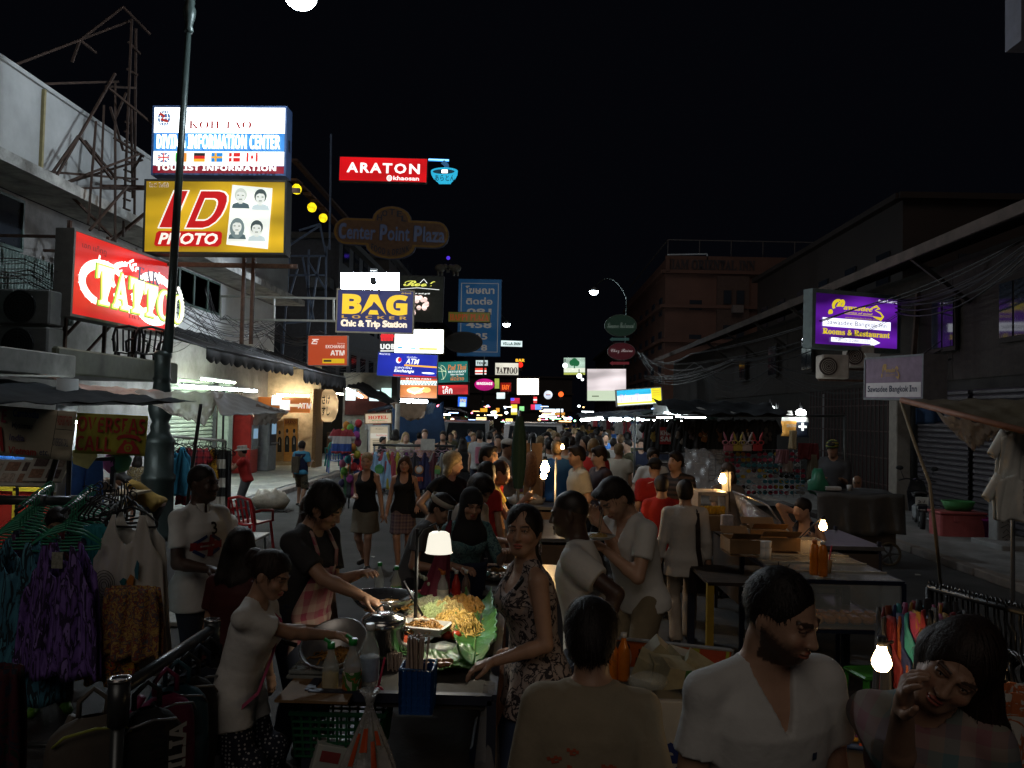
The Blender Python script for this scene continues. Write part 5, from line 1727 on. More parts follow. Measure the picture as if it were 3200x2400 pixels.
# -- bank shop beyond the white building
bk=EM('bank_shop',(-9.0,30.5,0),'orange fronted bank kiosk glowing warmly, beyond the white building','shop')
OR=emit('bank_front',(.55,.16,.03),.55,un=.4,sp=1)
CR=mat('cream_wall',(.55,.45,.30),ro=.6)
box_((-8.85,31.1,2.0),(2.1,.1,4.0)).Bd('wall',CR,bk,1)
box_((-7.75,30.6,1.5),(.14,1.0,3.0)).Bd('lattice_pillar',mat('brown_lattice',(.22,.12,.05),var=.5,scale=25),bk,1)
P0,P1=at(800,1238,30),at(968,1246,30)
box_(((P0.x+P1.x)/2,30.06,(P0.z+P1.z)/2-.27),(P1.x-P0.x,.12,.54)).Bd('fascia',OR,bk,1)
for(a,b_,c,d,m,nm)in((850,1242,878,1266,emit('bank_lit_blue',(.5,.8,1),1.4,sp=1),'lamp_sign'),(876,1250,905,1282,E('bank_white_panel',(.85,.85,.82),.9),'panel'),(905,1262,945,1272,E('bank_print',(.85,.7,.5),.8),'lettering')):
 p,q=at(a,b_,29.9),at(c,d,29.9)
 box_(((p.x+q.x)/2,29.9,(p.z+q.z)/2),(q.x-p.x,.06,p.z-q.z)).Bd(nm,m,bk,1)
decal_text(bk,'ATM',.5,.2,MTr(at(952,1268,29.95)-Vec(bk.location)),BW,'sans')
def standee(x0,y0,x1,y1,Y,label,m,txt=None,figs=1):
 s=Sign('poster',label,(x0,y0),(x1,y0),(x0,y1),Y,case=mat('poster_edge',(.3,.25,.2)),cat='poster',fm=.01,tk=.05)
 s.rect(0,0,1,1,m)
 for k in Rg(figs):
  c=(k+.5)/figs if figs>1 else .5
  w=.16 if figs>1 else .26
  s.poly([(c-w,.78),(c-w,.46),(c-w*.5,.40),(c+w*.5,.40),(c+w,.46),(c+w,.78)],mat('poster_black',(.02,.02,.02)),'picture')
  s.ell(c,.32,w*.52,.07,mat('poster_skin',(.5,.28,.17)),'picture')
  s.ell(c,.285,w*.55,.05,mat('poster_black'),'picture')
  s.poly([(c-w*.16,.60),(c,.42),(c+w*.16,.60)],mat('poster_pale',(.7,.68,.62)),'picture')
 if txt:s.text(txt,.10,.035,.90,.12,mat('poster_ink',(.25,.05,.02)),'serif')
 return s
standee(887,1308,931,1442,30.2,'orange tailor poster with a dark suited couple, in front of the bank shop',mat('poster_orange',(.60,.26,.05)),'BOSS',2)
standee(862,1316,887,1440,30.4,'narrow poster of a man in a dark suit beside the orange poster',mat('poster_tan',(.5,.34,.16)),None,1)
s=Sign('menu_board','tall yellow printed price board beside the dark passage',(969,1318),(1002,1320),(969,1400),31.5,case=CASE,fm=.02,tk=.06)
s.rect(0,0,1,1,emit('yellow_board',(.72,.42,.02),.5));s.rect(.02,0,1,.14,E('teal_strip',(.05,.3,.25),.5),'stripe')
for k in Rg(7):s.rect(.1,.2+k*.11,.9,.25+k*.11,mat('board_print',(.15,.07,.02)),'lettering')
# lanterns, passage
p=at(1026,1268,31)
t=EM('paper_lantern',p,'long cream paper lantern with black brush writing in the dark passage','lantern')
lathe_([(.12,-.62),(.26,-.5),(.36,-.2),(.37,.2),(.27,.5),(.13,.62)],n=18).Bd('shade',emit('cream_lantern',(.75,.50,.25),.75,un=.4,uscale=3,sp=1),t)
decal_text(t,'さけ',.3,.34,MTr((0,-.38,.22)),M_black);decal_text(t,'すし',.3,.34,MTr((0,-.38,-.2)),M_black)
cyl_((0,0,.6),(0,0,.68),.14,n=12).cyl((0,0,-.68),(0,0,-.6),.14,n=12).Bd('cap',M_black,t)
pg=EM('dark_bar_front',(-7.4,39,0),'dark open bar front with a green glow inside, behind the cream lantern','shop')
box_((-8.2,41.5,2),(5.2,.2,4)).box((-6.1,39.5,2),(.25,3.5,4)).Bd('wall',mat('dark_wall',(.03,.025,.02)),pg,1)
for k in Rg(2):box_((-8.0+k*.6,41.2,1.9),(.35,.1,.5)).Bd('screen',emit('green_glow',(.01,.35,.10),.5,sp=1),pg,1)
box_((-8.2,40.4,.6),(3,.6,1.1)).Bd('counter',mat('counter_wood',(.12,.06,.03)),pg,1)
yl=EM('shop_pelmet',at(965,1240,31.5),'yellow curved pelmet glowing over the bank shop','pelmet')
prism_([(-1.3,.05),(.2,.12),(.75,.08),(.7,-.06),(.4,-.16),(-1.3,-.10)],.12).Bd('board',emit('pelmet_yellow',(.85,.72,.02),.95,sp=1),yl)
box_((-.05,.0,-.3),(.9,.1,.14)).Bd('red_tube',emit('pelmet_red',(.6,.02,.01),.7),yl)
# the buildings beyond, in the dark
for i,(x0,x1,y0,y1,h,c,lb)in En(((-20,-9.8,42,58,11,(.05,.055,.07),'dim grey shophouse with scaffolding beyond the white building'),(-22,-10,58,85,13,(.035,.03,.03),'dark four storey shophouse row on the left, behind the tall blue board'),(-24,-10,85,130,12,(.04,.03,.025),'furthest dark shophouses on the left of the street'))):
 t=EM('shophouse',((x0+x1)/2,(y0+y1)/2,0),lb,'building','shophouses on the left of the street')
 box_(((x0+x1)/2,(y0+y1)/2,h/2),(x1-x0,y1-y0,h)).Bd('wall',mat('shop_wall_%d'%i,c),t,1)
 box_(((x0+x1)/2+.15,(y0+y1)/2,h+.15),(x1-x0+.5,y1-y0+.3,.3)).Bd('roof',mat('shop_roof',(.05,.05,.05)),t,1)
 wm=box_((0,0,0),(.06,1.3,1.4)).mesh('window');wm.materials.append(M_pane)
 for fl_i in Rg(int(h//3.2)):
  for k in Rg(int((y1-y0)/2.6)):
   o=LO(('window',wm));o.parent=t;o.location=Vec((x1+.02,y0+1.5+k*2.6,4.6+fl_i*3.0))-t.location
 if i==0:
  for k in Rg(3):box_((x0+4+k*2.6,y0-.02,5.2),(1.4,.06,1.6)).Bd('window',M_pane,t,1)
  box_((-10.6,41.6,8.6),(1.2,1.2,.5)).Bd('tank',mat('tank',(.08,.09,.1)),t,1)
sc_=EM('scaffold',(-9,32.5,0),'bluish scaffold tower of thin steel bars behind the BAG sign','scaffold')
MBc=mat('blue_steel',(.10,.14,.22),ro=.4,metal=.4)
for(a,b_)in(((905,790),(880,1150)),((965,780),(960,1150)),((1020,770),(1015,1140)),((935,720),(1000,700)),((1000,700),(1020,800)),((900,770),(1000,705)),((905,800),(1020,800)),((885,860),(1020,860)),((930,840),(895,960)),((895,930),(1020,930)),((890,1010),(1015,1000)),((945,800),(980,1000)),((1035,420),(1030,780)),((1000,800),(960,1060)),((965,820),(1015,900))):
 bar_(at(a[0],a[1],32.5),at(b_[0],b_[1],32.5),.07).Bd('bar',MBc,sc_,1)
sheet_(lambda u,v:at(845+100*u-10*v,820+60*u*(1-v)+230*v,33+.3*sin(u*6+v*3)),10,8,th=.01).Bd('netting',mat('grey_netting',(.10,.10,.12)),sc_)
ev=EM('wooden_eave',(-9,36,6),'brown wooden eave hung with yellow lanterns','eave')
bar_(at(920,500,34),at(1090,690,44),.25,.12).Bd('rafter',M_rust,ev,1)
for k in Rg(6):bar_(at(915+k*22,560+k*22,35+k),at(935+k*24,575+k*26,37+k),.35,.1).Bd('board',mat('brown_board',(.2,.09,.04)),ev,1)
# -- tarpaulins and stalls, left foreground
M_tarp=mat('black_tarp',(.030,.034,.038),ro=1,spec=.05,var=.35,scale=2,bump=.4,bsc=5)
def tarp(label,tl,tr,br,bl_,m,sag=.12,n=18,th=.006,wav=.03,sd=0,name='tarpaulin'):
 tl,tr,br,bl_=Vec(tl),Vec(tr),Vec(br),Vec(bl_)
 def fn(u,v):
  p=tl.lerp(tr,u).lerp(bl_.lerp(br,u),v)
  p.z-=sag*16*u*(1-u)*v*(1-v)+wav*sin(u*17+v*9+sd)*(v*(1-v)*4*.5+.3)*.6+wav*.5*sin(u*31-v*13+sd)
  return p
 return one(name,label,'tarpaulin',sheet_(fn,n,n,th=th),m)
tarp('big black tarpaulin roof over the photo stall, held up at a corner by a pole',at(-60,1178,11.5),at(440,1238,12),at(615,1256,9.3),at(-60,1262,7.3),M_tarp,.10)
CLR=clear_sheet('clear_plastic',(.40,.34,.29),.6,.35,.3,6)
tarp('crumpled clear plastic sheet over the clothes rail behind the lamp post',at(420,1222,12.5),at(700,1225,13),at(640,1330,12.4),at(520,1285,12.2),CLR,.1,wav=.04,sd=3)
tarp('grey plastic sheet roof with a drooping clear edge, beside the fluorescent tubes',at(660,1222,13.5),at(740,1232,16),at(905,1290,13.5),at(690,1300,11),mat('grey_sheet_roof',(.12,.115,.11),ro=.5),.02,wav=.02,sd=5)
tarp('clear plastic flap hanging beside the grey sheet roof',at(800,1262,13.4),at(900,1288,13.4),at(860,1322,13.5),at(790,1330,13.5),CLR,.0,wav=.04,sd=9)
tarp('pinkish sheet strip lit from behind, above the black tarpaulin',at(215,1200,13),at(510,1222,13.4),at(500,1240,13),at(300,1228,12.8),clear_sheet('pink_sheet',(.7,.45,.38),.7),.0,wav=.03,sd=2)
def pole(label,a,b_,r,m,name='pole',grp=None):
 return one(name,label,'pole',cyl_(Vec(a)-Vec(b_),(0,0,0),r,n=8),m,grp,og=Vec(b_))
g=ground(690,1640);pole('thin black pole holding up the grey plastic sheet',at(700,1222,g.y),g,.022,M_black)
p=at(628,1262,9.1);pole('leaning dark pole at the corner of the black tarpaulin',p,(p.x-.25,9.15,0),.02,M_black)
p=at(180,1420,8.6);pole('slanting black strut under the printed banner',p,(p.x-.5,8.7,0),.03,M_black)
g=ground(218,1850);pole('upright black stall post between the two banners',at(222,1290,8.2),(at(218,1500,8.2).x,8.2,0),.024,M_black)
def banner(name,label,tl,tr,bl_,y,m):
 s=Sign(name,label,tl,tr,bl_,y,cat='banner',grp='printed banners under the tarpaulin')
 W_,H_=s.W,s.H
 sheet_(lambda u,v:(u*W_,.012+.012*sin(u*14+v*3),(1-v)*H_),30,8,th=.004).Bd('cloth',m,s.t)
 s.layer=0
 return s
s=banner('banner','cream travel agency banner listing Cambodia Myanmar India Vietnam',(-120,1258),(236,1286),(-120,1412),7.9,mat('banner_cream',(.50,.45,.34),ro=.5,var=.12))
BR,BB=mat('banner_red',(.45,.04,.04)),mat('banner_blue',(.05,.10,.30))
s.text('SERVICE',-.0,.06,.405,.34,mat('banner_pink',(.45,.08,.14)),'sans');s.text('VISA',.06,.42,.412,.92,BR,'sans')
s.text('Cambodia',.46,.04,.69,.20,BB,bo=.02);s.text('Myanmar',.465,.31,.65,.46,mat('banner_navy',(.07,.08,.13)),bo=.02);s.text('India',.455,.55,.585,.68,mat('banner_purple',(.09,.07,.2)),bo=.02);s.text('Vietnam',.455,.80,.70,.95,BR,bo=.02);s.text('etc.',.73,.82,.815,.93,mat('banner_navy'),bo=.02)
s.strokes([[(.86,.02),(.83,.98)]],.012,M_black,'stripe');s.strokes([[(.855,.38),(1.0,.38)]],.014,M_black,'stripe')
s.text('PASSPORT PHOTO',.865,.10,.99,.30,BR,'sans');s.text('OVERSEAS CALL',.85,.56,.98,.72,mat('banner_navy'),'sans')
s=banner('banner','yellow green banner reading OVERSEAS CALL with a red telephone',(239,1290),(460,1300),(236,1416),8.2,mat('banner_yellow',(.36,.33,.04),ro=.5,var=.12))
s.text('OVERSEAS',.03,.08,.98,.46,BR,'sans');s.text('CALL',.02,.56,.52,.93,BR,'sans')
s.strokes([[(.61,.62),(.63,.56),(.70,.52),(.80,.52),(.88,.55),(.93,.62)]],.09,BR,'emblem');s.poly([(.60,.95),(.64,.80),(.69,.68),(.70,.62),(.74,.62),(.74,.67),(.80,.67),(.80,.62),(.84,.62),(.86,.70),(.91,.80),(.94,.95)],BR,'emblem')
s.ell(.77,.81,.06,.105,mat('banner_yellow'),'emblem');s.ell(.77,.81,.035,.06,BR,'emblem');s.ell(.77,.81,.02,.035,mat('banner_yellow'),'emblem')
# photo stall under the banners
st=EM('photo_stall_counter',(-8.2,12.4,0),'red shop counter with yellow edging and glass shelves under the banners','counter')
box_((0,0,.5),(2.6,.6,1.0),bev=.02).Bd('counter',mat('counter_red',(.45,.03,.02),ro=.4),st)
box_((0,-.31,.98),(2.62,.03,.06)).box((.7,-.31,.5),(.05,.03,1.0)).Bd('edging',mat('edging_yellow',(.7,.5,.03)),st)
for k in Rg(3):box_((.6,.1,1.15+k*.22),(1.2,.45,.02)).Bd('shelf',mat('glass_shelf',(.5,.6,.62),ro=.1,alpha=.5),st)
decal_text(st,'MP',.5,.35,MTr((-.2,-.32,.75)),M_black,'sans')
for k in Rg(5):
 tg=one('storage_box','blue translucent box in the stack on the photo counter','box',box_((0,0,0),(.42,.3,.10),bev=.02),mat('blue_box',(.05,.18,.55),ro=.3),'blue boxes on the photo counter',og=(-7.85+.02*(k%2),12.35,1.06+k*.115))
for i,(px,py,w_,ry,lb)in En(((40,1478,1.1,.5,'wide tilted board of sample photographs on a stand'),(150,1465,.45,.55,'small tilted board of sample photographs on a tripod'))):
 p=at(px,py,9.6)
 t=EM('photo_board',(p.x,p.y,0),lb,'display board','photo boards under the banners')
 R_=MRo(radians(-38),3,'X')
 box_((0,0,p.z),(w_,.03,.36),R=R_).Bd('board',mat('white_board',(.55,.54,.5)),t)
 for k in Rg(int(w_/.2)):
  for j in(0,1):
   c=R_@Vec((-w_/2+.13+k*.2,-.02,-.08+j*.16))
   box_(c+Vec((0,0,p.z)),(.15,.006,.12),R=R_).Bd('photograph',mat('photo_%d'%((k+j)%3),((.35,.2,.14),(.14,.10,.10),(.5,.42,.36))[(k+j)%3],var=.6,scale=30),t)
 cyl_((0,.1,0),(0,.1,p.z),.02,n=6).bar((-.3,0,.02),(.3,.2,.02),.03).Bd('stand',M_black,t)
t=EM('pillar',(at(200,1470,11.5).x,11.5,0),'white round pillar with handwriting beside the photo boards','pillar')
cyl_((0,0,0),(0,0,2.6),.14,n=16).Bd('shaft',M_white,t)
# left stall behind: rail with blue shorts
t=EM('clothing_stall',(-5.5,10.6,0),'dark square tube frame of the clothing stall behind the yellow banner','frame')
A=[at(222,1440,10.4),at(355,1433,10.8),at(222,1545,10.4),at(350,1535,10.8)]
b=MB();b.bar(A[0],A[1],.05).Bd('rail',M_black,t,1)
bar_(A[2],A[3],.05).Bd('rail',M_black,t,1);bar_(A[0],(A[0].x,A[0].y,0),.05).Bd('post',M_black,t,1);bar_(A[1],(A[1].x,A[1].y,0),.05).Bd('post',M_black,t,1)
box_((A[2]+A[3])/2+Vec((0,.3,-.02)),(1.0,.6,.03)).Bd('shelf',mat('plank',(.25,.18,.1)),t,1)
def shorts(w,L,sd=0):
 mb=MB()
 for s in(-1,1):
  mb.sheet(lambda u,v,s=s:(s*(w*.25+.03*v)+cos(u*6.283)*w*.25*(1+.1*v),.05*sin(u*6.283)+.012*sin(u*14+v*6+sd),-v*L),18,8)
 return mb
one('hanging_shorts','bright blue shorts hanging from the dark stall frame','shorts',shorts(.42,.55),mat('blue_shorts',(.05,.16,.55)),'shorts hanging on the stall',og=at(268,1440,10.3))
one('hanging_shorts','grey shorts beside the bright blue ones','shorts',shorts(.36,.42,2),mat('grey_shorts',(.2,.19,.19)),'shorts hanging on the stall',og=at(232,1445,10.5))
one('price_card','pale yellow price card over the blue shorts','price card',prism_([(-.15,.1),(.05,.16),(.2,.05),(.08,-.12),(-.1,-.06)],.01),mat('yellow_card',(.7,.62,.25)),og=at(255,1435,10.2))
for k,(px,c,lb)in En(((355,(.5,.12,.3),'pink bundle of clothes on the stall shelf'),(372,(.06,.22,.10),'green plastic bag on the stall shelf'),(300,(.35,.05,.05),'dark red folded cloth on the stall shelf'),(330,(.3,.2,.12),'brown bag on the stall shelf'))):
 b=MB();b.ball((0,0,0),(.16,.13,.14),10,7)
 b.v=[tuple(Vec(q)*(1+.12*sin(q[0]*40+q[2]*30+k)))for q in b.v]
 one('bundle',lb,'bundle',b,mat('bundle_%d'%k,c),'bundles on the stall shelf',og=at(px,1445 if k<2 else 1528,10.9))
t=EM('clothes_rail',(-5.5,14.6,0),'white wheeled clothes rail beside the lamp pedestal','clothes rail')
A=[at(540,1364,14.5),at(705,1378,15)]
cyl_(A[0],A[1],.025,n=8).Bd('rail',mat('white_pipe',(.7,.68,.66)),t,1)
for q in A:
 cyl_(q,(q.x,q.y,.08),.022,n=8).Bd('post',M_steel,t,1)
 bar_((q.x,q.y-.3,.1),(q.x,q.y+.3,.1),.04).Bd('foot',M_steel,t,1)
 w_=cyl_((q.x-.02,q.y-.3,.05),(q.x+.02,q.y-.3,.05),.05,n=12);w_.Bd('castor',M_black,t,1)
for k,(px,w_,L,kind,m,lb)in En(((562,.46,.85,'tank',mat('sky_blue_cloth',(.06,.36,.58)),'sky blue printed tank top hanging on the white rail'),(612,.52,1.0,'tee',pattern('red_plaid',[(.40,.03,.04),(.30,.02,.03),(.05,.01,.02)],9,kind='plaid'),'red checked shirt hanging on the white rail'),(658,.34,.55,'tank',pattern('orange_print',[(.6,.35,.03),(.5,.26,.02),(.1,.04,.01)],22),'orange printed vest hanging on the white rail'),(690,.3,1.15,'cloth',pattern('mono_stripes',[(.6,.58,.52),(.02,.02,.02)],3,kind='stripes'),'long black and white dress at the end of the white rail'),(712,.22,1.2,'cloth',mat('dark_dress',(.03,.03,.035)),'long black dress at the end of the white rail'))):
 p=A[0].lerp(A[1],(px-540)/165)
 one('hanging_garment',lb,'garment',garment(w_,L,kind,sd=k),m,'clothes on the white rail',og=(p.x,p.y-.12,p.z-.16))
 h=one('clothes_hanger','black clothes hanger on the white rail','hanger',hanger(.38),M_black,'black hangers on the white rail',og=(p.x,p.y-.11,p.z-.14))
for k in Rg(9):
 p=A[0].lerp(A[1],.05+k*.11)
 o=one('clothes_hanger','black clothes hanger on the white rail','hanger',hanger(.38),M_black,'black hangers on the white rail',og=(p.x,p.y+.02,p.z-.14))if k==0 else inst(o,(p.x,p.y+.03*(k%3),p.z-.14),(0,0,1.1+.1*k))
plastic_chair(ground(785,1715),radians(160),mat('red_plastic',(.42,.012,.015),ro=.3,var=.1),'red plastic armchair on the road beside the clothes rail')
RB=ground(843,1590)
b=MB();b.ball((0,0,.18),(.42,.3,.26),16,10);b.v=[tuple(Vec(q)*(1+.08*sin(q[0]*21+q[1]*17)+.05*sin(q[2]*40+q[0]*33)))for q in b.v]
one('rubbish_bag','clear plastic bag stuffed with pale rubbish at the kerb behind the red chair','bag',b,mat('bag_pale',(.5,.45,.36),ro=.35,bump=.5,bsc=14,var=.35),og=(RB.x,RB.y,.0))
for k,(px,py,sz,lb)in En(((700,1655,.16,'small white plastic bag on the folding table'),(672,1640,.10,'white cup on the folding table'))):
 p=at(px,py,9.6);b=MB()
 b.ball((0,0,0),(sz,sz*.8,sz*1.2),12,9);b.v=[tuple(Vec(q)*(1+.15*sin(q[0]*70+q[2]*50)))for q in b.v]if k==0 else b.v
 one('plastic_bag' if k==0 else 'cup',lb,'bag' if k==0 else 'cup',b,mat('white_plastic',(.65,.64,.62),ro=.35),og=p)
t=EM('folding_table',(at(700,1690,9.7).x,9.7,0),'small white folding table behind the man in the polo shirt','table')
box_((0,0,.74),(.9,.6,.03),bev=.008).Bd('top',mat('white_plastic'),t)
for sx in(-1,1):
 for sy in(-1,1):cyl_((sx*.4,sy*.25,.73),(sx*.42,sy*.27,0),.013,n=6).Bd('leg',M_steel,t)
g=ground(500,1940)
one('floor_mat','white printed sheet lying on the road by the lamp pedestal','sheet',box_((0,0,.03),(.75,.5,.05),bev=.01),mat('white_print',(.5,.5,.46),scale=12),og=(g.x,g.y,0))
g=ground(520,1865)
one('red_cloth','red cloth on the ground by the lamp pedestal','cloth',box_((0,0,.04),(.5,.3,.07),bev=.02),mat('red_cloth',(.4,.03,.02)),og=(g.x,g.y,0))
# -- dress rack, left foreground
M_pipe=mat('galvanised_pipe',(.10,.11,.115),ro=.35,metal=.7)
A,B_=at(-60,1562,6.2),at(318,1566,6.5)
t=EM('stall_rail',A,'thick galvanised pipe across the dress rack','rail')
cyl_(A,B_,.036,n=12).Bd('pipe',M_pipe,t,1)
for u in(.48,.78):cyl_(A.lerp(B_,u)-Vec((.05,0,0)),A.lerp(B_,u)+Vec((.05,0,0)),.044,n=12).Bd('coupling',M_steel,t,1)
cyl_(A.lerp(B_,.72),Vec((A.lerp(B_,.72).x,6.4,0)),.025,n=8).Bd('post',M_pipe,t,1)
GH=mat('green_plastic',(.05,.30,.18),ro=.3,var=.1)
hm=hanger(.42,.12).mesh('clothes_hanger');hm.materials.append(GH)
rows=[((62,1665),(155,1572),5.5,7.2,13),((205,1670),(285,1585),5.4,7.0,12)]
dress_m=[mat('slate_cloth',(.05,.09,.12)),mat('maroon_cloth',(.12,.015,.03)),mat('teal_cloth',(.02,.14,.15)),mat('plum_cloth',(.10,.02,.09)),mat('navy_cloth',(.015,.02,.06))]
gm=[garment(.36,.75,'tank',sd=k,back=False).mesh('hanging_dress')for k in Rg(3)]
for ri,(a,b_,ya,yb,n)in En(rows):
 P,Q=at(a[0],a[1],ya),at(b_[0],b_[1],yb)
 r_=one('rack_rail',['steel rail under the first row of green hangers','steel rail under the second row of green hangers'][ri],'rail',cyl_(Vec((0,-.05,.15)),(Q-P)+Vec((0,0,.15)),.014,n=8),M_pipe,'rails of the dress rack',og=P)
 for k in Rg(n):
  p=P.lerp(Q,k/(n-1))
  o=bpy.data.objects.new('clothes_hanger',hm);link(o);o.location=p;o.rotation_euler=(0,0,.35+uni(-.12,.12))
  tag(o,['green plastic hanger in the row over the blue dress','green plastic hanger in the row over the purple dress'][ri],'hanger',['green hangers over the blue dress','green hangers over the purple dress'][ri])
  if k:
   me=gm[k%3]
   o=bpy.data.objects.new('hanging_dress',me);link(o);o.location=p+Vec((0,0,-.06));o.rotation_euler=(0,0,.35)
   if not me.materials:me.materials.append(dress_m[0])
   o.material_slots[0].link='OBJECT';o.material_slots[0].material=dress_m[(k+ri*2)%5]
   tag(o,['dark dress packed behind the blue dress','dark dress packed behind the purple dress'][ri],'dress',['dresses behind the blue dress','dresses behind the purple dress'][ri])
def dress(px,py,Y,w,L,m,lb,kind='tank',flare=1.3,rz=.1,folds=6,sd=0):
 return one('hanging_dress',lb,'dress',garment(w,L,kind,folds,sd,flare=flare),m,None,og=at(px,py,Y))
o=dress(55,1690,5.3,.42,1.02,pattern('blue_dye',[(.07,.26,.36),(.05,.18,.27),(.015,.035,.05),(.10,.32,.42)],13),'turquoise tie dyed dress hanging at the left end of the rack',flare=1.55)
o=dress(200,1700,5.2,.37,.82,pattern('purple_dye',[(.22,.13,.46),(.15,.08,.33),(.035,.02,.07),(.27,.18,.52)],15),'purple tie dyed dress hanging from a green hanger',flare=1.5,sd=3)
box_((0,-.068,-.09),(.07,.004,.10)).Bd('label',mat('care_label',(.35,.36,.3),var=.5,scale=60),o)
o=dress(412,1605,5.6,.42,1.05,mat('off_white_cloth',(.58,.57,.53),var=.12),'off white tank top with a printed butterfly, hanging from a black hanger',flare=1.4,sd=5)
o['category']='tank top'
for(x,z,w_,h_,c,nm)in((.05,-.44,.05,.10,(.5,.18,.03),'butterfly_wing'),(.09,-.36,.03,.13,(.03,.14,.2),'butterfly_wing'),(.0,-.44,.045,.05,(.02,.15,.18),'butterfly_wing')):
 prism_([(x-w_/2,z),(x,z+h_/2),(x+w_/2,z+h_/3),(x+w_/3,z-h_/2),(x-w_/4,z-h_/2.4)],.004,MTr((0,-.092,0))).Bd(nm,mat(nm+str(int(c[0]*100)),c),o)
b=MB()
for k in Rg(5):b.tube([(-.13+.075*q*cos(a),-.085,-.47+.10*q*sin(a))for q in[1-k*.19]for a in[j*.4 for j in Rg(16)]],.0025,3,closed=1)
b.Bd('dreamcatcher_print',mat('print_grey',(.05,.05,.05)),o)
one('clothes_hanger','black hanger holding the butterfly tank top','hanger',hanger(.36),M_black,og=at(412,1598,5.62))
o=dress(300,1640,5.75,.13,1.0,mat('teal_scarf',(.02,.24,.28)),'narrow teal top hanging between the purple dress and the butterfly top','cloth',flare=1.9,sd=2)
o=dress(420,1835,5.3,.34,.44,pattern('rose_print',[(.30,.18,.06),(.48,.32,.10),(.24,.06,.04),(.10,.10,.12),(.38,.24,.08)],26),'brown rose printed cloth hanging below the butterfly top','cloth',flare=1.2,sd=8)
o=dress(345,1960,5.35,.30,.34,pattern('bright_trim',[(.45,.05,.03),(.5,.28,.02),(.06,.05,.05),(.2,.04,.05)],30),'red and orange ragged skirt hem hanging at the bottom of the rack','cloth',flare=1.3,sd=9)
o=dress(-10,2080,4.6,.30,.8,pattern('dark_mix',[(.015,.02,.04),(.06,.01,.02),(.01,.02,.015)],9),'dark blue and maroon clothes at the very left edge of the rack','cloth',flare=1.3,sd=4)
for k in Rg(16):
 p=at(268+k*10,1575+14*sin(k*.9),6.2-k*.03)
 if k==0:bh=one('clothes_hanger','black hanger in the tangle behind the butterfly top','hanger',hanger(.34),M_black,'black hangers behind the butterfly top',og=p)
 else:inst(bh,p,(0,.2*sin(k),.6+.13*k))
gd=ground(300,2290)
t=EM('dress_stand',(gd.x,gd.y,0),'bent steel foot frame of the dress rack','rack')
tube_([(.05,0,0),(.07,.02,.28),(.12,.03,.34),(.22,.03,.36)],.016,8).Bd('leg',M_pipe,t);cyl_((.2,0,.9),(.2,.02,0),.016,n=8).Bd('post',M_pipe,t);cyl_((-.5,-.3,.03),(.15,-.3,.03),.016,n=8).Bd('bar',M_pipe,t)
# bag rack
P,Q=at(372,2160,3.25),at(663,1965,4.35)
t=EM('bag_rack',(P.x,P.y,0),'steel pipe rack hung with dark backpacks','rack')
cyl_(P,Q,.026,n=14).Bd('rail',M_pipe,t,1)
for q in(P,Q):
 cyl_(q+Vec((0,0,.045)),q-Vec((0,0,.13)),.042,.040,n=16).Bd('socket',M_pipe,t,1)
 lathe_([(.044,0),(.044,.012),(.030,.012),(.028,-.05)],c=q+Vec((0,0,.04)),n=16).Bd('rim',mat('bright_steel',(.5,.5,.5),ro=.25,metal=.9),t,1)
 cyl_(q-Vec((0,0,.1)),(q.x,q.y,0),.026,n=12).Bd('post',M_pipe,t,1)
BAGM=dict(black=mat('black_nylon',(.012,.012,.013),ro=.6,bump=.2),pink=mat('magenta_nylon',(.16,.008,.06),ro=.55,bump=.2),teal=mat('teal_nylon',(.01,.055,.08),ro=.55),tan=mat('taupe_nylon',(.10,.085,.07),ro=.6),navy=mat('navy_nylon',(.012,.018,.035),ro=.6))
def backpack(p,m,lb,rz=0,w=.30,h=.44,d=.17,trim=None,text=None):
 t=EM('backpack',p,lb,'backpack','bags on the steel rack',rz)
 b=MB()
 n=14
 def fn(u,v):
  a=u*6.283
  z=-h*v
  k=(1-(2*v-1)**6*.75)
  k*=.88+.12*v
  ca,sa=cos(a),sin(a)
  q=(abs(ca)**3+abs(sa)**3)**(-1/3)
  return(w/2*k*ca*q,d/2*k*sa*q,z-.06)
 b.sheet(fn,28,14)
 b.Bd('bag_body',m,t)
 sheet_(lambda u,v:(w*.36*(2*u-1),-d/2-.045*sin(pi*u)**.5*sin(pi*min(1,v*1.0+.02))**.4,-h*(.48+.46*v)-.06),10,8).Bd('pocket',m,t)
 tube_([(-.05,0,-.06),(-.05,0,.0),(0,0,.045),(.05,0,.0),(.05,0,-.06)],.011,6).Bd('handle',m,t)
 for s in(-1,1):tube_([(s*.06,d/2,-.08),(s*.10,d/2+.05,-.2),(s*.12,d/2+.03,-.38),(s*.12,d/2,-.46)],.018,6).Bd('strap',m,t)
 tube_([(-w*.40,-d*.35,-.14),(-w*.3,-d*.5,-.10),(0,-d*.52,-.085),(w*.3,-d*.5,-.10),(w*.40,-d*.35,-.14)],.006,5).Bd('zip',trim or M_steel,t)
 if text:
  decal_text(t,text,.40,.07,MTr((.08,-d/2-.05,-.30))@MRo(radians(-90),4,'Y'),mat('white_print2',(.35,.35,.33)),'sans')
 return t
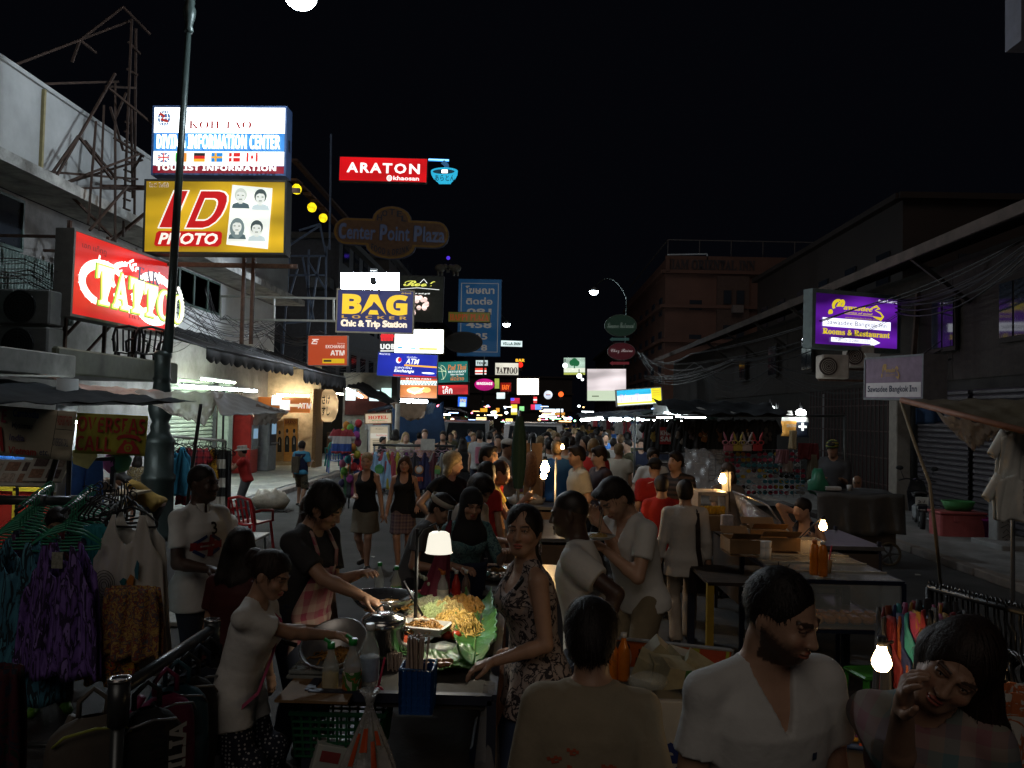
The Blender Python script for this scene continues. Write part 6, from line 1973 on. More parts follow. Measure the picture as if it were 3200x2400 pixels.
for k,(u,m,lb,kw)in En(((.06,'tan','taupe bag with yellow piping at the near end of the rack',dict(trim=mat('piping_yellow',(.3,.33,.06)),w=.36)),(.16,'black','black backpack with white lettering down its front',dict(text='VERSILIA')),(.34,'pink','magenta backpack with straps hanging forward',dict(w=.27)),(.46,'teal','dark teal backpack behind the magenta one',{}),(.58,'black','black backpack with grey trim in the middle of the rack',dict(trim=mat('grey_trim',(.25,.24,.22)))),(.72,'navy','dark navy backpack towards the far end of the rack',{}),(.86,'black','black shoulder bag at the far end of the rack',dict(w=.26)))):
 p=P.lerp(Q,u)
 backpack((p.x+(.05 if k else-.12),p.y-.02,p.z-.05),BAGM[m],lb,radians(35+8*(k%3)),**kw)
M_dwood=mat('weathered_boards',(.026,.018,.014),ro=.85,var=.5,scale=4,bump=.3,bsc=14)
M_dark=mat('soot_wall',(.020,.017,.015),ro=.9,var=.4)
wh=EM('wooden_shophouse',(9.6,26,0),'dark weathered wooden shophouse with a long eave along the right side','building')
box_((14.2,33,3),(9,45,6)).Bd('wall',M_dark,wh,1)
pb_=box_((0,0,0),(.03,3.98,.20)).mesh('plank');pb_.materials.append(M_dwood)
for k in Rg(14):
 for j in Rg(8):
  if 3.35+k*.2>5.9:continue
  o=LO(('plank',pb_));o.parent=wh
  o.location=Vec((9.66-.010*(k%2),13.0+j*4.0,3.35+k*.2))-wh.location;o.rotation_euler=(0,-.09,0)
sheet_(lambda u,v:(8.25+5.5*v,11+44*u,5.95+1.9*v+.05*sin(u*40)*(1-v)),60,6,th=.06).Bd('roof',mat('old_roof_tiles',(.06,.045,.04),ro=.9,var=.5,scale=3,bump=.5,bsc=10),wh,1)
box_((8.25,33,5.92),(.06,44,.22)).Bd('fascia',mat('eave_board',(.085,.062,.052),ro=.9,var=.5,scale=2),wh,1)
for k in Rg(7):
 bar_((9.6,14+k*4.2,4.9),(8.35,14+k*4.2,5.85),.09).Bd('brace',M_dwood,wh,1)
for j,y in En((16.4,19.2,24.2,28.5,32.5,37)):
 w=box_((9.55,y,4.55),(.06,1.1,1.3)).Bd('window',M_dwood,wh,1)
 box_((9.51,y-.26,4.55),(.03,.45,1.1)).Bd('pane',M_pane,w,1);box_((9.51,y+.26,4.55),(.03,.45,1.1)).Bd('pane',M_pane,w,1)
def shutter(y0,y1,x,label,m,n=24,h=2.9,rz=0):
 t=EM('roller_shutter',(x,(y0+y1)/2,.1),label,'shutter','closed shutters on the right')
 me=prism_([(0,0),(-.035,.03),(-.035,.085),(0,.118)],y1-y0,MTr((0,-(y1-y0)/2,0))).mesh('slat');me.materials.append(m)
 for i in Rg(n):
  o=LO(('slat',me));o.parent=t;o.location=(0,0,i*h/n)
 return t
M_shut=mat('grey_violet_slat',(.05,.044,.05),ro=.5,metal=.3)
shutter(14.6,17.9,9.55,'closed grey violet roller shutter behind the hanging white dresses',M_shut)
shutter(18.1,20.4,9.55,'closed grey violet roller shutter behind the motorcycle',M_shut)
t=EM('folding_gate',(9.4,24.4,.1),'dark red folding lattice gate with light showing at the top, right side','gate')
for k in Rg(26):
 if k==0:gm_=box_((0,0,1.55),(.025,.03,3.1)).mesh('bar');gm_.materials.append(mat('dark_red_bar',(.05,.02,.02),ro=.6,metal=.3))
 o=LO(('bar',gm_));o.parent=t;o.location=(0,-3.4+k*.27,0)
for z in(.5,1.2,1.9,2.6):box_((.01,0,z),(.02,7.0,.03)).Bd('rail',mat('dark_red_bar'),t)
box_((.04,2.2,1.5),(.05,.12,3.0)).Bd('post',mat('grey_post',(.18,.18,.19)),t)
tube_light((9.75,23.0,3.0),(9.75,24.6,3.0),'tube glowing behind the top of the dark red gate')
t=EM('brick_pier',(9.3,20.9,0),'pale concrete pier with brick beside the dark red gate','pillar')
box_((0,0,1.6),(.35,.45,3.2),bev=.02).Bd('shaft',mat('pier_plaster',(.19,.165,.14)),t)
for i in Rg(4):
 for j in Rg(5):
  box_((.06,-1.3+j*.23+.115*(i%2),2.95+i*.085),(.12,.21,.07)).Bd('brick',mat('red_brick_%d'%((i+j)%3),((.22,.08,.05),(.16,.06,.045),(.26,.12,.07))[(i+j)%3]),t)
for i,(px,py,Y)in En(((2600,1145,19),(2682,1113,20))):
 p=at(px,py,Y)
 t=EM('air_conditioner',p,['cream air conditioner unit with round grille, left of two under the purple sign','cream air conditioner unit, right of two under the purple sign'][i],'air conditioner','air conditioners under the purple sign')
 box_((.1,.25,0),(.62,.45,.55),bev=.03).Bd('casing',mat('ac_cream',(.34,.29,.25),ro=.5),t)
 cyl_((-.08,.01,0),(-.08,.0,0),.21,n=20).Bd('fan_opening',mat('fan_brown',(.05,.03,.025)),t)
 b=MB()
 for k in Rg(1,5):b.tube([(-.08+.2*k/5*cos(a),-.01,.2*k/5*sin(a))for a in[j*.37 for j in Rg(17)]],.006,4,closed=1)
 b.Bd('fan_grille',mat('ac_cream'),t)
 bar_((-.2,.3,-.3),(.9,.3,-.3),.05).Bd('bracket',M_rust,t)
t=EM('sign_bracket',(8.5,20.3,4),'dark steel bracket carrying the purple inn sign','bracket')
bar_(at(2800,935,20.6),at(2900,950,20.6),.08).Bd('bar',M_black,t,1);bar_(at(2870,915,20.6),at(2855,1110,20.6),.10).Bd('post',M_rust,t,1);bar_(at(2880,960,20.6),at(2915,1105,20.6),.06).Bd('strut',M_rust,t,1)
one('hanging_card','blank white wedge board under the purple sign','board',prism_([(0,0),(.37,-.02),(.24,-.3),(.1,-.3)],.03),mat('card_white',(.5,.5,.48)),og=at(2702,1102,19.4))
wire('heavy cables sagging along the front of the right shophouses',[(8.9,8,5.5),(9.0,15,5.4),(9.0,21,5.2),(7.4,30,4.3),(6.9,49,4.6)],8,.14,.014,.45)
wire('thin cables crossing before the purple sign',[at(3210,830,13),at(2860,950,17),at(2540,1060,21),at(2020,1135,40)],2,.05,.006,.3)
wire('looping cables above the black tarpaulin of the shirt stall',[at(2960,1090,19),at(2400,1150,24),at(2180,1150,30),at(2000,1110,44)],6,.22,.010,.7)
wire('single cable with a droop above the shirt stall',[at(3200,750,13),at(2690,960,18),at(2160,1105,28),at(2060,1130,38)],2,.05,.012,.2)
# awning roofs over the right pavement
t=EM('tin_awning',(8,24,0),'dark red corrugated awning roof beside the shirt stall','awning')
sheet_(lambda u,v:at(2430+320*u,1298-6*u-60*v+10*u*v,22-5*u+4*v)+Vec((0,0,.03*sin(v*60))),12,40,th=.01).Bd('roof_sheet',mat('red_tin',(.10,.02,.02),ro=.6,var=.4),t)
sheet_(lambda u,v:at(2560+190*u,1255+18*v-2*u,19-2*u+.6*v),8,4,th=.01).Bd('edge_sheet',mat('grey_tin',(.14,.14,.18),ro=.5),t)
# beige tarpaulin with its pole, white dresses
tarp('beige tarpaulin sheet sagging over the hanging white dresses',at(2820,1250,12.5),at(3260,1247,10.5),at(3260,1365,7.2),at(2815,1252,9.0),mat('beige_tarp',(.13,.105,.065),ro=.6,bump=.3,bsc=5),.03,wav=.03,sd=1)
pole('reddish wooden pole along the edge of the beige tarpaulin',at(2818,1250,8.95),at(3260,1362,7.15),.03,mat('pole_wood',(.24,.11,.07),ro=.6))
tarp('grey clear plastic flap hanging from the pole, above the motorcycle',at(2925,1290,9.2),at(3160,1340,8.4),at(3105,1362,8.7),at(3038,1410,8.9),clear_sheet('grey_sheet',(.35,.33,.33),.75),.0,wav=.04,sd=4)
g=ground(2945,1880)
one('bamboo_pole','thin bent bamboo pole standing on the road beside the motorcycle','pole',tube_([at(2815,1255,9.0)-g,at(2860,1390,8.7)-g,at(2905,1510,8.4)-g,at(2925,1680,8.2)-g,Vec((0,0,0))],.018,6),mat('bamboo',(.20,.16,.10)),og=g)
one('blue_tarp_piece','small blue tarpaulin scrap behind the wooden pole','tarpaulin',sheet_(lambda u,v:at(2862+90*u,1275+(52-6*u)*v,15)-at(2862,1275,15)+Vec((0,.1*sin(u*9),0)),8,5,th=.01),mat('blue_tarp',(.015,.05,.13)),og=at(2862,1275,15))
WD=mat('white_linen',(.66,.67,.63),ro=.8,var=.12,bump=.2,bsc=20)
p=at(3195,1345,7.6)
o=one('hanging_dress','white short sleeved dress with yellow embroidery, upper of two on the hanger pole','dress',garment(.42,.46,'tee',4,3),WD,'white dresses under the beige tarpaulin',og=p)
sheet_(lambda u,v:(.09+.10*u,-.085-.004*sin(u*9),-.04-.13*v),4,4).Bd('embroidery',pattern('gold_embroidery',[(.45,.33,.10),(.55,.5,.4),(.35,.22,.05)],40),o)
p=at(3188,1480,7.55)
o=one('hanging_dress','white buttoned dress with black writing, lower of two on the hanger pole','dress',garment(.47,.42,'tee',4,6),WD,'white dresses under the beige tarpaulin',og=p)
for k in Rg(5):ball_((-.02,-.10,-.07-k*.065),.008,6,4).Bd('button',mat('button_dark',(.06,.05,.04)),o)
b=MB()
for k in Rg(9):b.tube([(.08+.02*sin(k),-.10,-.06-k*.035),(.10,-.10,-.07-k*.035),(.075,-.10,-.085-k*.035)],.004,4)
b.Bd('script_print',M_black,o)
pole('steel post behind the white dresses',(at(3165,1345,7.8).x,7.8,at(3165,1335,7.8).z),(at(3165,1345,7.8).x,7.8,0),.02,M_steel)
g=ground(3130,1720)
t=EM('scribbled_post',(g.x,g.y,0),'grey concrete post covered in black scribbles below the white dresses','post')
box_((0,0,.65),(.32,.3,1.3),bev=.02).Bd('shaft',M_conc,t);box_((0,-.3,.1),(.9,1.0,.2),bev=.02).Bd('base',M_conc,t)
b=MB()
for k in Rg(12):b.tube([(-.1+.02*(k%3),-.156,.15+k*.09),(.0+.03*(k%2),-.156,.22+k*.09),(.08,-.156,.13+k*.09)],.006,4)
b.Bd('scribble',M_black,t)
one('roof_panel','grey panel edge jutting in above the right pavement','panel',box_((0,0,0),(.5,.3,.9)),mat('grey_tin'),og=at(3238,20,9))
# crates and bucket
g=ground(2990,1690)
t=EM('storage_crate',(g.x,g.y,0),'salmon pink plastic crate with a lid by the shutter','crate')
box_((0,0,.28),(.85,.5,.5),bev=.03).Bd('tub',mat('salmon_plastic',(.36,.085,.085),ro=.4),t);box_((0,0,.55),(.9,.55,.05),bev=.015).Bd('lid',mat('salmon_plastic'),t);box_((-.15,-.27,.45),(.08,.03,.1)).Bd('latch',mat('salmon_plastic'),t)
t=EM('basket',(g.x+.05,g.y+.05,.58),'green plastic basket standing on the pink crate','basket')
lathe_([(.18,0),(.24,.18),(.26,.18),(.19,-.0)],n=16,sx=1.2).Bd('bowl',mat('green_basket',(.03,.16,.04)),t)
g=ground(3085,1695)
t=EM('bucket',(g.x,g.y,0),'magenta plastic bucket beside the pink crate','bucket')
lathe_([(.16,0),(.21,.42),(.23,.42),(.23,.46),(.2,.46),(.15,.03)],n=18).Bd('pail',mat('magenta_plastic',(.25,.01,.16),ro=.35),t);tube_([(-.22,0,.42),(-.15,-.1,.3),(0,-.2,.24),(.15,-.1,.3),(.22,0,.42)],.008,5).Bd('handle',M_steel,t)
# motorcycle
g=ground(2870,1655)
t=EM('motorcycle',(g.x,g.y,0),'dark motorcycle parked by the pier with number plate towards the road','motorcycle',rz=radians(-20))
def wheel(y,nm='wheel'):
 tube_([(0,y+.27*cos(a),.29+.27*sin(a))for a in[i*.314 for i in Rg(20)]],.05,8,closed=1).Bd('tyre',mat('tyre_rubber',(.02,.02,.02),ro=.85),t)
 b=cyl_((-.04,y,.29),(.04,y,.29),.05,n=10)
 for i in Rg(8):b.bar((0,y,.29),(0,y+.24*cos(i*.785),.29+.24*sin(i*.785)),.014)
 b.Bd('rim',M_steel,t)
wheel(-.62);wheel(.62)
BK=mat('black_gloss',(.012,.012,.016),ro=.15,spec=.7)
sheet_(lambda u,v:(.12*cos(u*6.283)*(1-.4*v),-.55+.95*v+.02*sin(u*6.283),.62+.10*sin(u*6.283)+.05*sin(v*3.1)),12,8).Bd('tail_body',BK,t)
sheet_(lambda u,v:(.13*(u*2-1),-.52+.75*v,.79-.05*sin(v*3.14)-.03*(2*u-1)**2+.06*(1-v)),8,10,th=.05).Bd('seat',mat('seat_vinyl',(.02,.02,.022),ro=.4),t)
prism_([(-.16,.35),(.16,.35),(.2,.75),(.13,1.0),(-.13,1.0),(-.2,.75)],.12,MTr((0,.32,0))).Bd('leg_shield',BK,t)
box_((0,-.05,.38),(.24,.42,.3),bev=.05).Bd('engine',M_steel,t);cyl_((.16,-.75,.3),(.14,.1,.26),.05,.035,n=10).Bd('exhaust',M_steel,t)
tube_([(-.36,.35,1.0),(-.2,.45,1.04),(0,.48,1.02),(.2,.45,1.04),(.36,.35,1.0)],.016,6).Bd('handlebar',M_black,t);ball_((0,.5,.95),(.13,.1,.11)).Bd('headlamp_shell',BK,t)
for s in(-1,1):
 m_=tube_([(s*.25,.42,1.04),(s*.32,.40,1.22)],.007,5).ball((s*.34,.39,1.27),(.08,.02,.05));m_.Bd('mirror',M_black,t);cyl_((s*.05,.62,.29),(s*.06,.42,.95),.025,n=8).Bd('fork',M_steel,t)
box_((0,-.72,.66),(.24,.02,.17),R=MRo(.2,3,'X')).Bd('number_plate',mat('plate_white',(.5,.5,.46)),t);decal_text(t,'5 7',.14,.08,MTr((0,-.735,.66)),M_black)
box_((0,-.60,.70),(.16,.06,.07),bev=.02).Bd('tail_light',mat('tail_red',(.25,.01,.01),ro=.2),t);sheet_(lambda u,v:(.09*(2*u-1),-.62+.30*cos(2.6-v*1.5)*1.0,.29+.34*sin(2.6-v*1.5)),4,8,th=.01).Bd('mudguard',BK,t)
# -- hotel block and other buildings, right background
def block(label,x0,x1,y0,y1,h,c,floors,name='hotel_building',wins=(),txt=None,grp='buildings behind the right stalls'):
 t=EM(name,((x0+x1)/2,(y0+y1)/2,0),label,'building',grp)
 m=mat('wall_'+str(int(c[0]*1000))+str(int(x0)),c,scale=.4)
 box_(((x0+x1)/2,(y0+y1)/2,h/2),(x1-x0,y1-y0,h)).Bd('wall',m,t,1)
 for k in Rg(1,floors+1):
  z=h*k/floors
  box_(((x0+x1)/2,y0-.15,z),(x1-x0+.6,.5,.28)).Bd('floor_band',m,t,1)
  box_((x0-.15,(y0+y1)/2,z),(.5,y1-y0+.3,.28)).Bd('floor_band',m,t,1)
 wm=box_((0,0,0),(1.0,.08,.8)).mesh('window');wm.materials.append(M_pane)
 sm_=box_((0,0,0),(.08,1.4,1.5)).mesh('window');sm_.materials.append(M_pane)
 for k in Rg(floors-1):
  z=h*(k+.5)/floors+h/floors*.55
  for x in wins:
   o=LO(('window',wm));o.parent=t;o.location=Vec((x,y0-.05,z))-t.location
  for j in Rg(int((y1-y0)/4)):
   o=LO(('window',sm_));o.parent=t;o.location=Vec((x0-.05,y0+2+j*4,z))-t.location
 return t,m
t,m=block('dim pink brown hotel block with an inn name along its parapet, behind the wooden shophouse',11.1,30,68,95,14.2,(.12,.056,.04),5,wins=(13.6,20.2,23.9,28.0))
box_((20.5,68.1,14.95),(18.8,.3,1.2)).Bd('parapet',m,t,1);box_((11.2,81,14.7),(.3,27,1.0)).Bd('parapet',m,t,1)
decal_text(t,'SIAM ORIENTAL INN',7.2,.85,MTr(at(2222,828,67.85)-Vec(t.location)),mat('inn_letters',(.035,.03,.035)),'serif')
for k in Rg(8):cyl_((11.3+k*2.6,68.2,15.5),(11.3+k*2.6,68.2,16.9),.05,n=5).Bd('railing_post',mat('rail_grey',(.10,.09,.09)),t,1)
bar_((11.3,68.2,16.9),(30,68.2,16.9),.08).Bd('railing',mat('rail_grey'),t,1);bar_((11.3,68.2,16.9),(11.3,94,16.9),.08).Bd('railing',mat('rail_grey'),t,1)
A_,B__,C_=at(2085,796,68),at(2210,794,68),at(2210,812,68)
bar_(A_,B__,.10).bar(B__,C_,.10).Bd('antenna_bar',mat('bright_pipe',(.5,.55,.6)),t,1)
box_((16.6,67.85,7),(2.6,.3,13.8)).Bd('recess_shade_panel',mat('recess_shade',(.08,.045,.035)),t,1)  # slab stands proud; the shade of a recess is put into its colour
for k in Rg(4):
 for dx in(-.5,.55):
  box_((16.6+dx,67.6,3.6+k*2.85),(.6,.2,1.1)).Bd('window',M_pane,t,1)
 box_((16.9,67.4,2.6+k*2.85),(.9,.5,.65),bev=.04).Bd('air_conditioner',mat('ac_dim',(.16,.13,.12)),t,1)
block('dark low building beyond the hotel block, right of the street end',10.5,26,100,130,11,(.05,.035,.03),4,wins=(13,17,21),name='shophouse')
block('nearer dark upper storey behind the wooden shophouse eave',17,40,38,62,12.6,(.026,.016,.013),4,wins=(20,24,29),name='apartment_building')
block('dark shophouse at the far end closing the street',-18,8,150,165,9,(.04,.03,.03),3,wins=(-12,-8,-4,0,4),name='shophouse')
# -- T-shirt stall on the right
t=EM('market_stall',(3.4,15.8,0),'pipe framed stall hung with rows of black printed shirts','stall')
L_,R_=at(1985,1300,15.6),at(2640,1300,14.2)
for q in(L_,R_,at(2290,1300,15.0)):
 cyl_(q,(q.x,q.y,0),.022,n=8).Bd('post',M_pipe,t,1)
cyl_(L_,R_,.02,n=8).Bd('rail',M_pipe,t,1)
cyl_(at(1985,1402,15.6),at(2450,1408,14.8),.02,n=8).Bd('rail',M_pipe,t,1)
tube_light(at(2112,1300,15.9),at(2205,1303,15.7),'long white tube under the black tarpaulin of the shirt stall',r=.024)
tube_light(at(2052,1303,16.5),at(2100,1304,16.4),'short white tube left of the long one at the shirt stall',r=.02)
tube_light(at(1816,1313,21),at(1882,1307,20.5),'slanting white tube over the stalls in the middle of the street',r=.03)
tube_light(at(1905,1311,22),at(1942,1311,22),'white tube right of the slanting tube',r=.05)
for i,x in En((1961,1990)):
 tt=EM('bowl_lamp',at(x,1310,22),['small white bowl lamp left of two by the tubes','small white bowl lamp right of two by the tubes'][i],'lamp','bowl lamps by the tubes');ball_((0,0,0),(.10,.1,.05)).Bd('glow',emit('bowl_glow',(.85,1,.95),6,sp=1),tt)
tarp('black tarpaulin roof sagging over the black shirts, tied at its left corner',at(2035,1246,15.6),at(2400,1262,19),at(2480,1296,14.4),at(2110,1292,14.2),M_tarp,.12,wav=.06,sd=6)
tarp('lit clear plastic sheet under the black tarpaulin of the shirt stall',at(2042,1255,16),at(2300,1294,16.2),at(2290,1300,16.1),at(2040,1298,16.1),clear_sheet('lit_plastic',(.8,.85,.85),.55),.0,wav=.05,sd=7)
tarp('dark tarpaulin over the far stalls to the right of the oval signs',at(1800,1292,26),at(2010,1290,24),at(2010,1302,22),at(1820,1306,23),mat('blue_dark_tarp',(.02,.035,.06)),.1,wav=.05,sd=8)
BT=mat('black_tee',(.014,.014,.015),ro=.85)
tees=[(2052,'gold','black shirt with a round gold crest'),(2090,'khao','black shirt printed KHAO SAN on a red square'),(2142,'pale','black shirt with a pale standing figure print'),(2180,'dim','black shirt with a small dim print'),(2217,'tiger','black shirt with a large tiger coloured print'),(2260,'dim2','black shirt with a brown dim print'),(2306,'grey','black shirt with a grey tree shaped print'),(2355,'tiger2','black shirt with an orange animal shaped print'),(2402,'dim3','black shirt at the right end of the row')]
for k,(px,pr,lb)in En(tees):
 u=(px-1985)/655
 p=L_.lerp(R_,u)
 o=one('hanging_shirt',lb+' in the stall row','shirt',garment(.40,.60,'tee',3,k),BT,'black shirts of the stall',og=p+Vec((0,-.06,-.06)))
 y=-.105
 def blot(c,w_,h_,z,n=9,nm='print'):
  r_=random.Random(k*7+n);b=MB()
  for q in Rg(n):
   a=r_.uniform(0,6.28);rr=r_.random()**.5
   b.ball((w_*rr*cos(a)*.5,y,z+h_*rr*sin(a)*.5),(w_*.17,.003,h_*.17),8,4)
  b.Bd(nm,mat('print_%d_%d'%(k,int(c[0]*100)),c,var=.4,scale=40),o)
 if pr=='khao':
  box_((0,y+.004,-.30),(.27,.006,.31)).Bd('red_square',mat('print_red',(.30,.02,.02)),o)
  decal_text(o,'KHAO',.25,.09,MTr((0,y-.003,-.25)),mat('print_white',(.55,.55,.52)),'sans');decal_text(o,'SAN',.25,.09,MTr((0,y-.003,-.36)),mat('print_white'),'sans')
 else:
  c={'gold':(.22,.15,.03),'pale':(.25,.22,.19),'dim':(.07,.05,.05),'tiger':(.30,.13,.04),'dim2':(.14,.07,.03),'grey':(.12,.13,.14),'tiger2':(.22,.11,.04),'dim3':(.06,.05,.04)}[pr]
  blot(c,.22,.26,-.30,10)
  if 'tiger' in pr:blot((.5,.4,.3),.13,.12,-.27,5,'print_face')
pink_pts=[(2277,'pink',(.42,.16,.22)),(2307,'yellow',(.45,.36,.08)),(2335,'white',(.45,.38,.38)),(2368,'red',(.45,.05,.06))]
for px,cn,c in pink_pts:
 p=at(px,1385,14.1)
 tt=EM('toy_sunglasses',p,'novelty %s sunglasses with long rabbit ears on the rack'%cn,'sunglasses','rabbit ear sunglasses on the rack')
 m=mat('toy_'+cn,c,ro=.35)
 for s in(-1,1):
  sheet_(lambda u,v,s=s:(s*(.035+.05*v)+.022*(2*u-1)*sin(pi*(.12+.83*v)),.01*(2*u-1)**2,.04+.15*v),4,8,th=.012).Bd('ear',m,tt)
  tube_([(s*.055+.045*cos(a),0,.01+.035*sin(a))for a in[i*.524 for i in Rg(12)]],.012,6,closed=1).Bd('rim',m,tt)
  ball_((s*.055,.0,.01),(.042,.006,.032),10,6).Bd('lens',M_black,tt)
 box_((0,.01,-.08),(.16,.02,.11),bev=.02).Bd('card',m,tt)
t=EM('display_rack',(4.0,14.2,0),'wire grid rack crowded with sunglasses and trinkets beside the black shirts','rack')
b=MB()
for k in Rg(14):b.bar(at(2215+k*22,1405,14.5),at(2215+k*22,1555,14.5),.008)
for k in Rg(10):b.bar(at(2215,1405+k*16,14.5),at(2510,1405+k*16,14.5),.008)
b.Bd('grid',M_steel,t,1)
cols_=[(.35,.04,.08),(.4,.28,.03),(.05,.2,.25),(.3,.3,.3),(.05,.22,.08),(.35,.12,.2),(.02,.02,.02)]
sg=[]
for c in cols_:
 b=MB()
 for s in(-1,1):
  b.tube([(s*.045+.034*cos(a),0,.026*sin(a))for a in[i*.785 for i in Rg(8)]],.009,5,closed=1)
  b.ball((s*.045,.003,0),(.03,.004,.022),8,4)
 me=b.mesh('sunglasses');me.materials.append(mat('glasses_%d'%int(c[0]*1000),c,ro=.15));sg.append((me,c))
cn_=['dark red','yellow','teal','grey','green','pink','black']
k=0
for row in Rg(8):
 for cl in Rg(14):
  if rnd.random()<.12:continue
  i=rnd.randrange(7)
  p=at(2280+cl*17,1420+row*17,14.35)
  o=LO(('sunglasses',sg[i][0]));o.location=p;o.rotation_euler=(uni(-.3,.1),uni(-.15,.15),uni(-.2,.2))
  tag(o,cn_[i]+' sunglasses on the wire grid rack','sunglasses',cn_[i]+' sunglasses on the rack')
tarp('clear plastic sheet draped over the front of the shirt stall table',at(2140,1402,15.0),at(2290,1408,14.6),at(2300,1545,14.2),at(2140,1540,14.6),clear_sheet('stall_sheet',(.28,.26,.25),.55),.0,wav=.04,sd=11)
t=EM('stall_table',(3.6,14.6,0),'low table under the shirt stall with a dark cloth front','table')
a_,b__=at(2120,1545,14.4),at(2500,1556,13.6)
box_(((a_.x+b__.x)/2,14.2,.40),(b__.x-a_.x,.8,.8)).Bd('cloth_front',mat('grey_sheet_cloth',(.09,.085,.08)),t,1)
box_(((a_.x+b__.x)/2,14.2,.82),(b__.x-a_.x+.1,.9,.03)).Bd('top',M_dwood,t,1)
# mannequin tops lit at the back
for i,(px,py,c,lb)in En(((2468,1300,(.75,.34,.06),'orange tank top on a white torso form under the lamp'),(2502,1303,(.02,.03,.06),'dark top with a white cross beside the orange tank top'))):
 p=at(px,py,19)
 tt=EM('torso_form',p,lb,'mannequin','torso forms at the back of the stall')
 lathe_([(.05,.12),(.06,.04),(.17,-.02),(.19,-.12),(.16,-.25),(.15,-.38),(.19,-.45)],n=16,sy=.6).Bd('torso',mat('form_white',(.75,.73,.7)),tt)
 lathe_([(.13,-.06),(.20,-.13),(.17,-.25),(.16,-.38),(.20,-.46)],n=16,sy=.62).Bd('tank_top',mat('form_top_%d'%i,c),tt)
 if i==1:box_((0,-.14,-.22),(.18,.01,.05)).box((0,-.143,-.22),(.05,.012,.18)).Bd('cross',W1,tt)
 if i==0:decal_text(tt,'SINGHA',.22,.07,MTr((0,-.135,-.22)),mat('print_white'),bo=.02)
for i,(px,py,r,lb)in En(((2408,1276,.09,'bright white lamp left of three under the awning'),(2428,1284,.07,'white lamp in the middle of three under the awning'),(2503,1290,.12,'shaded white bowl lamp right of three under the awning'))):
 tt=EM('bowl_lamp',at(px,py,18.8),lb,'lamp','lamps at the back of the shirt stall');ball_((0,0,0),(r,r,r*.7)).Bd('glow',emit('stall_glow',(.9,1,.97),22,sp=1),tt);cyl_((0,0,r*.5),(0,0,r+.12),.03,n=6).Bd('socket',M_black,tt)
tube_light((3.2,19.5,2.35),(4.6,19.5,2.35),'tube lighting the back of the shirt stall')
# covered cart by the gate
g0=ground(2700,1690)
t=EM('covered_cart',(at(2650,1600,13.6).x,13.6,0),'handcart covered with a grey plastic sheet and a wheel showing, by the folding gate','cart')
box_((0,0,.72),(1.15,.9,.08)).Bd('deck',M_dwood,t);box_((0,-.42,.42),(1.15,.06,.22)).Bd('side_board',mat('grey_board',(.16,.14,.13)),t)
sheet_(lambda u,v:(-.68+1.36*u,-.5-.06*v-.04*sin(u*22)*v,1.12-.62*v+.02*sin(u*9)),40,8,th=.006).Bd('cover_front',clear_sheet('cover_sheet',(.16,.155,.15),.85),t)
sheet_(lambda u,v:(-.68+1.36*u,-.5+1.0*v,1.12+.02*sin(u*9+v*7)),20,10,th=.006).Bd('cover_top',mat('cover_dark',(.05,.05,.05)),t)
for sx in(-.4,.45):
 tube_([(sx+.17*cos(a),-.5,.2+.17*sin(a))for a in[i*.393 for i in Rg(16)]],.022,6,closed=1).Bd('tyre',mat('tyre_pale',(.20,.18,.14)),t)
 b=cyl_((sx,-.53,.2),(sx,-.47,.2),.035,n=8)
 for i in Rg(5):b.bar((sx,-.5,.2),(sx+.16*cos(i*1.257),-.5,.2+.16*sin(i*1.257)),.025)
 b.Bd('spoke_wheel',M_steel,t)
b=ball_((0,0,0),(.17,.14,.17),12,8)
b.v=[tuple(Vec(q)*(1+.10*sin(q[0]*50+q[2]*33))+Vec((0,0,max(0,q[2])*.7 if abs(q[0])<.08 else 0)))for q in b.v]
one('plastic_bag','green plastic carrier bag standing on the covered cart','bag',b,mat('green_bag',(.05,.24,.14),ro=.35),og=at(2555,1518,13.6))
for i,(px,w_)in En(((2592,.16),(2615,.12),(2654,.06))):
 one('food_box' if i<2 else 'paper_cup',['white folded paper parcel on the covered cart','smaller white parcel next to the paper cup on the cart','white paper cup on the covered cart'][i],'parcel' if i<2 else 'cup',box_((0,0,.035),(w_,.12,.07),bev=.015)if i<2 else lathe_([(.03,0),(.04,.10),(.037,.10),(.028,.01)],n=12),mat('white_plastic'),og=(at(px,1520,13.5).x,13.5,1.13))
for i,(px,py,c,w_,h_,lb)in En(((2525,1385,(.14,.02,.025),.32,.26,'dark red cloth bag hanging beside the wire rack'),(2445,1405,(.22,.10,.12),.2,.22,'pink printed bag hanging at the rack end'),(2460,1440,(.25,.2,.18),.14,.18,'tan tote bag hanging at the rack end'),(2540,1420,(.17,.15,.11),.16,.4,'khaki trousers hanging beside the red bag'),(2478,1345,(.4,.33,.2),.1,.3,'cream scarf hanging under the lamps'))):
 one('hanging_bag',lb,'bag' if i<3 else 'garment',garment(w_,h_,'cloth',4,i,flare=1.05),mat('hang_%d'%i,c),'things hung beside the rack',og=at(px,py,13.8))
TEE=mat('white_cotton',(.62,.62,.60),ro=.85,var=.10,bump=.25,bsc=22)
CREAM=mat('cream_cotton',(.50,.46,.38),ro=.85,var=.12,bump=.25,bsc=22)
BEIGE=mat('beige_cotton',(.30,.25,.17),ro=.88,var=.14,bump=.25,bsc=20)
BLKC=mat('black_cotton',(.010,.010,.011),ro=.9)
REDC=mat('red_cotton',(.36,.015,.012),ro=.85,var=.15)
GREYC=mat('grey_cotton',(.10,.105,.11),ro=.88,var=.15)
CHAR=mat('charcoal_cotton',(.035,.035,.037),ro=.9,var=.15,bump=.2)
NAVY=mat('navy_cotton',(.012,.018,.045),ro=.88,var=.15)
KHAK=mat('khaki_cotton',(.20,.16,.10),ro=.88,var=.15,bump=.2)
DENIM=mat('dark_denim',(.020,.026,.045),ro=.85)
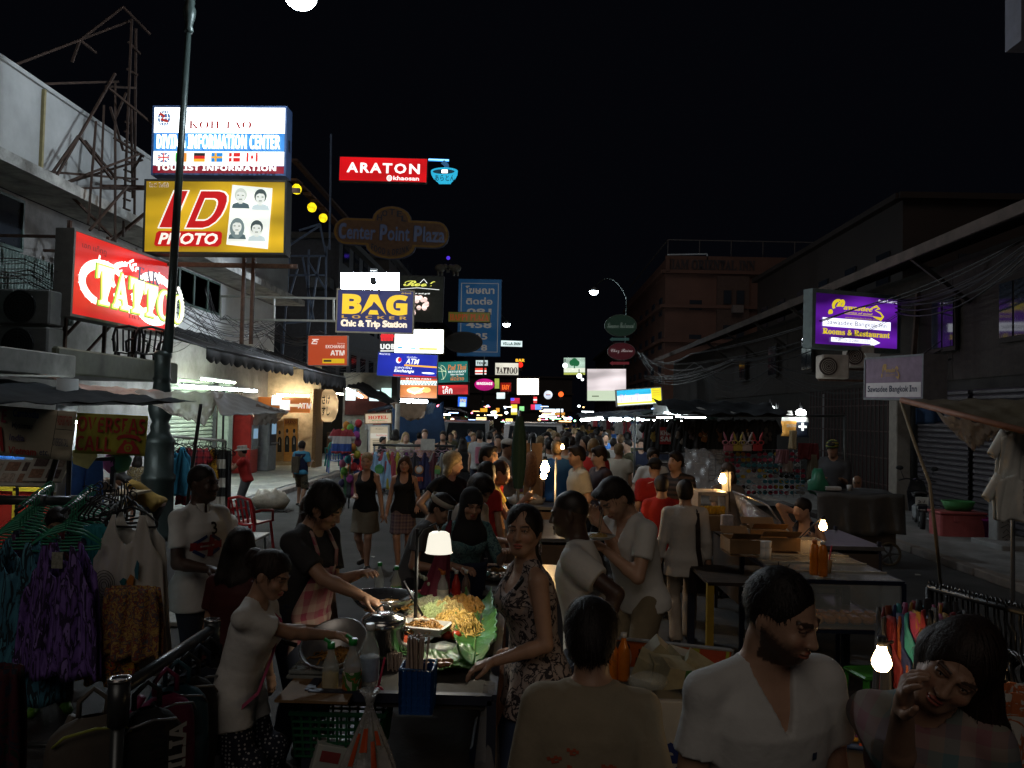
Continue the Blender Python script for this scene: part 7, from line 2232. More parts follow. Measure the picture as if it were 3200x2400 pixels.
OLIVE=mat('olive_cotton',(.06,.06,.03),ro=.88,var=.15)
BLUEC=mat('blue_cotton',(.015,.09,.30),ro=.85,var=.15)
MUST=mat('mustard_cotton',(.26,.15,.02),ro=.85)
PINKC=mat('pink_floral',(.42,.25,.20),ro=.85,var=.35,scale=30)
BROWN_H,BLACK_H,BLOND_H=(.030,.016,.010),(.010,.008,.008),(.34,.24,.12)
def child(info,mb,name,m,label=None):
 o=mb.Bd(name,m,info['root'])
 if label:o['label']=label
 return o
def hat(info,kind,m):
 HF=info['HF'];mb=MB()
 def P(x,y,z):return HF@Vec((x,y,z))
 def ring(fn,nu=20,nv=6,th=.004):mb.sheet(fn,nu,nv,th=th)
 if kind=='skullcap':ring(lambda u,v:P(.096*cos(u*6.283)*cos(v*1.5),.018+.116*sin(u*6.283)*cos(v*1.5),.055+.09*sin(v*1.5)))
 if kind=='cap':
  ring(lambda u,v:P(.100*cos(u*6.283)*cos(v*1.5),.018+.120*sin(u*6.283)*cos(v*1.5),.05+.098*sin(v*1.5)))
  mb.sheet(lambda u,v:P(.085*(2*u-1),-.085-(.085*v)*(1-.5*(2*u-1)**2),.055-.012*v),10,4,th=.005)
 if kind=='bucket':
  ring(lambda u,v:P((.17-.07*min(1,v*2))*cos(u*6.283),.018+(.19-.07*min(1,v*2))*sin(u*6.283),.03+.04*min(1,v*2)+.07*max(0,v*2-1)))
  ring(lambda u,v:P(.10*cos(u*6.283)*(1-v),.018+.12*sin(u*6.283)*(1-v),.14+.006*v))
 if kind=='headband':ring(lambda u,v:P(.098*cos(u*6.283),.018+.120*sin(u*6.283),.045+.05*v),20,2)
 child(info,mb,{'skullcap':'skull_cap','cap':'baseball_cap','bucket':'sun_hat','headband':'headband'}[kind],m)
def strap_bag(info,label,pts,m,bag_at,size,r=.012,name='shoulder_bag',fm='T'):
 T=info[fm];W_=info['W']
 P=[W_(T@Vec(p))for p in pts]
 B_=W_(T@Vec(bag_at))
 t=EM(name,B_,label,'bag',rz=info['root'].rotation_euler.z)
 b=MB()
 for i in Rg(len(P)-1):b.bar(P[i],P[i+1],r*2.6,r*.5,up=(.3,.7,.2))
 b.Bd('strap',m,t,1)
 w,d,h=size
 sheet_(lambda u,v:(w/2*math.copysign(abs(cos(u*6.283))**.5,cos(u*6.283))*(.9+.1*sin(v*3.1)),d/2*math.copysign(abs(sin(u*6.283))**.7,sin(u*6.283)),h/2-h*v),24,8).box((0,0,-h/2),(w*.85,d*.8,.01)).box((0,0,h/2),(w*.85,d*.8,.01)).Bd('bag_body',m,t)
 box_((0,-d/2-.004,h*.18),(w*.92,.012,h*.55),bev=.004).Bd('flap',m,t)
 return t
def print_on(info,mb_pts_faces,M,m,name,depth=.35,off=.004):
 sh=info['shirt']
 me=sh.data
 tree=BVHTree.FromPolygons([v.co for v in me.vertices],[tuple(p.vertices)for p in me.polygons])
 vs,fs=mb_pts_faces
 d=(M.to_3x3()@Vec((0,1,0))).normalized()
 out=[]
 for x,z in vs:
  p=M@Vec((x,0,z))
  hit=tree.ray_cast(p-d*depth,d,depth*3)
  out.append((hit[0]-d*off)if hit[0]else p)
 b=MB().add(out,fs)
 o=b.Bd(name,m,info['root'])
 return o
def text_print(info,s,W_,H_,M,m,name='print',style=None,bo=.02):
 vs,fs=text_mesh(fancy(s,style)if style else s,bo)
 x0,x1=min(p[0]for p in vs),max(p[0]for p in vs);z0,z1=min(p[1]for p in vs),max(p[1]for p in vs)
 return print_on(info,([((x-x0)/(x1-x0)*W_-W_/2,(z-z0)/(z1-z0)*H_-H_/2)for x,z in vs],fs),M,m,name)
def grid_print(info,W_,H_,M,m,name='print',n=10,mask=None):
 vs=[(-W_/2+W_*i/n,-H_/2+H_*j/n)for i in Rg(n+1)for j in Rg(n+1)]
 fs=[(i*(n+1)+j,(i+1)*(n+1)+j,(i+1)*(n+1)+j+1,i*(n+1)+j+1)for i in Rg(n)for j in Rg(n)if mask is None or mask((i+.5)/n,(j+.5)/n)]
 return print_on(info,(vs,fs),M,m,name)
G1,G2,G3='people at the near food cart','people walking in the road','people in the crowd further down the street'
# nearest
p=person('bearded man in a white V-neck T-shirt, smiling and looking down',(2480,1798),2.5,face=14,skin='tan',Bd=1.06,hair='neat',hc_=(.014,.009,.007),top='vneck',top_m=TEE,bot_m=DENIM,look=(30,18,3),lean=(4,-2),beard=.9,sleeve=.60,lh=(.26,-.10,.82),rh=(-.27,-.06,.80),legs=True,sd=1)
tag(p['root'],grp=None)
MB_=[(.0,.0)]
grid_print(p,.016,.022,p['T']@MTr((.085,-.3,.30)),mat('shirt_logo',(.03,.05,.10)),'logo',2)
p=person('boy in a beige T-shirt with faded red print, seen from behind',(1842,1876),2.85,face=176,Bd=1.0,hair='messy',top_m=BEIGE,bot_m=DENIM,look=(4,14,2),lean=(6,0),sleeve=.85,lh=(.2,-.28,1.05),rh=(-.2,-.26,1.04),sd=2,hem=-.12)
for k,(dx,dz,w_)in En(((-.12,.30,.05),(-.06,.33,.04),(-.05,.27,.06),(.01,.25,.05),(.06,.285,.05),(-.0,.22,.07))):
 grid_print(p,w_,.022,p['T']@MRo(pi,4,'Z')@MTr((dx,-.3,dz))@MRo(.3*(k%3-1),4,'Y'),mat('faded_red',(.42,.09,.04)),'print',4,lambda a,b:(int(a*5+b*3)%3)!=1)
p=person('woman in a pastel checked shirt tilting her head against her hand',(3082,1982),2.25,face=-38,sex='f',hair='longwavy',hc_=(.022,.011,.007),top_m=pattern('pastel_plaid',[(.26,.12,.13),(.22,.20,.16),(.10,.17,.18),(.30,.22,.19)],7,kind='plaid'),sleeve=.95,bot_m=DENIM,look=(4,10,34),lean=(6,2),rh=('px',2822,2215,2.06),rpole=(.5,-.7,-1),lh=(.2,-.2,.95),sd=3)
# near food cart
VEND=pattern('polka_dots',[(.40,.40,.42),(.012,.014,.03)],46,kind='dots')
p=person('woman vendor in a white T-shirt with hair in a bun, cooking at the cart',(872,1728),4.1,face=82,sex='f',hair='bun',hc_=(.022,.012,.008),top_m=TEE,bot='shorts',bot_m=VEND,look=(-4,16,0),lean=(9,0),rh=('px',1075,1990,4.3),lh=('px',995,1965,4.5),rpole=(-.5,.3,-1),sleeve=.62,sd=4,grp=G1,hem=-.14)
strap_bag(p,'thin pink strapped bag worn by the woman vendor in white',[(.075,.03,.50),(.09,-.12,.42),(.0,-.15,.25),(-.10,-.16,.08),(-.17,-.08,-.04),(-.19,.02,-.08)],mat('pink_strap',(.35,.05,.12)),(-.205,.05,-.12),(.16,.06,.13),r=.006)
def apron(info):
 T,S=info['T'],info['S']
 m=pattern('patchwork_pink',[(.42,.10,.14),(.50,.38,.30),(.30,.05,.09),(.45,.30,.26),(.38,.16,.17)],4.5,kind='plaid')
 def fn(u,v):
  x=(2*u-1)*(.10+.075*min(1,v*2.6))
  z=.33-.66*v
  y=-.145-.02*cos(x*9)+.25*max(0,abs(x)-.06)+(.0 if v<.5 else-.02)+.006*sin(u*22+v*5)
  return T@Vec((x,y,z))
 child(info,sheet_(fn,16,20,th=.006),'apron',m)
 b=MB()
 for s in(-1,1):b.tube([T@Vec(q)for q in((s*.095,-.15,.32),(s*.088,-.135,.42),(s*.075,-.05,.515),(s*.05,.06,.52))],.012,5)
 child(info,b,'apron_strap',m)
p=person('young man in a charcoal T-shirt and pink patchwork apron, reaching over the cart',(1045,1526),5.15,face=66,hair='fluffy',top_m=CHAR,bot_m=DENIM,look=(8,24,-4),lean=(10,0),rh=('px',1135,1865,4.95),lh=('px',1120,1795,5.15),rpole=(-.7,.2,-.8),sleeve=.72,apron=apron,sd=5,grp=G1)
person('woman with long brown hair standing behind the man in the apron',(985,1548),5.9,face=150,sex='f',hair='long',hc_=(.05,.026,.015),top='tank',top_m=BLKC,look=(0,5,0),sd=6,grp=G1)
person('woman with long dark hair in a maroon top, seen from behind left of the vendor',(757,1648),4.75,face=165,sex='f',hair='long',top_m=mat('maroon_cotton',(.06,.008,.008)),look=(10,8,0),sd=7,grp=G1)
p=person('tall man in a white polo shirt with number three and a flag print',(637,1452),6.0,face=62,skin='dark',hair='cropped',top='polo',top_m=TEE,bot_m=DENIM,look=(12,2,0),rh=(-.17,-.30,1.08),lh=(.2,-.30,1.05),sleeve=.66,sd=8,hem=-.16,grp=G1)
M_=p['T']@MRo(radians(-18),4,'Z')
text_print(p,'3',.05,.085,M_@MTr((.05,-.3,.385)),BLKC,'number','sans')
UB,UR_,UW=mat('shirt_flag_navy',(.03,.05,.16)),mat('shirt_flag_red',(.30,.02,.03)),mat('shirt_flag_white',(.55,.55,.55))
Mf=M_@MTr((.0,-.3,.27))
for(x,z,w_,h_,m,a)in((-.055,.045,.10,.022,UB,-.5),(.065,.048,.09,.022,UB,.5),(-.055,-.05,.10,.022,UB,.5),(.065,-.05,.09,.022,UB,-.5),(0,0,.24,.055,UR_,0),(.03,0,.045,.15,UR_,0),(0,0,.11,.012,UW,0)):
 grid_print(p,w_,h_,Mf@MTr((x,-.002*h_,z))@MRo(a,4,'Y'),m,'flag_print',6)
FLOR=pattern('ink_print',[(.40,.34,.31),(.36,.29,.26),(.03,.025,.03),(.38,.32,.30)],17,kind='noise')
p=person('woman in a black and white printed top turning to look at the camera',(1640,1578),4.3,face=-82,sex='f',skin='tan',Bd=1.04,hair='ponytail',hc_=(.016,.010,.008),top='tank',top_m=FLOR,bot_m=mat('blue_denim',(.03,.05,.10)),look=(52,-2,6),lean=(5,0),twist=14,lh=(.20,-.22,1.02),rh=(-.22,-.08,.95),sd=9,hem=-.2,grp=G1)
HF=p['HF']
child(p,tube_([HF@Vec((.086,.012+.022*sin(a),-.075+.032*cos(a)))for a in[i*.393 for i in Rg(16)]],.0022,5,closed=1),'earring',mat('silver',(.7,.7,.7),ro=.2,metal=1))
child(p,tube_([p['T']@Vec(q)for q in((.098,-.10,.42),(.105,-.03,.478),(.105,.05,.475),(.09,.10,.40))],.012,6),'strap',BLKC)
w=p['W'](p['wri'][1])
b=sheet_(lambda u,v:((.025+.035*v)*cos(u*6.283)*(1+.15*sin(u*18)),(.03+.04*v)*sin(u*6.283),-.04-.42*v-.03*sin(u*12)*v),20,10)
one('plastic_bag','limp white carrier bag held by the woman in the printed top','bag',b,clear_sheet('carrier',(.45,.45,.45),.35),og=w+Vec((-.02,-.02,-.06)))
person('tall man with shaved head in a white T-shirt, seen in profile at the cart',(1772,1532),4.85,face=-104,skin='dark',hair='buzz',top_m=TEE,bot_m=mat('denim_mid',(.03,.04,.07)),look=(0,6,0),lean=(6,0),lh=(.30,.10,1.0),rh=(-.16,-.3,1.1),sleeve=.60,sd=10,grp=G1,Bd=1.02)
p=person('man in a white V-neck T-shirt eating from a plate',(1888,1507),5.65,face=-58,skin='tan',top='vneck',top_m=TEE,bot_m=KHAK,look=(-4,34,0),lean=(10,0),lh=(.03,-.30,1.24),rh=(-.06,-.27,1.38),lpole=(.7,.2,-.8),sleeve=.62,sd=11,grp=G1,beard=.35)
q=p['W'](p['wri'][1])+Vec((-.06,-.05,.085))
t=EM('plate',q,'white foam plate of noodles held up by the eating man','plate')
lathe_([(.0,0),(.075,0),(.115,.022),(.118,.026),(.075,.006),(0,.006)],n=20).Bd('dish',mat('foam_white',(.62,.62,.6)),t)
NOOD=mat('noodle',(.50,.33,.10),ro=.4,scale=30)
b=MB()
for k in Rg(34):
 a,r_=uni(0,6.28),rnd.random()*.065
 b.tube([(r_*cos(a+j*.5)+.012*sin(j*2+k),r_*sin(a+j*.5),.015+.02*(1-r_/.07)+.006*sin(j*1.7+k))for j in Rg(6)],.0028,4)
b.Bd('noodles',NOOD,t)['kind']='stuff'
one('chopsticks','wooden chopsticks over the foam plate','chopsticks',cyl_((0,0,0),(.02,.04,.16),.003,n=5).cyl((.01,0,0),(.035,.04,.16),.003,n=5),mat('bamboo'),og=q+Vec((0,0,.03)))
# second row of carts
HIJ=pattern('teal_floral',[(.06,.16,.17),(.12,.22,.22),(.03,.08,.10)],25)
def smock(info):
 T=info['T']
 child(info,sheet_(lambda u,v:T@Vec(((2*u-1)*.15,-.155+.35*max(0,abs(2*u-1)*.15-.08),.22-.55*v)),12,12,th=.006),'apron',NAVY)
person('young woman in a black headscarf and dark apron working at the second cart',(1482,1527),6.5,face=24,sex='f',hair='hijab',top_m=HIJ,sleeve=1.0,look=(-4,12,4),lean=(8,0),lh=(.22,-.36,1.22),rh=(-.1,-.3,1.1),apron=smock,sd=12,grp=G1)
p=person('person in a grey T-shirt with a pale headband, bending at the second cart',(1398,1548),6.9,face=72,top_m=GREYC,look=(0,16,0),lean=(16,0),rh=(-.15,-.35,1.05),lh=(.15,-.35,1.05),sd=13,grp=G1)
hat(p,'headband',CREAM)
person('man with dark hair over his face leaning to the second cart',(1522,1497),7.4,face=55,hair='fluffy',top_m=TEE,look=(0,28,0),lean=(12,0),lh=(.2,-.35,1.1),sd=14,grp=G1)
# walkers
KM=mat('khaki_skirt',(.17,.15,.11),ro=.85,bump=.2)
PM=pattern('plaid_skirt',[(.11,.07,.08),(.16,.11,.12),(.05,.03,.06),(.2,.15,.13)],10,kind='plaid')
p=person('blond woman in a black tank top and khaki miniskirt walking towards the camera',(1147,1415),11.8,face=-4,sex='f',skin=(.50,.29,.20),hair='pulled',hc_=BLOND_H,top='tank',top_m=BLKC,bot='mini',bot_m=KM,look=(6,4,0),rh=(-.10,-.20,1.10),lh=(.27,-.02,.80),lf=(.07,-.12,.09),rf=(-.06,.20,.13),sd=20,grp=G2,fine=.013)
p=person('brown haired woman in a black tank top and checked miniskirt walking with a bag',(1265,1425),11.9,face=4,sex='f',skin=(.48,.27,.19),hair='shoulder',hc_=(.07,.035,.02),top='tank',top_m=BLKC,bot='mini',bot_m=PM,look=(0,3,0),rh=(-.26,-.05,.82),lh=(.22,-.16,.98),lf=(.06,.18,.12),rf=(-.05,-.12,.09),sd=21,grp=G2,fine=.013)
strap_bag(p,'dark shoulder bag at the hip of the woman in the checked miniskirt',[(.12,.02,.50),(.15,-.08,.3),(.18,-.06,.05)],BLKC,(.21,-.06,-.02),(.26,.10,.20))
person('blond woman in a black T-shirt with hands on hips, looking away',(1422,1412),9.6,face=40,sex='f',skin='fair',hair='shoulder',hc_=(.40,.30,.17),top_m=BLKC,look=(55,10,0),rh=(-.19,.02,.98),lh=(.19,.02,.98),rpole=(-1,.2,.0),lpole=(1,.2,0),sd=22,grp=G2,bot_m=DENIM,sleeve=.45)
CAMO=pattern('camouflage',[(.08,.07,.04),(.14,.12,.08),(.03,.03,.02)],10,kind='camo')
p=person('man in a navy vest and camouflage shorts with a sling bag, standing at the kerb',(945,1377),18.2,face=168,top='vest',top_m=mat('light_blue_cotton',(.05,.26,.42)),bot='shorts',bot_m=CAMO,look=(12,6,0),rh=(-.18,-.22,1.18),lh=(.24,-.05,.85),lf=(.12,-.12,.085),rf=(-.09,.14,.085),base_z=.12,sd=23,grp=G2,sleeve=.7,fine=.014)
T_=p['T']
child(p,sheet_(lambda u,v:T_@Vec((.185*cos(u*6.283),.13*sin(u*6.283),.47-.50*v)),24,8,th=.006),'vest',mat('navy_vest',(.010,.014,.05),ro=.85))
strap_bag(p,'olive sling bag across the back of the man in the navy vest',[(-.11,-.05,.5),(-.09,.145,.42),(.05,.16,.25),(.14,.15,.10)],mat('olive_canvas',(.10,.085,.06),ro=.85),(.07,.19,.18),(.18,.09,.34),name='sling_bag')
LINEN=mat('white_shirt_linen',(.50,.47,.43),ro=.85,var=.10,bump=.25,bsc=20)
p=person('man in a white shirt and cream trousers walking away with a dark shoulder bag',(2142,1500),8.4,face=178,top='shirt',top_m=LINEN,bot_m=mat('cream_trousers',(.40,.33,.26),ro=.85,var=.15,bump=.25),look=(-6,4,0),rh=(-.26,-.0,.82),lh=(.27,-.02,.84),lf=(.08,.05,.085),rf=(-.07,-.1,.10),sd=24,grp=G2,hem=-.20,Bd=1.03)
strap_bag(p,'brown leather shoulder bag carried by the man in the white shirt',[(-.10,-.02,.515),(-.11,.10,.47),(-.115,.155,.30),(-.12,.155,.10),(-.15,.15,-.08)],mat('dark_leather',(.020,.011,.009),ro=.4),(-.17,.15,-.22),(.28,.12,.24),r=.018)
p=person('man in a plain red T-shirt walking away beside the man in white',(2067,1487),9.5,face=172,top_m=REDC,bot_m=BLKC,look=(8,10,0),rh=(-.24,-.05,.85),lh=(.26,-.02,.85),sleeve=.9,sd=25,grp=G2,hem=-.16)
p=person('man in a red and white polo shirt and black cap, walking away',(2045,1432),11.2,face=190,skin='tan',hair='cropped',top='polo',top_m=REDC,bot_m=KHAK,look=(0,8,0),lh=(.3,-.02,.88),sleeve=.85,sd=26,grp=G2,Bd=1.12)
hat(p,'cap',BLKC)
T_=p['T']
b=MB()
for s in(-1,1):b.bar(T_@Vec((s*.06,.10,.50)),T_@Vec((s*.185,.06,.45)),.02,.006);b.bar(T_@Vec((s*.19,.10,.40)),T_@Vec((s*.18,.12,.05)),.018,.006)
child(p,b,'white_piping',TEE)
person('man in a cream T-shirt in profile, lit by the cart bulb',(1800,1392),11,face=-75,skin='tan',top_m=CREAM,bot_m=DENIM,look=(0,4,0),lean=(2,0),sleeve=.75,sd=27,grp=G3,beard=.4,lh=(.22,-.12,.9))
p=person('youth in a dark T-shirt with a long fringe holding a bottle',(1870,1396),11.6,face=-68,skin='fair',hair='messy',hc_=BROWN_H,top_m=mat('plum_cotton',(.03,.012,.018)),bot_m=BLKC,look=(0,6,0),rh=(-.1,-.28,1.15),lh=(.2,-.2,1.08),sd=28,grp=G3)
person('person in a white T-shirt seen from behind beside the blue shirted man',(1917,1368),19.5,face=170,skin='tan',top_m=TEE,bot_m=CREAM,sd=29,grp=G3)
person('man in blue T-shirt and blue shorts standing in the road',(1938,1358),20.2,face=195,skin='fair',hc_=(.16,.09,.04),top_m=BLUEC,bot='shorts',bot_m=mat('blue_shorts_cloth',(.02,.08,.25)),sd=30,grp=G3)
person('vendor in a white shirt facing the camera between the red shirts and the stall',(2043,1402),13.2,face=8,hair='fluffy',top_m=TEE,bot_m=NAVY,look=(0,6,0),rh=(-.3,-.2,1.05),lh=(.3,-.25,1.1),sleeve=.8,sd=31,grp=G3)
person('man in a dark striped shirt turning his head, beside the red shirts',(2112,1412),11.0,face=-30,top_m=pattern('dark_stripes',[(.02,.018,.018),(.07,.045,.04)],16,kind='stripes'),bot_m=BLKC,look=(-20,0,0),sd=32,grp=G3)
p=person('vendor in a knitted skull cap and pale shirt reaching across a cart',(1592,1372),13.2,face=60,skin='brown',hair='cropped',top_m=mat('pale_print_cloth',(.34,.31,.27),var=.4,scale=20),look=(8,10,0),lh=(.15,-.40,1.50),rh=(-.12,-.4,1.25),sd=33,grp=G3)
hat(p,'skullcap',mat('cap_knit',(.42,.38,.33),scale=40))
person('man in a red T-shirt in profile behind the second cart',(1528,1390),9.6,face=60,top_m=REDC,sd=34,grp=G3)
person('woman in a red top with dark hair, seen from behind at the bulb cart',(1523,1443),8.9,face=140,sex='f',hair='shoulder',top_m=REDC,sd=35,grp=G3)
person('woman in a yellow T-shirt reaching over the bulb cart',(1572,1441),9.1,face=85,sex='f',hair='pulled',hc_=(.05,.02,.012),top_m=mat('yellow_cotton',(.40,.28,.03)),rh=(-.1,-.5,1.30),lh=(.1,-.5,1.25),lean=(16,0),sd=36,grp=G3)
p=person('person in a grey T-shirt with a pink backpack, walking away',(1500,1344),20,face=180,skin='tan',top_m=mat('pale_grey_cotton',(.34,.35,.35)),bot='shorts',bot_m=DENIM,sd=37,grp=G3)
strap_bag(p,'pink and white backpack on the person in the grey T-shirt',[(-.09,-.03,.5),(-.09,.13,.4)],mat('pink_pack',(.40,.14,.2)),(-.03,.19,.25),(.26,.14,.38),name='worn_backpack')
person('woman in a short black dress walking away down the street',(1447,1366),20.5,face=186,sex='f',skin='tan',hair='long',top='tank',top_m=BLKC,bot='mini',bot_m=BLKC,sd=38,grp=G3)
for a in(('woman with dark hair in a beige top behind the jersey rail',(1236,1341),22,180,'f','shoulder',BLACK_H,BEIGE,'thai'),('blond woman in a pale top behind the jersey rail',(1268,1351),21.5,20,'f','longwavy',BLOND_H,CREAM,'fair'),('man in a pink flowered shirt behind the jersey rail',(1328,1341),22,10,'m','short',(.12,.06,.03),PINKC,'fair'),('man in a dark T-shirt sitting sideways left of the jersey rail',(1197,1364),23,80,'m','short',BLACK_H,CHAR,'thai')):
 person(a[0],a[1],a[2],face=a[3],sex=a[4],hair=a[5],hc_=a[6],top_m=a[7],skin=a[8],sd=40+a[2],grp='people behind the jersey rail')
person('bearded man in a black vest with a pink print behind the jersey rail',(1385,1347),21,face=-5,skin='tan',top='tank',top_m=BLKC,beard=.7,sd=45,grp='people behind the jersey rail')
person('person in a mustard top bending over the clothing stall',(352,1470),11.5,face=-80,sex='f',hair='shoulder',top_m=MUST,sleeve=1.0,look=(0,20,0),lean=(38,0),rh=(-.1,-.5,.75),lh=(.1,-.5,.75),pelvis=.90,height=1.62,sd=46,grp='people around the left stalls')
p=person('person in a red shirt and sun hat tending the white clothes rail',(755,1393),17,face=-78,top_m=REDC,bot_m=mat('grey_trousers',(.12,.125,.13)),rh=(-.1,-.5,1.4),lh=(.1,-.46,1.36),lean=(8,0),sd=47,grp='people around the left stalls')
hat(p,'bucket',mat('hat_straw',(.34,.32,.27)))
person('woman in a floral blouse half hidden by the lamp pedestal',(432,1420),14.9,face=180,sex='f',hair='shoulder',top_m=pattern('gold_floral',[(.3,.22,.08),(.1,.07,.04),(.4,.35,.25)],24),bot='mini',bot_m=BLKC,sd=48,grp='people around the left stalls')
person('person in black trousers and lime green shoes behind the dress rack',(180,1592),5.95,face=30,top_m=BLKC,bot_m=BLKC,shoe_m=mat('lime_shoe',(.16,.42,.04),ro=.5),lean=(6,0),look=(0,20,0),sd=49,grp='people around the left stalls')
# right side
person('woman in a blue and black striped top holding the back of her head',(2503,1506),9.3,face=-35,sex='f',skin='tan',hair='pulled',top='tank',top_m=pattern('blue_black_stripes',[(.012,.014,.03),(.03,.028,.035)],14,kind='stripes'),bot_m=DENIM,look=(-40,12,0),rh=(-.06,.02,1.24),rpole=(-1,-.5,.2),lh=(.2,-.25,1.0),sd=50,pelvis=.62,lf=(.15,-.4,.085),rf=(-.15,-.42,.085),height=1.7,grp='people behind the right carts')
p=person('man in a grey shirt and striped cap reading by the covered cart',(2600,1378),14.2,face=-20,top_m=mat('slate_shirt',(.07,.075,.085)),sleeve=1.0,look=(-10,24,0),rh=(-.12,-.3,1.15),lh=(.12,-.3,1.15),sd=51,grp='people behind the right carts')
hat(p,'skullcap',pattern('striped_cap',[(.30,.22,.03),(.03,.03,.03),(.12,.18,.03)],22,kind='stripes'))
person('bald man in black sitting low behind the covered cart',(2678,1470),14.6,face=-20,skin='brown',hair='bald',top_m=BLKC,look=(-10,20,0),height=1.70,pelvis=.55,lf=(.15,-.4,.085),rf=(-.15,-.4,.085),sd=52,grp='people behind the right carts')
person('woman with loose brown hair behind the glowing bulb of the fruit cart',(2278,1450),10.6,face=0,sex='f',hair='shoulder',hc_=(.05,.025,.014),top_m=mat('taupe_cotton',(.16,.13,.11)),look=(0,10,0),lh=(.2,-.3,1.0),rh=(-.2,-.3,1.0),sd=53,grp='people behind the right carts')
person('child in pale grey sitting by the low table in the road',(1990,1432),16,face=-90,top_m=mat('pale_grey_cotton'),bot_m=NAVY,lean=(30,0),height=1.45,sd=54,grp=G3)
# the crowd that fills the street
cr=random.Random(5)
tops=[('olive',OLIVE),('dark grey',GREYC),('black',BLKC),('white',TEE),('navy',NAVY),('red',REDC),('blue',BLUEC),('cream',CREAM),('charcoal',CHAR),('mustard',MUST)]
pos=[(1740,1352,16),(1766,1365,14),(1815,1347,17),(1700,1356,19),(1718,1340,24),(1752,1334,27),(1795,1338,23),(1848,1352,18),(1865,1340,25),(1892,1352,22),(1960,1350,24),(1985,1366,21),(1672,1345,26),(1655,1338,30),(1690,1331,34),(1725,1327,40),(1760,1325,44),(1785,1324,46),(1820,1328,38),(1842,1326,42),(1470,1340,30),(1530,1348,21),(1545,1338,27),(1556,1352,17.5),(1610,1344,24),(1575,1332,34),(1408,1352,26),(1352,1352,27),(1636,1328,42),(1665,1322,52),(1700,1319,60),(1740,1318,62),(1770,1318,64),(1800,1319,60),(1880,1332,36),(1915,1334,34),(1950,1330,40),(2000,1345,28),(2025,1352,25),(1740,1375,13),(1716,1368,15),(1775,1350,19),(1830,1362,15.5),(1855,1372,13.5),(1690,1362,16.5),(1960,1372,17),(1935,1385,15),(2005,1370,18),(1560,1358,16),(1480,1352,23),(1620,1356,18),(1645,1350,21),(1420,1346,28),(1310,1352,26),(1785,1362,15.5),(1900,1342,27),(1872,1362,17.5),(1730,1345,21),(1600,1338,29),(1665,1352,20),(1710,1350,18),(1758,1345,20),(1720,1315,75),(1755,1314,78),(1685,1314,80),(1790,1315,76)]
for k,(x,y,d)in En(pos):
 tn,tm=tops[(k*7+k//3)%10]
 f=cr.random()<.35
 face=cr.choice([180,172,190,160,200,10,-15,60,-70])
 away=abs(face)>120
 hr=('long' if f else cr.choice(['short','short','messy','cropped']))
 hcn,hc=cr.choice([('dark',BLACK_H),('dark',BLACK_H),('brown',BROWN_H),('fair',(.2,.13,.06))])
 wh=cr.choice(['between the carts','before the van','under far signs','by a parked car','in mid street'])
 lb='%s with %s hair in %s top %s, %s'%('woman' if f else 'man',hcn,tn,'walking away' if away else('facing us' if abs(face)<20 else 'turned sideways'),['nearer crowd','middle crowd','deep crowd'][0 if d<20 else(1 if d<35 else 2)])
 person(lb,(x,y),d,face=face,sex='f' if f else 'm',skin=cr.choice(['tan','thai','thai','fair','brown']),hair=hr,hc_=hc,top_m=tm,bot=cr.choice(['trousers','shorts']),bot_m=cr.choice([DENIM,BLKC,KHAK,NAVY]),sd=100+k,grp=G3,lf=(.1,cr.uniform(-.15,.15),.09),rf=(-.1,cr.uniform(-.15,.15),.09),fine=None if d<30 else .042)
def onz(px,py,z):return ground(px,py,z)
CZ=.88
x0,x1,y0_,y1_=-1.02,-.14,4.02,5.85
ct=EM('food_cart',((x0+x1)/2,(y0_+y1_)/2,0),'noodle cart with dark steel frame and brown side panel, lit by a hanging lamp','cart')
M_frame=mat('cart_frame',(.03,.035,.06),ro=.5,metal=.2)
M_tray=mat('worn_steel',(.30,.30,.30),ro=.32,metal=.85,scale=8)
box_(((x0+x1)/2,(y0_+y1_)/2,CZ-.03),(x1-x0,y1_-y0_,.04)).Bd('deck',mat('dark_deck',(.04,.036,.032),ro=.8,var=.4,scale=6),ct,1)
for a,b_ in(((x0,y0_),(x1,y0_)),((x0,y1_),(x1,y1_)),((x0,y0_),(x0,y1_)),((x1,y0_),(x1,y1_))):
 bar_((a[0],a[1],CZ),(b_[0],b_[1],CZ),.045).Bd('rim',M_frame,ct,1)
 bar_((a[0],a[1],.30),(b_[0],b_[1],.30),.04).Bd('lower_rim',M_frame,ct,1)
for x in(x0,x1):
 for y in(y0_,y1_):bar_((x,y,.08),(x,y,CZ),.045).Bd('leg',M_frame,ct,1)
for k in Rg(5):box_((x1+.012,y0_+.20+k*.36,.50),(.02,.345,.72),bev=.006).Bd('side_panel',mat('brown_board_cart',(.32,.10,.02),ro=.5,var=.35,scale=5),ct,1)
box_((x0+.44,y0_+.9,.30),(.8,1.7,.02)).Bd('shelf',M_dwood,ct,1)
for y in(y0_+.25,y1_-.3):
 tube_([(x1-.1,y+.17*cos(a),.18+.17*sin(a))for a in[i*.393 for i in Rg(16)]],.025,6,closed=1).Bd('wheel',mat('tyre_rubber'),ct,1)
def th(name,label,cat,grp=None,p=(0,0,0),rz=0):return EM(name,p,label,cat,grp,rz)
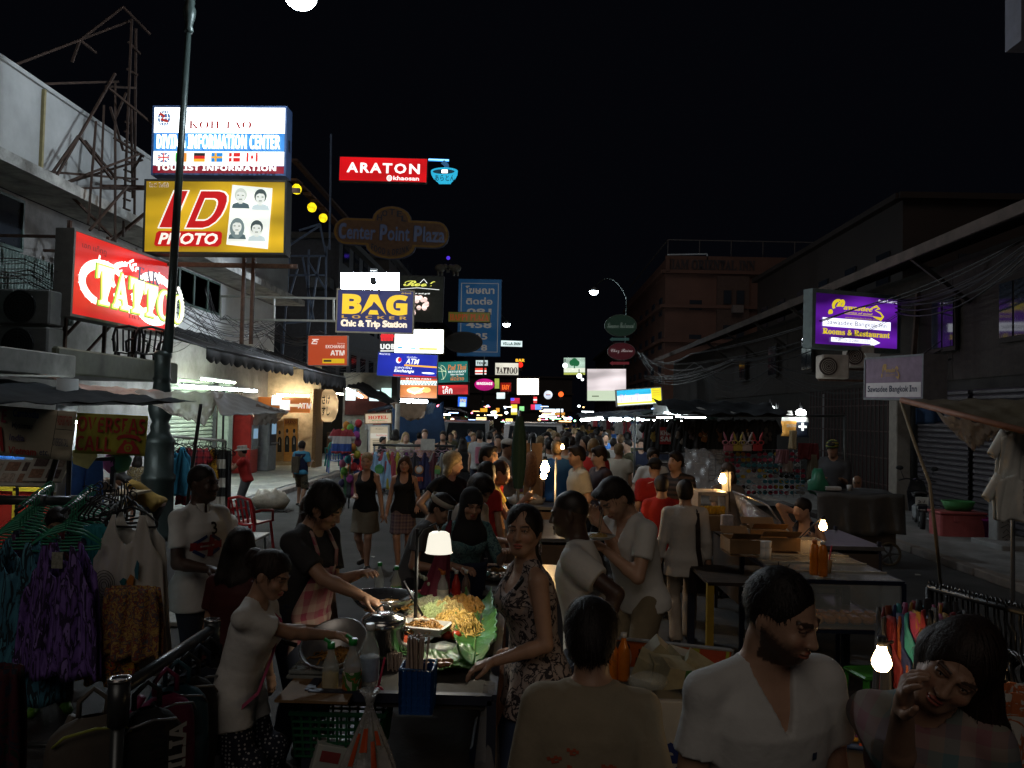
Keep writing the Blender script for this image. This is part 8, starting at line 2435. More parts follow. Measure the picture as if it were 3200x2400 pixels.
# banana leaves
LEAF=mat('banana_leaf',(.035,.15,.03),ro=.35,var=.4,scale=9,bump=.35,bsc=30,spec=.6)
LEAF2=mat('banana_leaf_pale',(.10,.24,.06),ro=.3,scale=9,bump=.3,bsc=30,spec=.6)
def leaf(label,a,b_,w,z,m,sd=0,curl=.03):
 a,b_=Vec(a),Vec(b_)
 d=(b_-a);L=d.length;d.normalize();s=Vec((-d.y,d.x,0))
 t=th('banana_leaf',label,'leaf','banana leaves lining the cart',(a.x,a.y,z))
 def fn(u,v):
  k=2*v-1
  ww=w*(.35+.65*sin(pi*(.1+.8*u))**.6)
  e=ww*k*(1-.10*(abs(k)>.9)*(int(u*34)%2))
  return d*(u*L)+s*e+Vec((0,0,curl*abs(k)**2*(1+.5*sin(u*13+sd))+.004*sin(u*60)*abs(k)+.015*sin(u*4+sd)))
 sheet_(fn,40,10,th=.002).Bd('blade',m,t)
 tube_([d*(i/8*L)+Vec((0,0,.006+.015*sin(i/2+sd)))for i in Rg(9)],.006,5).Bd('midrib',LEAF2,t)
ZL=CZ+.02
leaf('dark banana leaf under the noodles along the far edge of the cart',onz(1270,1898,ZL),onz(1500,1905,ZL),.16,ZL+.02,LEAF,1)
leaf('fringed banana leaf standing up along the right edge of the cart',onz(1495,1885,ZL+.03),onz(1478,2075,ZL+.03),.13,ZL+.03,LEAF,2,.07)
leaf('wet pale green leaf in front of the noodles, under a clear bag',onz(1310,2085,ZL),onz(1500,2060,ZL),.17,ZL+.01,LEAF2,3)
leaf('banana leaf under the foam tray and the tomatoes',onz(1160,2020,ZL),onz(1400,1975,ZL),.15,ZL,LEAF,4)
leaf('folded banana leaf at the near left of the tomatoes',onz(1150,2060,ZL),onz(1290,2055,ZL),.08,ZL+.012,LEAF,5,.01)
tr=th('metal_tray','steel tray holding the heap of noodles','tray',None,onz(1385,1945,CZ))
box_((0,0,.01),(.50,.60,.012)).box((0,-.30,.03),(.5,.012,.05)).box((0,.30,.03),(.5,.012,.05)).box((-.25,0,.03),(.012,.6,.05)).box((.25,0,.03),(.012,.6,.05)).Bd('tray_body',M_tray,tr)
# noodles and shredded vegetables: heaps of strands
def heap(label,name,c,rx,ry,h,m,n,r=.0035,sd=0,seg=7,cat='food'):
 rr=random.Random(sd);b=MB()
 b.ball((0,0,-.01),(rx*.7,ry*.7,h*.7),12,6)
 for k in Rg(n):
  a,q=rr.uniform(0,6.283),rr.random()**.55
  z=h*math.sqrt(max(0,1-q*q*.96))
  x,y=rx*q*cos(a),ry*q*sin(a)
  da=rr.uniform(0,6.283);cv=rr.uniform(-.9,.9);st=rr.uniform(.012,.02)
  P=[]
  for j in Rg(seg):
   P.append((x,y,z*(1+.25*sin(x*60+2)*sin(y*55))+rr.uniform(-.010,.012)))
   x+=st*cos(da);y+=st*sin(da);da+=cv
   q2=min(1,math.hypot(x/rx,y/ry));z=h*math.sqrt(max(0,1-q2*q2*.97))
  b.tube(P,r,4)
 o=one(name,label,cat,b,m,'food heaped on the noodle cart',og=c)
 return o
NY=mat('yellow_noodle',(.56,.36,.09),ro=.35,var=.35,scale=25)
NB=mat('brown_noodle',(.44,.22,.05),ro=.35,var=.35,scale=25)
SPR=mat('bean_sprout',(.62,.60,.38),ro=.4,scale=25)
CAB=mat('shredded_cabbage',(.52,.62,.28),ro=.4,scale=25)
hz=CZ+.03
heap('pile of thick yellow noodles in front of the heap','noodle_pile',onz(1425,1970,hz),.15,.17,.10,NY,420,.0042,1)
heap('pile of brown egg noodles at the far right corner','noodle_pile',onz(1448,1912,hz),.15,.15,.09,NB,380,.0042,2)
heap('pile of pale bean sprouts at the far left of the heap','sprout_pile',onz(1345,1910,hz),.14,.13,.08,SPR,330,.0034,3)
heap('pile of pale green shredded cabbage in the middle of the heap','cabbage_pile',onz(1368,1938,hz),.13,.12,.10,CAB,330,.0038,4)
heap('pile of thin white noodles on top of the heap','noodle_pile',onz(1398,1935,hz),.12,.12,.11,mat('pale_noodle',(.60,.45,.18),ro=.3,scale=25),300,.003,5)
heap('small pile of shrimp pink sprouts left of the foam tray','sprout_pile',onz(1300,1950,hz),.09,.09,.05,mat('pink_sprout',(.58,.42,.28),ro=.4,scale=25),160,.0034,6)
# foam tray with a portion
c=onz(1322,1966,CZ+.10)
ft=th('foam_tray','white foam tray with a portion of noodles resting against the heap','tray',None,c,rz=-.25)
box_((0,0,-.012),(.25,.15,.012),bev=.005).Bd('base',mat('foam_white'),ft)
for(a,b_,nrm)in(((0,-.085,.01),(.28,.012,.05),-.5),((0,.085,.01),(.28,.012,.05),.5)):box_(a,b_,R=MRo(-nrm,3,'X')).Bd('side',mat('foam_white'),ft)
for s in(-1,1):box_((s*.135,0,.01),(.012,.17,.05),R=MRo(s*.5,3,'Y')).Bd('side',mat('foam_white'),ft)
heap('portion of fried noodles in the white foam tray','noodle_portion',c+Vec((.01,0,.0)),.10,.055,.05,NB,150,.0036,7)
for k in Rg(4):
 one('fish_ball','pale fish ball on the noodles in the foam tray','food',ball_((0,0,0),(.024,.014,.014),8,6),mat('fish_ball',(.6,.5,.38),ro=.3),'fish balls on the foam tray',og=c+Vec((-.04+.03*k,-.01+.012*(k%2),.052)))
TOM=mat('tomato_skin',(.48,.045,.015),ro=.18,spec=.6)
for k,(px,py)in En(((1396,1985),(1425,1985))):
 c=onz(px,py,CZ+.06);tt=th('tomato',['whole red tomato left of two below the noodles','whole red tomato right of two below the noodles'][k],'tomato','whole tomatoes',c)
 ball_((0,0,0),(.034,.034,.028),14,9).Bd('fruit',TOM,tt);prism_([(cos(a)*(.013 if i%2 else .004),sin(a)*(.013 if i%2 else .004))for i,a in En([j*.628 for j in Rg(10)])],.003,MTr((0,0,.027))@MRo(pi/2,4,'X')).Bd('calyx',LEAF,tt)
b=MB()
for k in Rg(16):
 R_=MRo(uni(-.9,.9),3,'X')@MRo(uni(-.9,.9),3,'Y')
 cc=Vec((uni(-.07,.07),uni(-.06,.06),.03+rnd.random()*.035))
 if k==0:ts=cyl_((0,0,-.004),(0,0,.004),.030,n=14).mesh('tomato_slice');ts.materials.append(mat('tomato_flesh',(.55,.09,.035),ro=.25,var=.35,scale=60))
 o=LO(('tomato_slice',ts));o.location=onz(1250,2015,CZ+.03)+cc;o.rotation_euler=R_.to_euler();tag(o,'slice of tomato in the heap beside the tongs','food','sliced tomatoes')
o=one('egg','white boiled egg beside the sliced tomatoes','egg',ball_((0,0,0),(.026,.02,.02),12,8),mat('egg_white',(.7,.66,.58),ro=.3),og=onz(1265,2020,CZ+.07))
# sausages in a clear bag
for k in Rg(12):
 c=onz(1335+(k%6)*13,2068+(k//6)*12,CZ+.045)
 o=one('sausage','small brown sausage in the pile by the pale leaf','sausage',tube_([(-.03,0,0),(-.015,.005,.004),(.015,.005,.004),(.03,0,0)],[.009,.013,.013,.009],8),mat('sausage_brown',(.26,.11,.06),ro=.3),'small sausages',og=c)
 o.rotation_euler=(0,0,uni(-.5,.9))
b=ball_((0,0,0),(.13,.10,.055),18,10);b.v=[tuple(Vec(q)*(1+.10*sin(q[0]*60+q[1]*45)+.05*sin(q[2]*90)))for q in b.v]
one('clear_bag','glossy clear plastic bag lying on the pale leaf','bag',b,mat('clear_film',(.75,.8,.75),ro=.08,alpha=.22,var=.1,bump=.6,bsc=25,spec=.9),og=onz(1385,2040,CZ+.06))
for k in Rg(2):
 a,b_=onz(1165+12*k,2025+8*k,CZ+.06),onz(1250+8*k,2045+12*k,CZ+.05)
 if k==0:tg_=th('tongs','steel serving tongs lying on a banana leaf','tongs',None,a)
 bar_(a,b_,.012,.004).Bd('arm',mat('bright_steel'),tg_,1)
c=onz(1197,2062,CZ);pt=th('stock_pot','tall steel pot with a shiny lid and handle in the middle of the cart','pot',None,(c.x,c.y,CZ));pt.scale=(.8,.8,.9)
ST=mat('polished_steel',(.55,.55,.54),ro=.18,metal=.95,var=.1,scale=8)
lathe_([(.135,0),(.14,.01),(.14,.20),(.148,.205),(.148,.252)],n=28).Bd('body',ST,pt)
lathe_([(.148,.255),(.14,.262),(.10,.272),(.095,.278),(.05,.284),(0,.286)],n=28).Bd('lid',ST,pt)
tube_([(-.045,0,.28),(-.045,0,.315),(-.02,0,.33),(.02,0,.33),(.045,0,.315),(.045,0,.28)],.007,6).Bd('lid_handle',ST,pt)
for s in(-1,1):tube_([(s*.14,-.04,.19),(s*.175,-.03,.19),(s*.175,.03,.19),(s*.14,.04,.19)],.006,6).Bd('side_handle',ST,pt)
c=onz(1185,1965,CZ);wk=th('wok','wide steel wok behind the tall pot','wok',None,(c.x-.03,c.y+.30,CZ+.02))
def wok(t,r,m=ST):lathe_([(.02,.0),(r*.5,.03),(r*.82,.075),(r,.13),(r+.008,.13),(r*.82,.068),(r*.5,.022),(.02,-.008)],n=30).Bd('bowl',m,t)
wok(wk,.21)
heap('brown frying noodles in the wok behind the pot','noodle_portion',Vec(wk.location)+Vec((.04,0,.05)),.12,.10,.03,NB,90,.004,8)
c=onz(1045,2100,CZ);wk=th('wok','bright steel wok tilted towards the woman vendor','wok',None,(c.x+.02,c.y,CZ+.06));wk.rotation_euler=(.5,-.15,0)
wok(wk,.17,mat('brushed_steel',(.5,.5,.49),ro=.38,metal=.8))
cyl_((-.20,.03,.11),(-.36,.06,.17),.012,.014,n=8).Bd('handle',M_dwood,wk)
heap('fried noodles in the tilted wok','noodle_portion',Vec(wk.location)+Vec((.02,-.03,.03)),.09,.08,.03,NB,110,.004,9)
c=Vec((-.72,5.0,CZ));sp=th('spatula','dark turner held over the wok by the young man','spatula',None,(c.x,c.y,CZ+.2))
cyl_((0,0,.15),(.12,.0,-.05),.008,n=6).Bd('handle',M_black,sp);box_((.16,0,-.09),(.09,.1,.006),R=MRo(.7,3,'Y'),bev=.002).Bd('blade',M_black,sp)
# bottles
def bottle(label,p,h,r,glass,cap,lab=None,liquid=None,grp='bottles on the noodle cart',flip=False,clear=True):
 t=th('bottle',label,'bottle',grp,p)
 lathe_([(r*.9,0),(r,.01),(r,h*.55),(r*.92,h*.64),(r*.42,h*.82),(r*.38,h*.9),(r*.38,h*.93)],n=16).Bd('glass',glass,t)
 cyl_((0,0,h*.9),(0,0,h),r*.46,n=12).Bd('cap',cap,t)
 if flip:box_((-.02,0,h*1.03),(.034,.022,.01),R=MRo(.5,3,'Y')).Bd('flip_lid',cap,t)
 if lab:lathe_([(r*1.01,h*.14),(r*1.02,h*.15),(r*1.02,h*.48),(r*1.01,h*.49)],n=16).Bd('label',lab,t)
 if liquid:lathe_([(r*.86,.006),(r*.93,.02),(r*.93,h*.5),(0,h*.5)],n=14).Bd('sauce',liquid,t)
 return t
GLS=mat('clear_bottle',(.7,.75,.72),ro=.08,alpha=.35,var=0,spec=.8)
GRN,ORG,WHT=mat('green_cap',(.02,.35,.06),ro=.35),mat('orange_cap',(.6,.17,.03),ro=.35),mat('white_cap',(.7,.7,.68),ro=.35)
LBL=pattern('oil_label',[(.55,.42,.03),(.05,.30,.08),(.5,.18,.05)],16)
BRN=mat('fish_sauce',(.16,.05,.012),ro=.2)
bottle('cooking oil bottle with green cap and yellow label at the far end of the cart',onz(1236,1888,CZ),.27,.038,GLS,GRN,LBL,mat('oil',(.45,.30,.03)))
bottle('clear bottle with green cap held by the young man in the apron',onz(1184,1872,CZ+.03),.26,.036,GLS,GRN)
bottle('bottle with an orange cap and white label beside the chilli sauces',onz(1382,1895,CZ),.25,.042,GLS,ORG,mat('white_label',(.55,.5,.42),var=.4,scale=30),BRN,flip=True)
bottle('squeeze bottle of red chilli sauce with a white nozzle cap',onz(1424,1888,CZ),.24,.032,mat('red_sauce_bottle',(.35,.02,.015),ro=.25),WHT,None,None,flip=True)
bottle('squeeze bottle of brown sauce with a white nozzle cap',onz(1455,1886,CZ),.24,.032,mat('brown_sauce_bottle',(.10,.06,.05),ro=.25),WHT,None,None,flip=True)
bottle('sauce bottle with green flip cap, front left of the near basket',onz(1030,2195,CZ-.06),.29,.042,GLS,GRN,None,mat('oil'),flip=True)
bottle('fish sauce bottle with green flip cap and orange label in the near basket',onz(1098,2190,CZ-.04),.30,.046,GLS,GRN,pattern('sauce_label',[(.40,.12,.02),(.05,.18,.03),(.55,.5,.4)],13),BRN,flip=True)
bottle('large clear water bottle with a blue and white label behind the baskets',onz(1152,2150,CZ-.02),.32,.05,GLS,WHT,mat('pale_blue_label',(.30,.38,.48),scale=20))
cs=th('steel_cup','small steel cup between the orange capped bottle and the sauces','cup',None,onz(1402,1890,CZ));lathe_([(.03,0),(.035,.08),(.033,.08),(.028,.005)],n=14).Bd('cup_body',ST,cs)
# baskets and sticks
c=Vec((at(1305,2190,3.92).x,3.92,.86));bk_=th('plastic_basket','blue lattice basket holding bundles of wrapped chopsticks','basket','baskets at the front of the cart',c)
BL=mat('blue_basket',(.010,.07,.26),ro=.35)
W_=.070
for sx,sy,w_,d_ in((0,-1,1,0),(0,1,1,0),(-1,0,0,1),(1,0,0,1)):
 b=MB()
 n=6
 for i in Rg(n+1):
  s=-W_+2*W_*i/n
  p0=(s,sy*W_,0)if w_ else(sx*W_,s,0)
  b.bar(p0,(p0[0]*1.06,p0[1]*1.06,.20),.011)
 for k in Rg(6):
  z=.005+k*.034
  if w_:b.bar((-W_,sy*W_,z),(W_,sy*W_,z),.010)
  else:b.bar((sx*W_,-W_,z),(sx*W_,W_,z),.010)
 b.box((sx*W_*.985 if sx else 0,sy*W_*.985 if sy else 0,.10),(W_*2 if w_ else .004,.004 if w_ else W_*2,.19))
 b.Bd('basket_side',BL,bk_)
tube_([(-W_*1.08,-W_*1.08,.205),(W_*1.08,-W_*1.08,.205),(W_*1.08,W_*1.08,.205),(-W_*1.08,W_*1.08,.205)],.008,6,closed=1).Bd('rim',mat('blue_rim',(.08,.2,.45),ro=.25),bk_)
WRAP=mat('chopstick_wrapper',(.46,.36,.30),ro=.35,scale=40)
for k in Rg(34):
 a,r_=uni(0,6.28),rnd.random()**.5*.055
 if k==0:cm=box_((0,0,.13),(.009,.006,.26)).box((0,0,.262),(.012,.004,.03)).mesh('wrapped_chopsticks');cm.materials.append(WRAP)
 o=LO(('wrapped_chopsticks',cm));o.location=c+Vec((r_*cos(a)*.85-.02,r_*sin(a)*.85,.06));o.rotation_euler=(r_*sin(a)*-1.2,r_*cos(a)*1.2,a)
 tag(o,'paper wrapped chopsticks standing in the blue basket','chopsticks','chopsticks in the blue basket')
c2=onz(1225,2180,CZ-.16)
bk2=th('plastic_basket','small pink basket holding clear bags of sticks','basket','baskets at the front of the cart',c2)
lathe_([(.075,0),(.095,.14),(.10,.14),(.08,-.004)],n=16).Bd('basket_body',mat('pink_basket',(.35,.01,.10),ro=.35),bk2)
for k in Rg(20):
 a,r_=uni(0,6.28),rnd.random()**.5*.06
 o=LO(('wrapped_chopsticks',cm));o.location=c2+Vec((r_*cos(a),r_*sin(a),.02));o.rotation_euler=(r_*sin(a)*-2,r_*cos(a)*2-.15,a);o.scale=(1,1,.8)
 tag(o,'paper wrapped sticks standing in the pink basket','chopsticks','sticks in the pink basket')
c3=onz(1075,2215,CZ-.10)
g3=th('plastic_basket','large green lattice basket hung on the near end of the cart','basket','baskets at the front of the cart',(c3.x,c3.y,.60))
GB=mat('green_basket_lattice',(.012,.10,.045),ro=.4)
for sx,sy,w_ in((0,-1,1),(0,1,1),(-1,0,0),(1,0,0)):
 b=MB();Wx,Wy=.20,.13
 for i in Rg(11):
  s=-1+2*i/10
  p0=(s*Wx,sy*Wy,0)if w_ else(sx*Wx,s*Wy,0)
  b.bar(p0,(p0[0]*1.1,p0[1]*1.1,.20),.010)
 for k in Rg(7):
  z,f_=k*.033,1+.1*k/6
  if w_:b.bar((-Wx*f_,sy*Wy*f_,z),(Wx*f_,sy*Wy*f_,z),.010)
  else:b.bar((sx*Wx*f_,-Wy*f_,z),(sx*Wx*f_,Wy*f_,z),.010)
 b.Bd('basket_side',GB,g3)
box_((0,0,0),(.4,.26,.01)).Bd('base',GB,g3)
tube_([(-.225,-.15,.205),(.225,-.15,.205),(.225,.15,.205),(-.225,.15,.205)],.012,6,closed=1).Bd('rim',GB,g3)
# bags at the front
c=Vec((-.71,3.93,0))
tb=th('carrier_bag','tied clear plastic bag with orange print hanging from the front of the cart','bag',None,(c.x,c.y,.74))
def bagfn(u,v):
 r_=.012+.18*(sin(min(1,v*1.05)*pi/2)**1.3)
 f_=1+.16*sin(u*6.283*9)*(1-v)+.06*sin(u*31+v*7)
 return(r_*f_*cos(u*6.283),r_*.75*f_*sin(u*6.283),.14-.60*v)
sheet_(bagfn,60,20).Bd('film',mat('bag_film',(.60,.58,.56),ro=.22,alpha=.42,scale=14,bump=.4,bsc=24,spec=.8),tb)
OP=mat('orange_print_film',(.50,.07,.015),ro=.35)
for(ua,ub,va,vb)in((.62,.66,.22,.45),(.70,.76,.18,.34),(.79,.83,.26,.44),(.86,.90,.2,.3),(.60,.615,.62,.80),(.63,.645,.60,.82),(.66,.675,.62,.78),(.80,.83,.66,.92),(.78,.86,.64,.67),(.80,.86,.90,.93)):
 sheet_(lambda u,v:Vec(bagfn(ua+(ub-ua)*u,va+(vb-va)*v))*1.012+Vec((0,-.003,0)),6,8).Bd('print',OP,tb)
lathe_([(.014,.12),(.03,.17),(.05,.20),(.01,.15)],n=10).Bd('knot',mat('bag_film'),tb)
one('ladle','pink plastic ladle leaning out of the front of the cart','ladle',ball_((0,0,0),(.03,.02,.035),12,8).cyl((0,0,.03),(.02,.05,.16),.006,n=6),mat('pink_ladle',(.45,.03,.08),ro=.3),og=onz(1182,2165,CZ-.02))
c=Vec((-.96,3.98,0))
bx=th('carton','white printed carton standing under the front of the cart','box',None,(c.x,c.y,.36));bx.rotation_euler=(0,.25,.3)
box_((0,0,.13),(.16,.10,.36),bev=.004).Bd('carton_body',mat('carton_white',(.42,.45,.42),var=.15),bx)
for k in Rg(7):box_((-.04,-.052,.0+k*.03),(.05,.002,.012)).Bd('print',mat('carton_ink',(.12,.13,.13)),bx)
box_((.03,-.052,.06),(.04,.002,.14)).Bd('print',mat('carton_amber',(.35,.14,.03)),bx);box_((-.01,-.052,.26),(.09,.002,.05)).Bd('print',mat('carton_red',(.3,.05,.05)),bx)
b=ball_((0,0,0),(.07,.06,.06),12,8);b.v=[tuple(Vec(q)*(1+.2*sin(q[0]*90+q[2]*60)))for q in b.v]
one('rag','crumpled pale rag tucked at the left corner of the cart','cloth',b,pattern('rag_print',[(.45,.42,.38),(.35,.14,.08),(.10,.22,.38)],22,kind='soft'),og=onz(995,2200,CZ-.12))
one('cardboard_sheet','sheet of cardboard under the bottles at the left of the cart','cardboard',box_((0,0,0),(.34,.4,.012)),mat('cardboard',(.20,.115,.05)),og=onz(1005,2150,CZ+.01))
one('tray_stack','stack of clear plastic lids behind the vendor woman\'s hands','lids',box_((0,0,0),(.22,.3,.02),bev=.006).box((.01,.0,.025),(.22,.3,.02),bev=.006),mat('clear_lids',(.35,.38,.36),ro=.15,alpha=.6),og=onz(985,2090,CZ+.02))
# the lamp over the noodles
PX=at(1297,2000,4.9)
lp=th('stall_lamp','white plastic shade lamp glowing on a thin black pole above the noodles','lamp',None,(PX.x,PX.y,CZ))
cyl_((0,0,0),(-.005,0,.68),.011,n=8).Bd('pole',M_black,lp)
S_=at(1372,1700,4.95)-Vec(lp.location)
tube_([(-.004,0,.62),(.03,0,.68),(S_.x-.02,S_.y,S_.z+.12),(S_.x,S_.y,S_.z+.075)],.007,6).Bd('arm',M_black,lp)
SHM=emit('shade_glow',(.95,.90,.76),1.0,sp=1)
lathe_([(.045,.072),(.06,.062),(.068,.03),(.078,-.045),(.083,-.05),(.081,-.052),(.075,-.045),(.065,.028),(.055,.058),(.04,.068)],c=S_,n=24).Bd('shade',SHM,lp)
ball_(S_+Vec((0,0,-.005)),.034,12,8).Bd('bulb',emit('lamp_bulb_hot',(1,.93,.75),40,sp=False),lp)
ld=bpy.data.lights.new('lamp_light','SPOT');ld.energy=13;ld.color=(1,.90,.70);ld.shadow_soft_size=.05;ld.spot_size=radians(150);ld.spot_blend=.6
lo=bpy.data.objects.new('lamp_light',ld);link(lo);lo.parent=lp;lo.location=S_+Vec((0,0,-.06))
# folded maroon umbrella and stool behind
p=at(1342,1765,5.95)
um=th('folded_umbrella','folded maroon market umbrella standing behind the lamp with a white garland','umbrella',None,(p.x,p.y,.5))
sheet_(lambda u,v:((.012+.12*v**1.2)*cos(u*6.283)*(1+.25*sin(u*38))+.14*(1-v),(.012+.10*v)*sin(u*6.283),.98-.75*v),48,12).Bd('canopy',mat('maroon_canvas',(.15,.012,.035),ro=.7),um)
cyl_((.0,0,-.5),(.14,0,1.05),.014,n=8).Bd('shaft',M_black,um)
b=MB()
for k in Rg(40):b.ball((-.10+.12*sin(k*.13),-.02+.02*sin(k*2.1),.62-k*.011+.01*cos(k)),.016,5,4)
b.Bd('garland',mat('garland_white',(.42,.42,.34)),um)['kind']='stuff'
def stool(label,p,m,rz=0):
 t=th('plastic_stool',label,'stool','plastic stools by the carts',p,rz)
 box_((0,0,.44),(.29,.29,.03),bev=.012).Bd('seat',m,t)
 for sx in(-1,1):
  for sy in(-1,1):bar_((sx*.115,sy*.115,.43),(sx*.15,sy*.15,0),.045,.03).Bd('leg',m,t)
 for s in(-1,1):bar_((s*.13,-.13,.2),(s*.13,.13,.2),.03,.015).Bd('rung',m,t);bar_((-.13,s*.13,.2),(.13,s*.13,.2),.03,.015).Bd('rung',m,t)
 return t
g=at(1378,1772,6.15)
stool('red plastic stool behind the noodle cart',(g.x,6.15,0),mat('red_plastic2',(.42,.012,.02),ro=.3),.3).scale=(1.3,1.3,2.0)
g=ground(2745,2130)
stool('bright green plastic stool under the glass juice cart',(at(2725,1965,6.1).x,6.1,0),mat('lime_plastic',(.06,.32,.04),ro=.3),.2)
one('crate','dark blue crate on the ground behind the woman in the printed top','crate',box_((0,0,.2),(.4,.5,.4),bev=.02),mat('blue_crate',(.015,.03,.08)),og=(at(1585,2200,4.9).x,4.9,0))
# -- second and third carts down the middle
def small_cart(label,x,y,w=.9,d=1.3,z=.85,c=(.05,.05,.06),bulbs=(),rz=0):
 t=th('food_cart',label,'cart','food carts in a line down the road',(x,y,0),rz)
 box_((0,0,z-.02),(w,d,.04)).Bd('deck',M_tray,t)
 for sx in(-1,1):
  for sy in(-1,1):bar_((sx*w*.47,sy*d*.47,0),(sx*w*.47,sy*d*.47,z+.05),.035).Bd('leg',M_frame,t)
 m=mat('cart_panel_%d'%int(c[0]*1000),c,ro=.5)
 for sx in(-1,1):box_((sx*w*.49,0,z*.62),(.02,d*.92,z*.6)).Bd('side_panel',m,t)
 for sy in(-1,1):box_((0,sy*d*.49,z*.62),(w*.92,.02,z*.6)).Bd('end_panel',m,t)
 return t
small_cart('dark cart worked by the woman in the headscarf',.02,7.2,.8,1.2)
for k,(px,py,c,lb)in En(((1548,1668,(.4,.38,.32),'pan with glowing embers on the second cart'),(1575,1620,(.35,.3,.28),'steel bowl on the second cart'))):
 p=at(px,py,7.0);t=th('pan',lb,'pan','pans on the second cart',(p.x,7.0,.86))
 lathe_([(.10,0),(.15,.09),(.145,.09),(.09,.01)],n=18).Bd('bowl',ST,t);cyl_((.14,0,.07),(.3,.02,.12),.01,n=6).Bd('handle',M_black,t)
 if k==0:
  for i in Rg(7):ball_((uni(-.06,.06),uni(-.06,.06),.03),.012,6,4).Bd('ember',emit('ember',(1,.25,.03),2.5),t)
 heap('mixed food in the %s'%lb,'food_portion',Vec((p.x,7.0,.90)),.09,.09,.04,NB,50,.004,20+k)
small_cart('third cart heaped with packets under two bare bulbs',.12,9.9,1.0,1.6,.9,(.16,.10,.06))
bulb(at(1703,1464,9.3),'upper bare bulb of two glowing over the third cart',110,(1,.62,.25),r=.05,wire=[at(1703,1440,9.3),at(1705,1400,9.3)])
bulb(at(1699,1487,9.3),'lower bare bulb of two glowing over the third cart',110,(1,.62,.25),r=.036,wire=[at(1697,1560,9.3)])
pole('thin steel post with bulbs on the third cart',at(1738,1430,9.4),(at(1738,1430,9.4).x,9.4,0),.014,M_steel)
pk=[((.5,.42,.35),'cream'),((.45,.05,.04),'red'),((.5,.28,.05),'orange'),((.35,.12,.2),'pink'),((.5,.5,.48),'white'),((.45,.36,.08),'yellow')]
for k in Rg(22):
 c,cn=pk[k%6];px,py=1612+(k%8)*13+uni(-4,4),1512+(k//8)*17
 p=onz(px,py+8,.92);b=box_((0,0,.05),(.09,.07,uni(.06,.14)),bev=.02)
 one('food_packet','%s packet %s on the third cart'%(cn,['in the back row','in the middle row','in the front row'][k//8]),'packet',b,mat('packet_'+cn,c,ro=.35),'packets heaped on the third cart',og=p)
for k,(px,w_)in En(((1620,.17),(1652,.13),(1672,.16))):
 p=onz(px,1575,.9);b=ball_((0,0,.06),(w_,w_*.6,.08),12,8);b.v=[tuple(Vec(q)*(1+.14*sin(q[0]*50+q[2]*40+k)))for q in b.v]
 one('clear_bag',['crumpled white bag left of three on the third cart','crumpled white bag in the middle of three on the third cart','crumpled white bag right of three on the third cart'][k],'bag',b,mat('bag_grey',(.42,.40,.38),ro=.25,bump=.4,bsc=30),'white bags on the third cart',og=p)
p=at(1622,1400,11.5)
um=th('folded_umbrella','tall folded dark green market umbrella in the middle of the crowd','umbrella',None,(p.x,p.y,0))
sheet_(lambda u,v:((.03+.06*sin(pi*min(1,v*.9+.02))**.7)*cos(u*6.283)*(1+.2*sin(u*44)),(.03+.06*sin(pi*min(1,v*.9+.02))**.7)*sin(u*6.283),2.22-1.0*v),48,14).Bd('canopy',mat('green_canvas',(.018,.05,.035),ro=.75),um)
cyl_((0,0,0),(0,0,2.3),.022,n=8).Bd('shaft',M_steel,um)
t=small_cart('kebab cart with a lit brown back panel and steel spit',.55,12.6,1.1,.9,.9,(.30,.17,.09))
a,b_=at(1640,1395,12.9),at(1695,1395,12.9)
box_(((a.x+b_.x)/2,12.95,1.35),(b_.x-a.x,.04,.9)).Bd('back_panel',mat('lit_brown',(.34,.20,.11),ro=.5),t,1)
q=at(1658,1470,12.6);lathe_([(.05,-.25),(.09,-.18),(.11,.0),(.09,.2),(.04,.28)],c=q,n=14).Bd('meat',mat('kebab_meat',(.22,.10,.05),var=.5,scale=30,bump=.6,bsc=50),t,1);cyl_(q-Vec((0,0,.4)),q+Vec((0,0,.5)),.012,n=6).Bd('spit',ST,t,1)
bulb((.55,12.75,1.75),'bulb inside the kebab cart behind its spit',40,(1,.6,.25),r=.03)
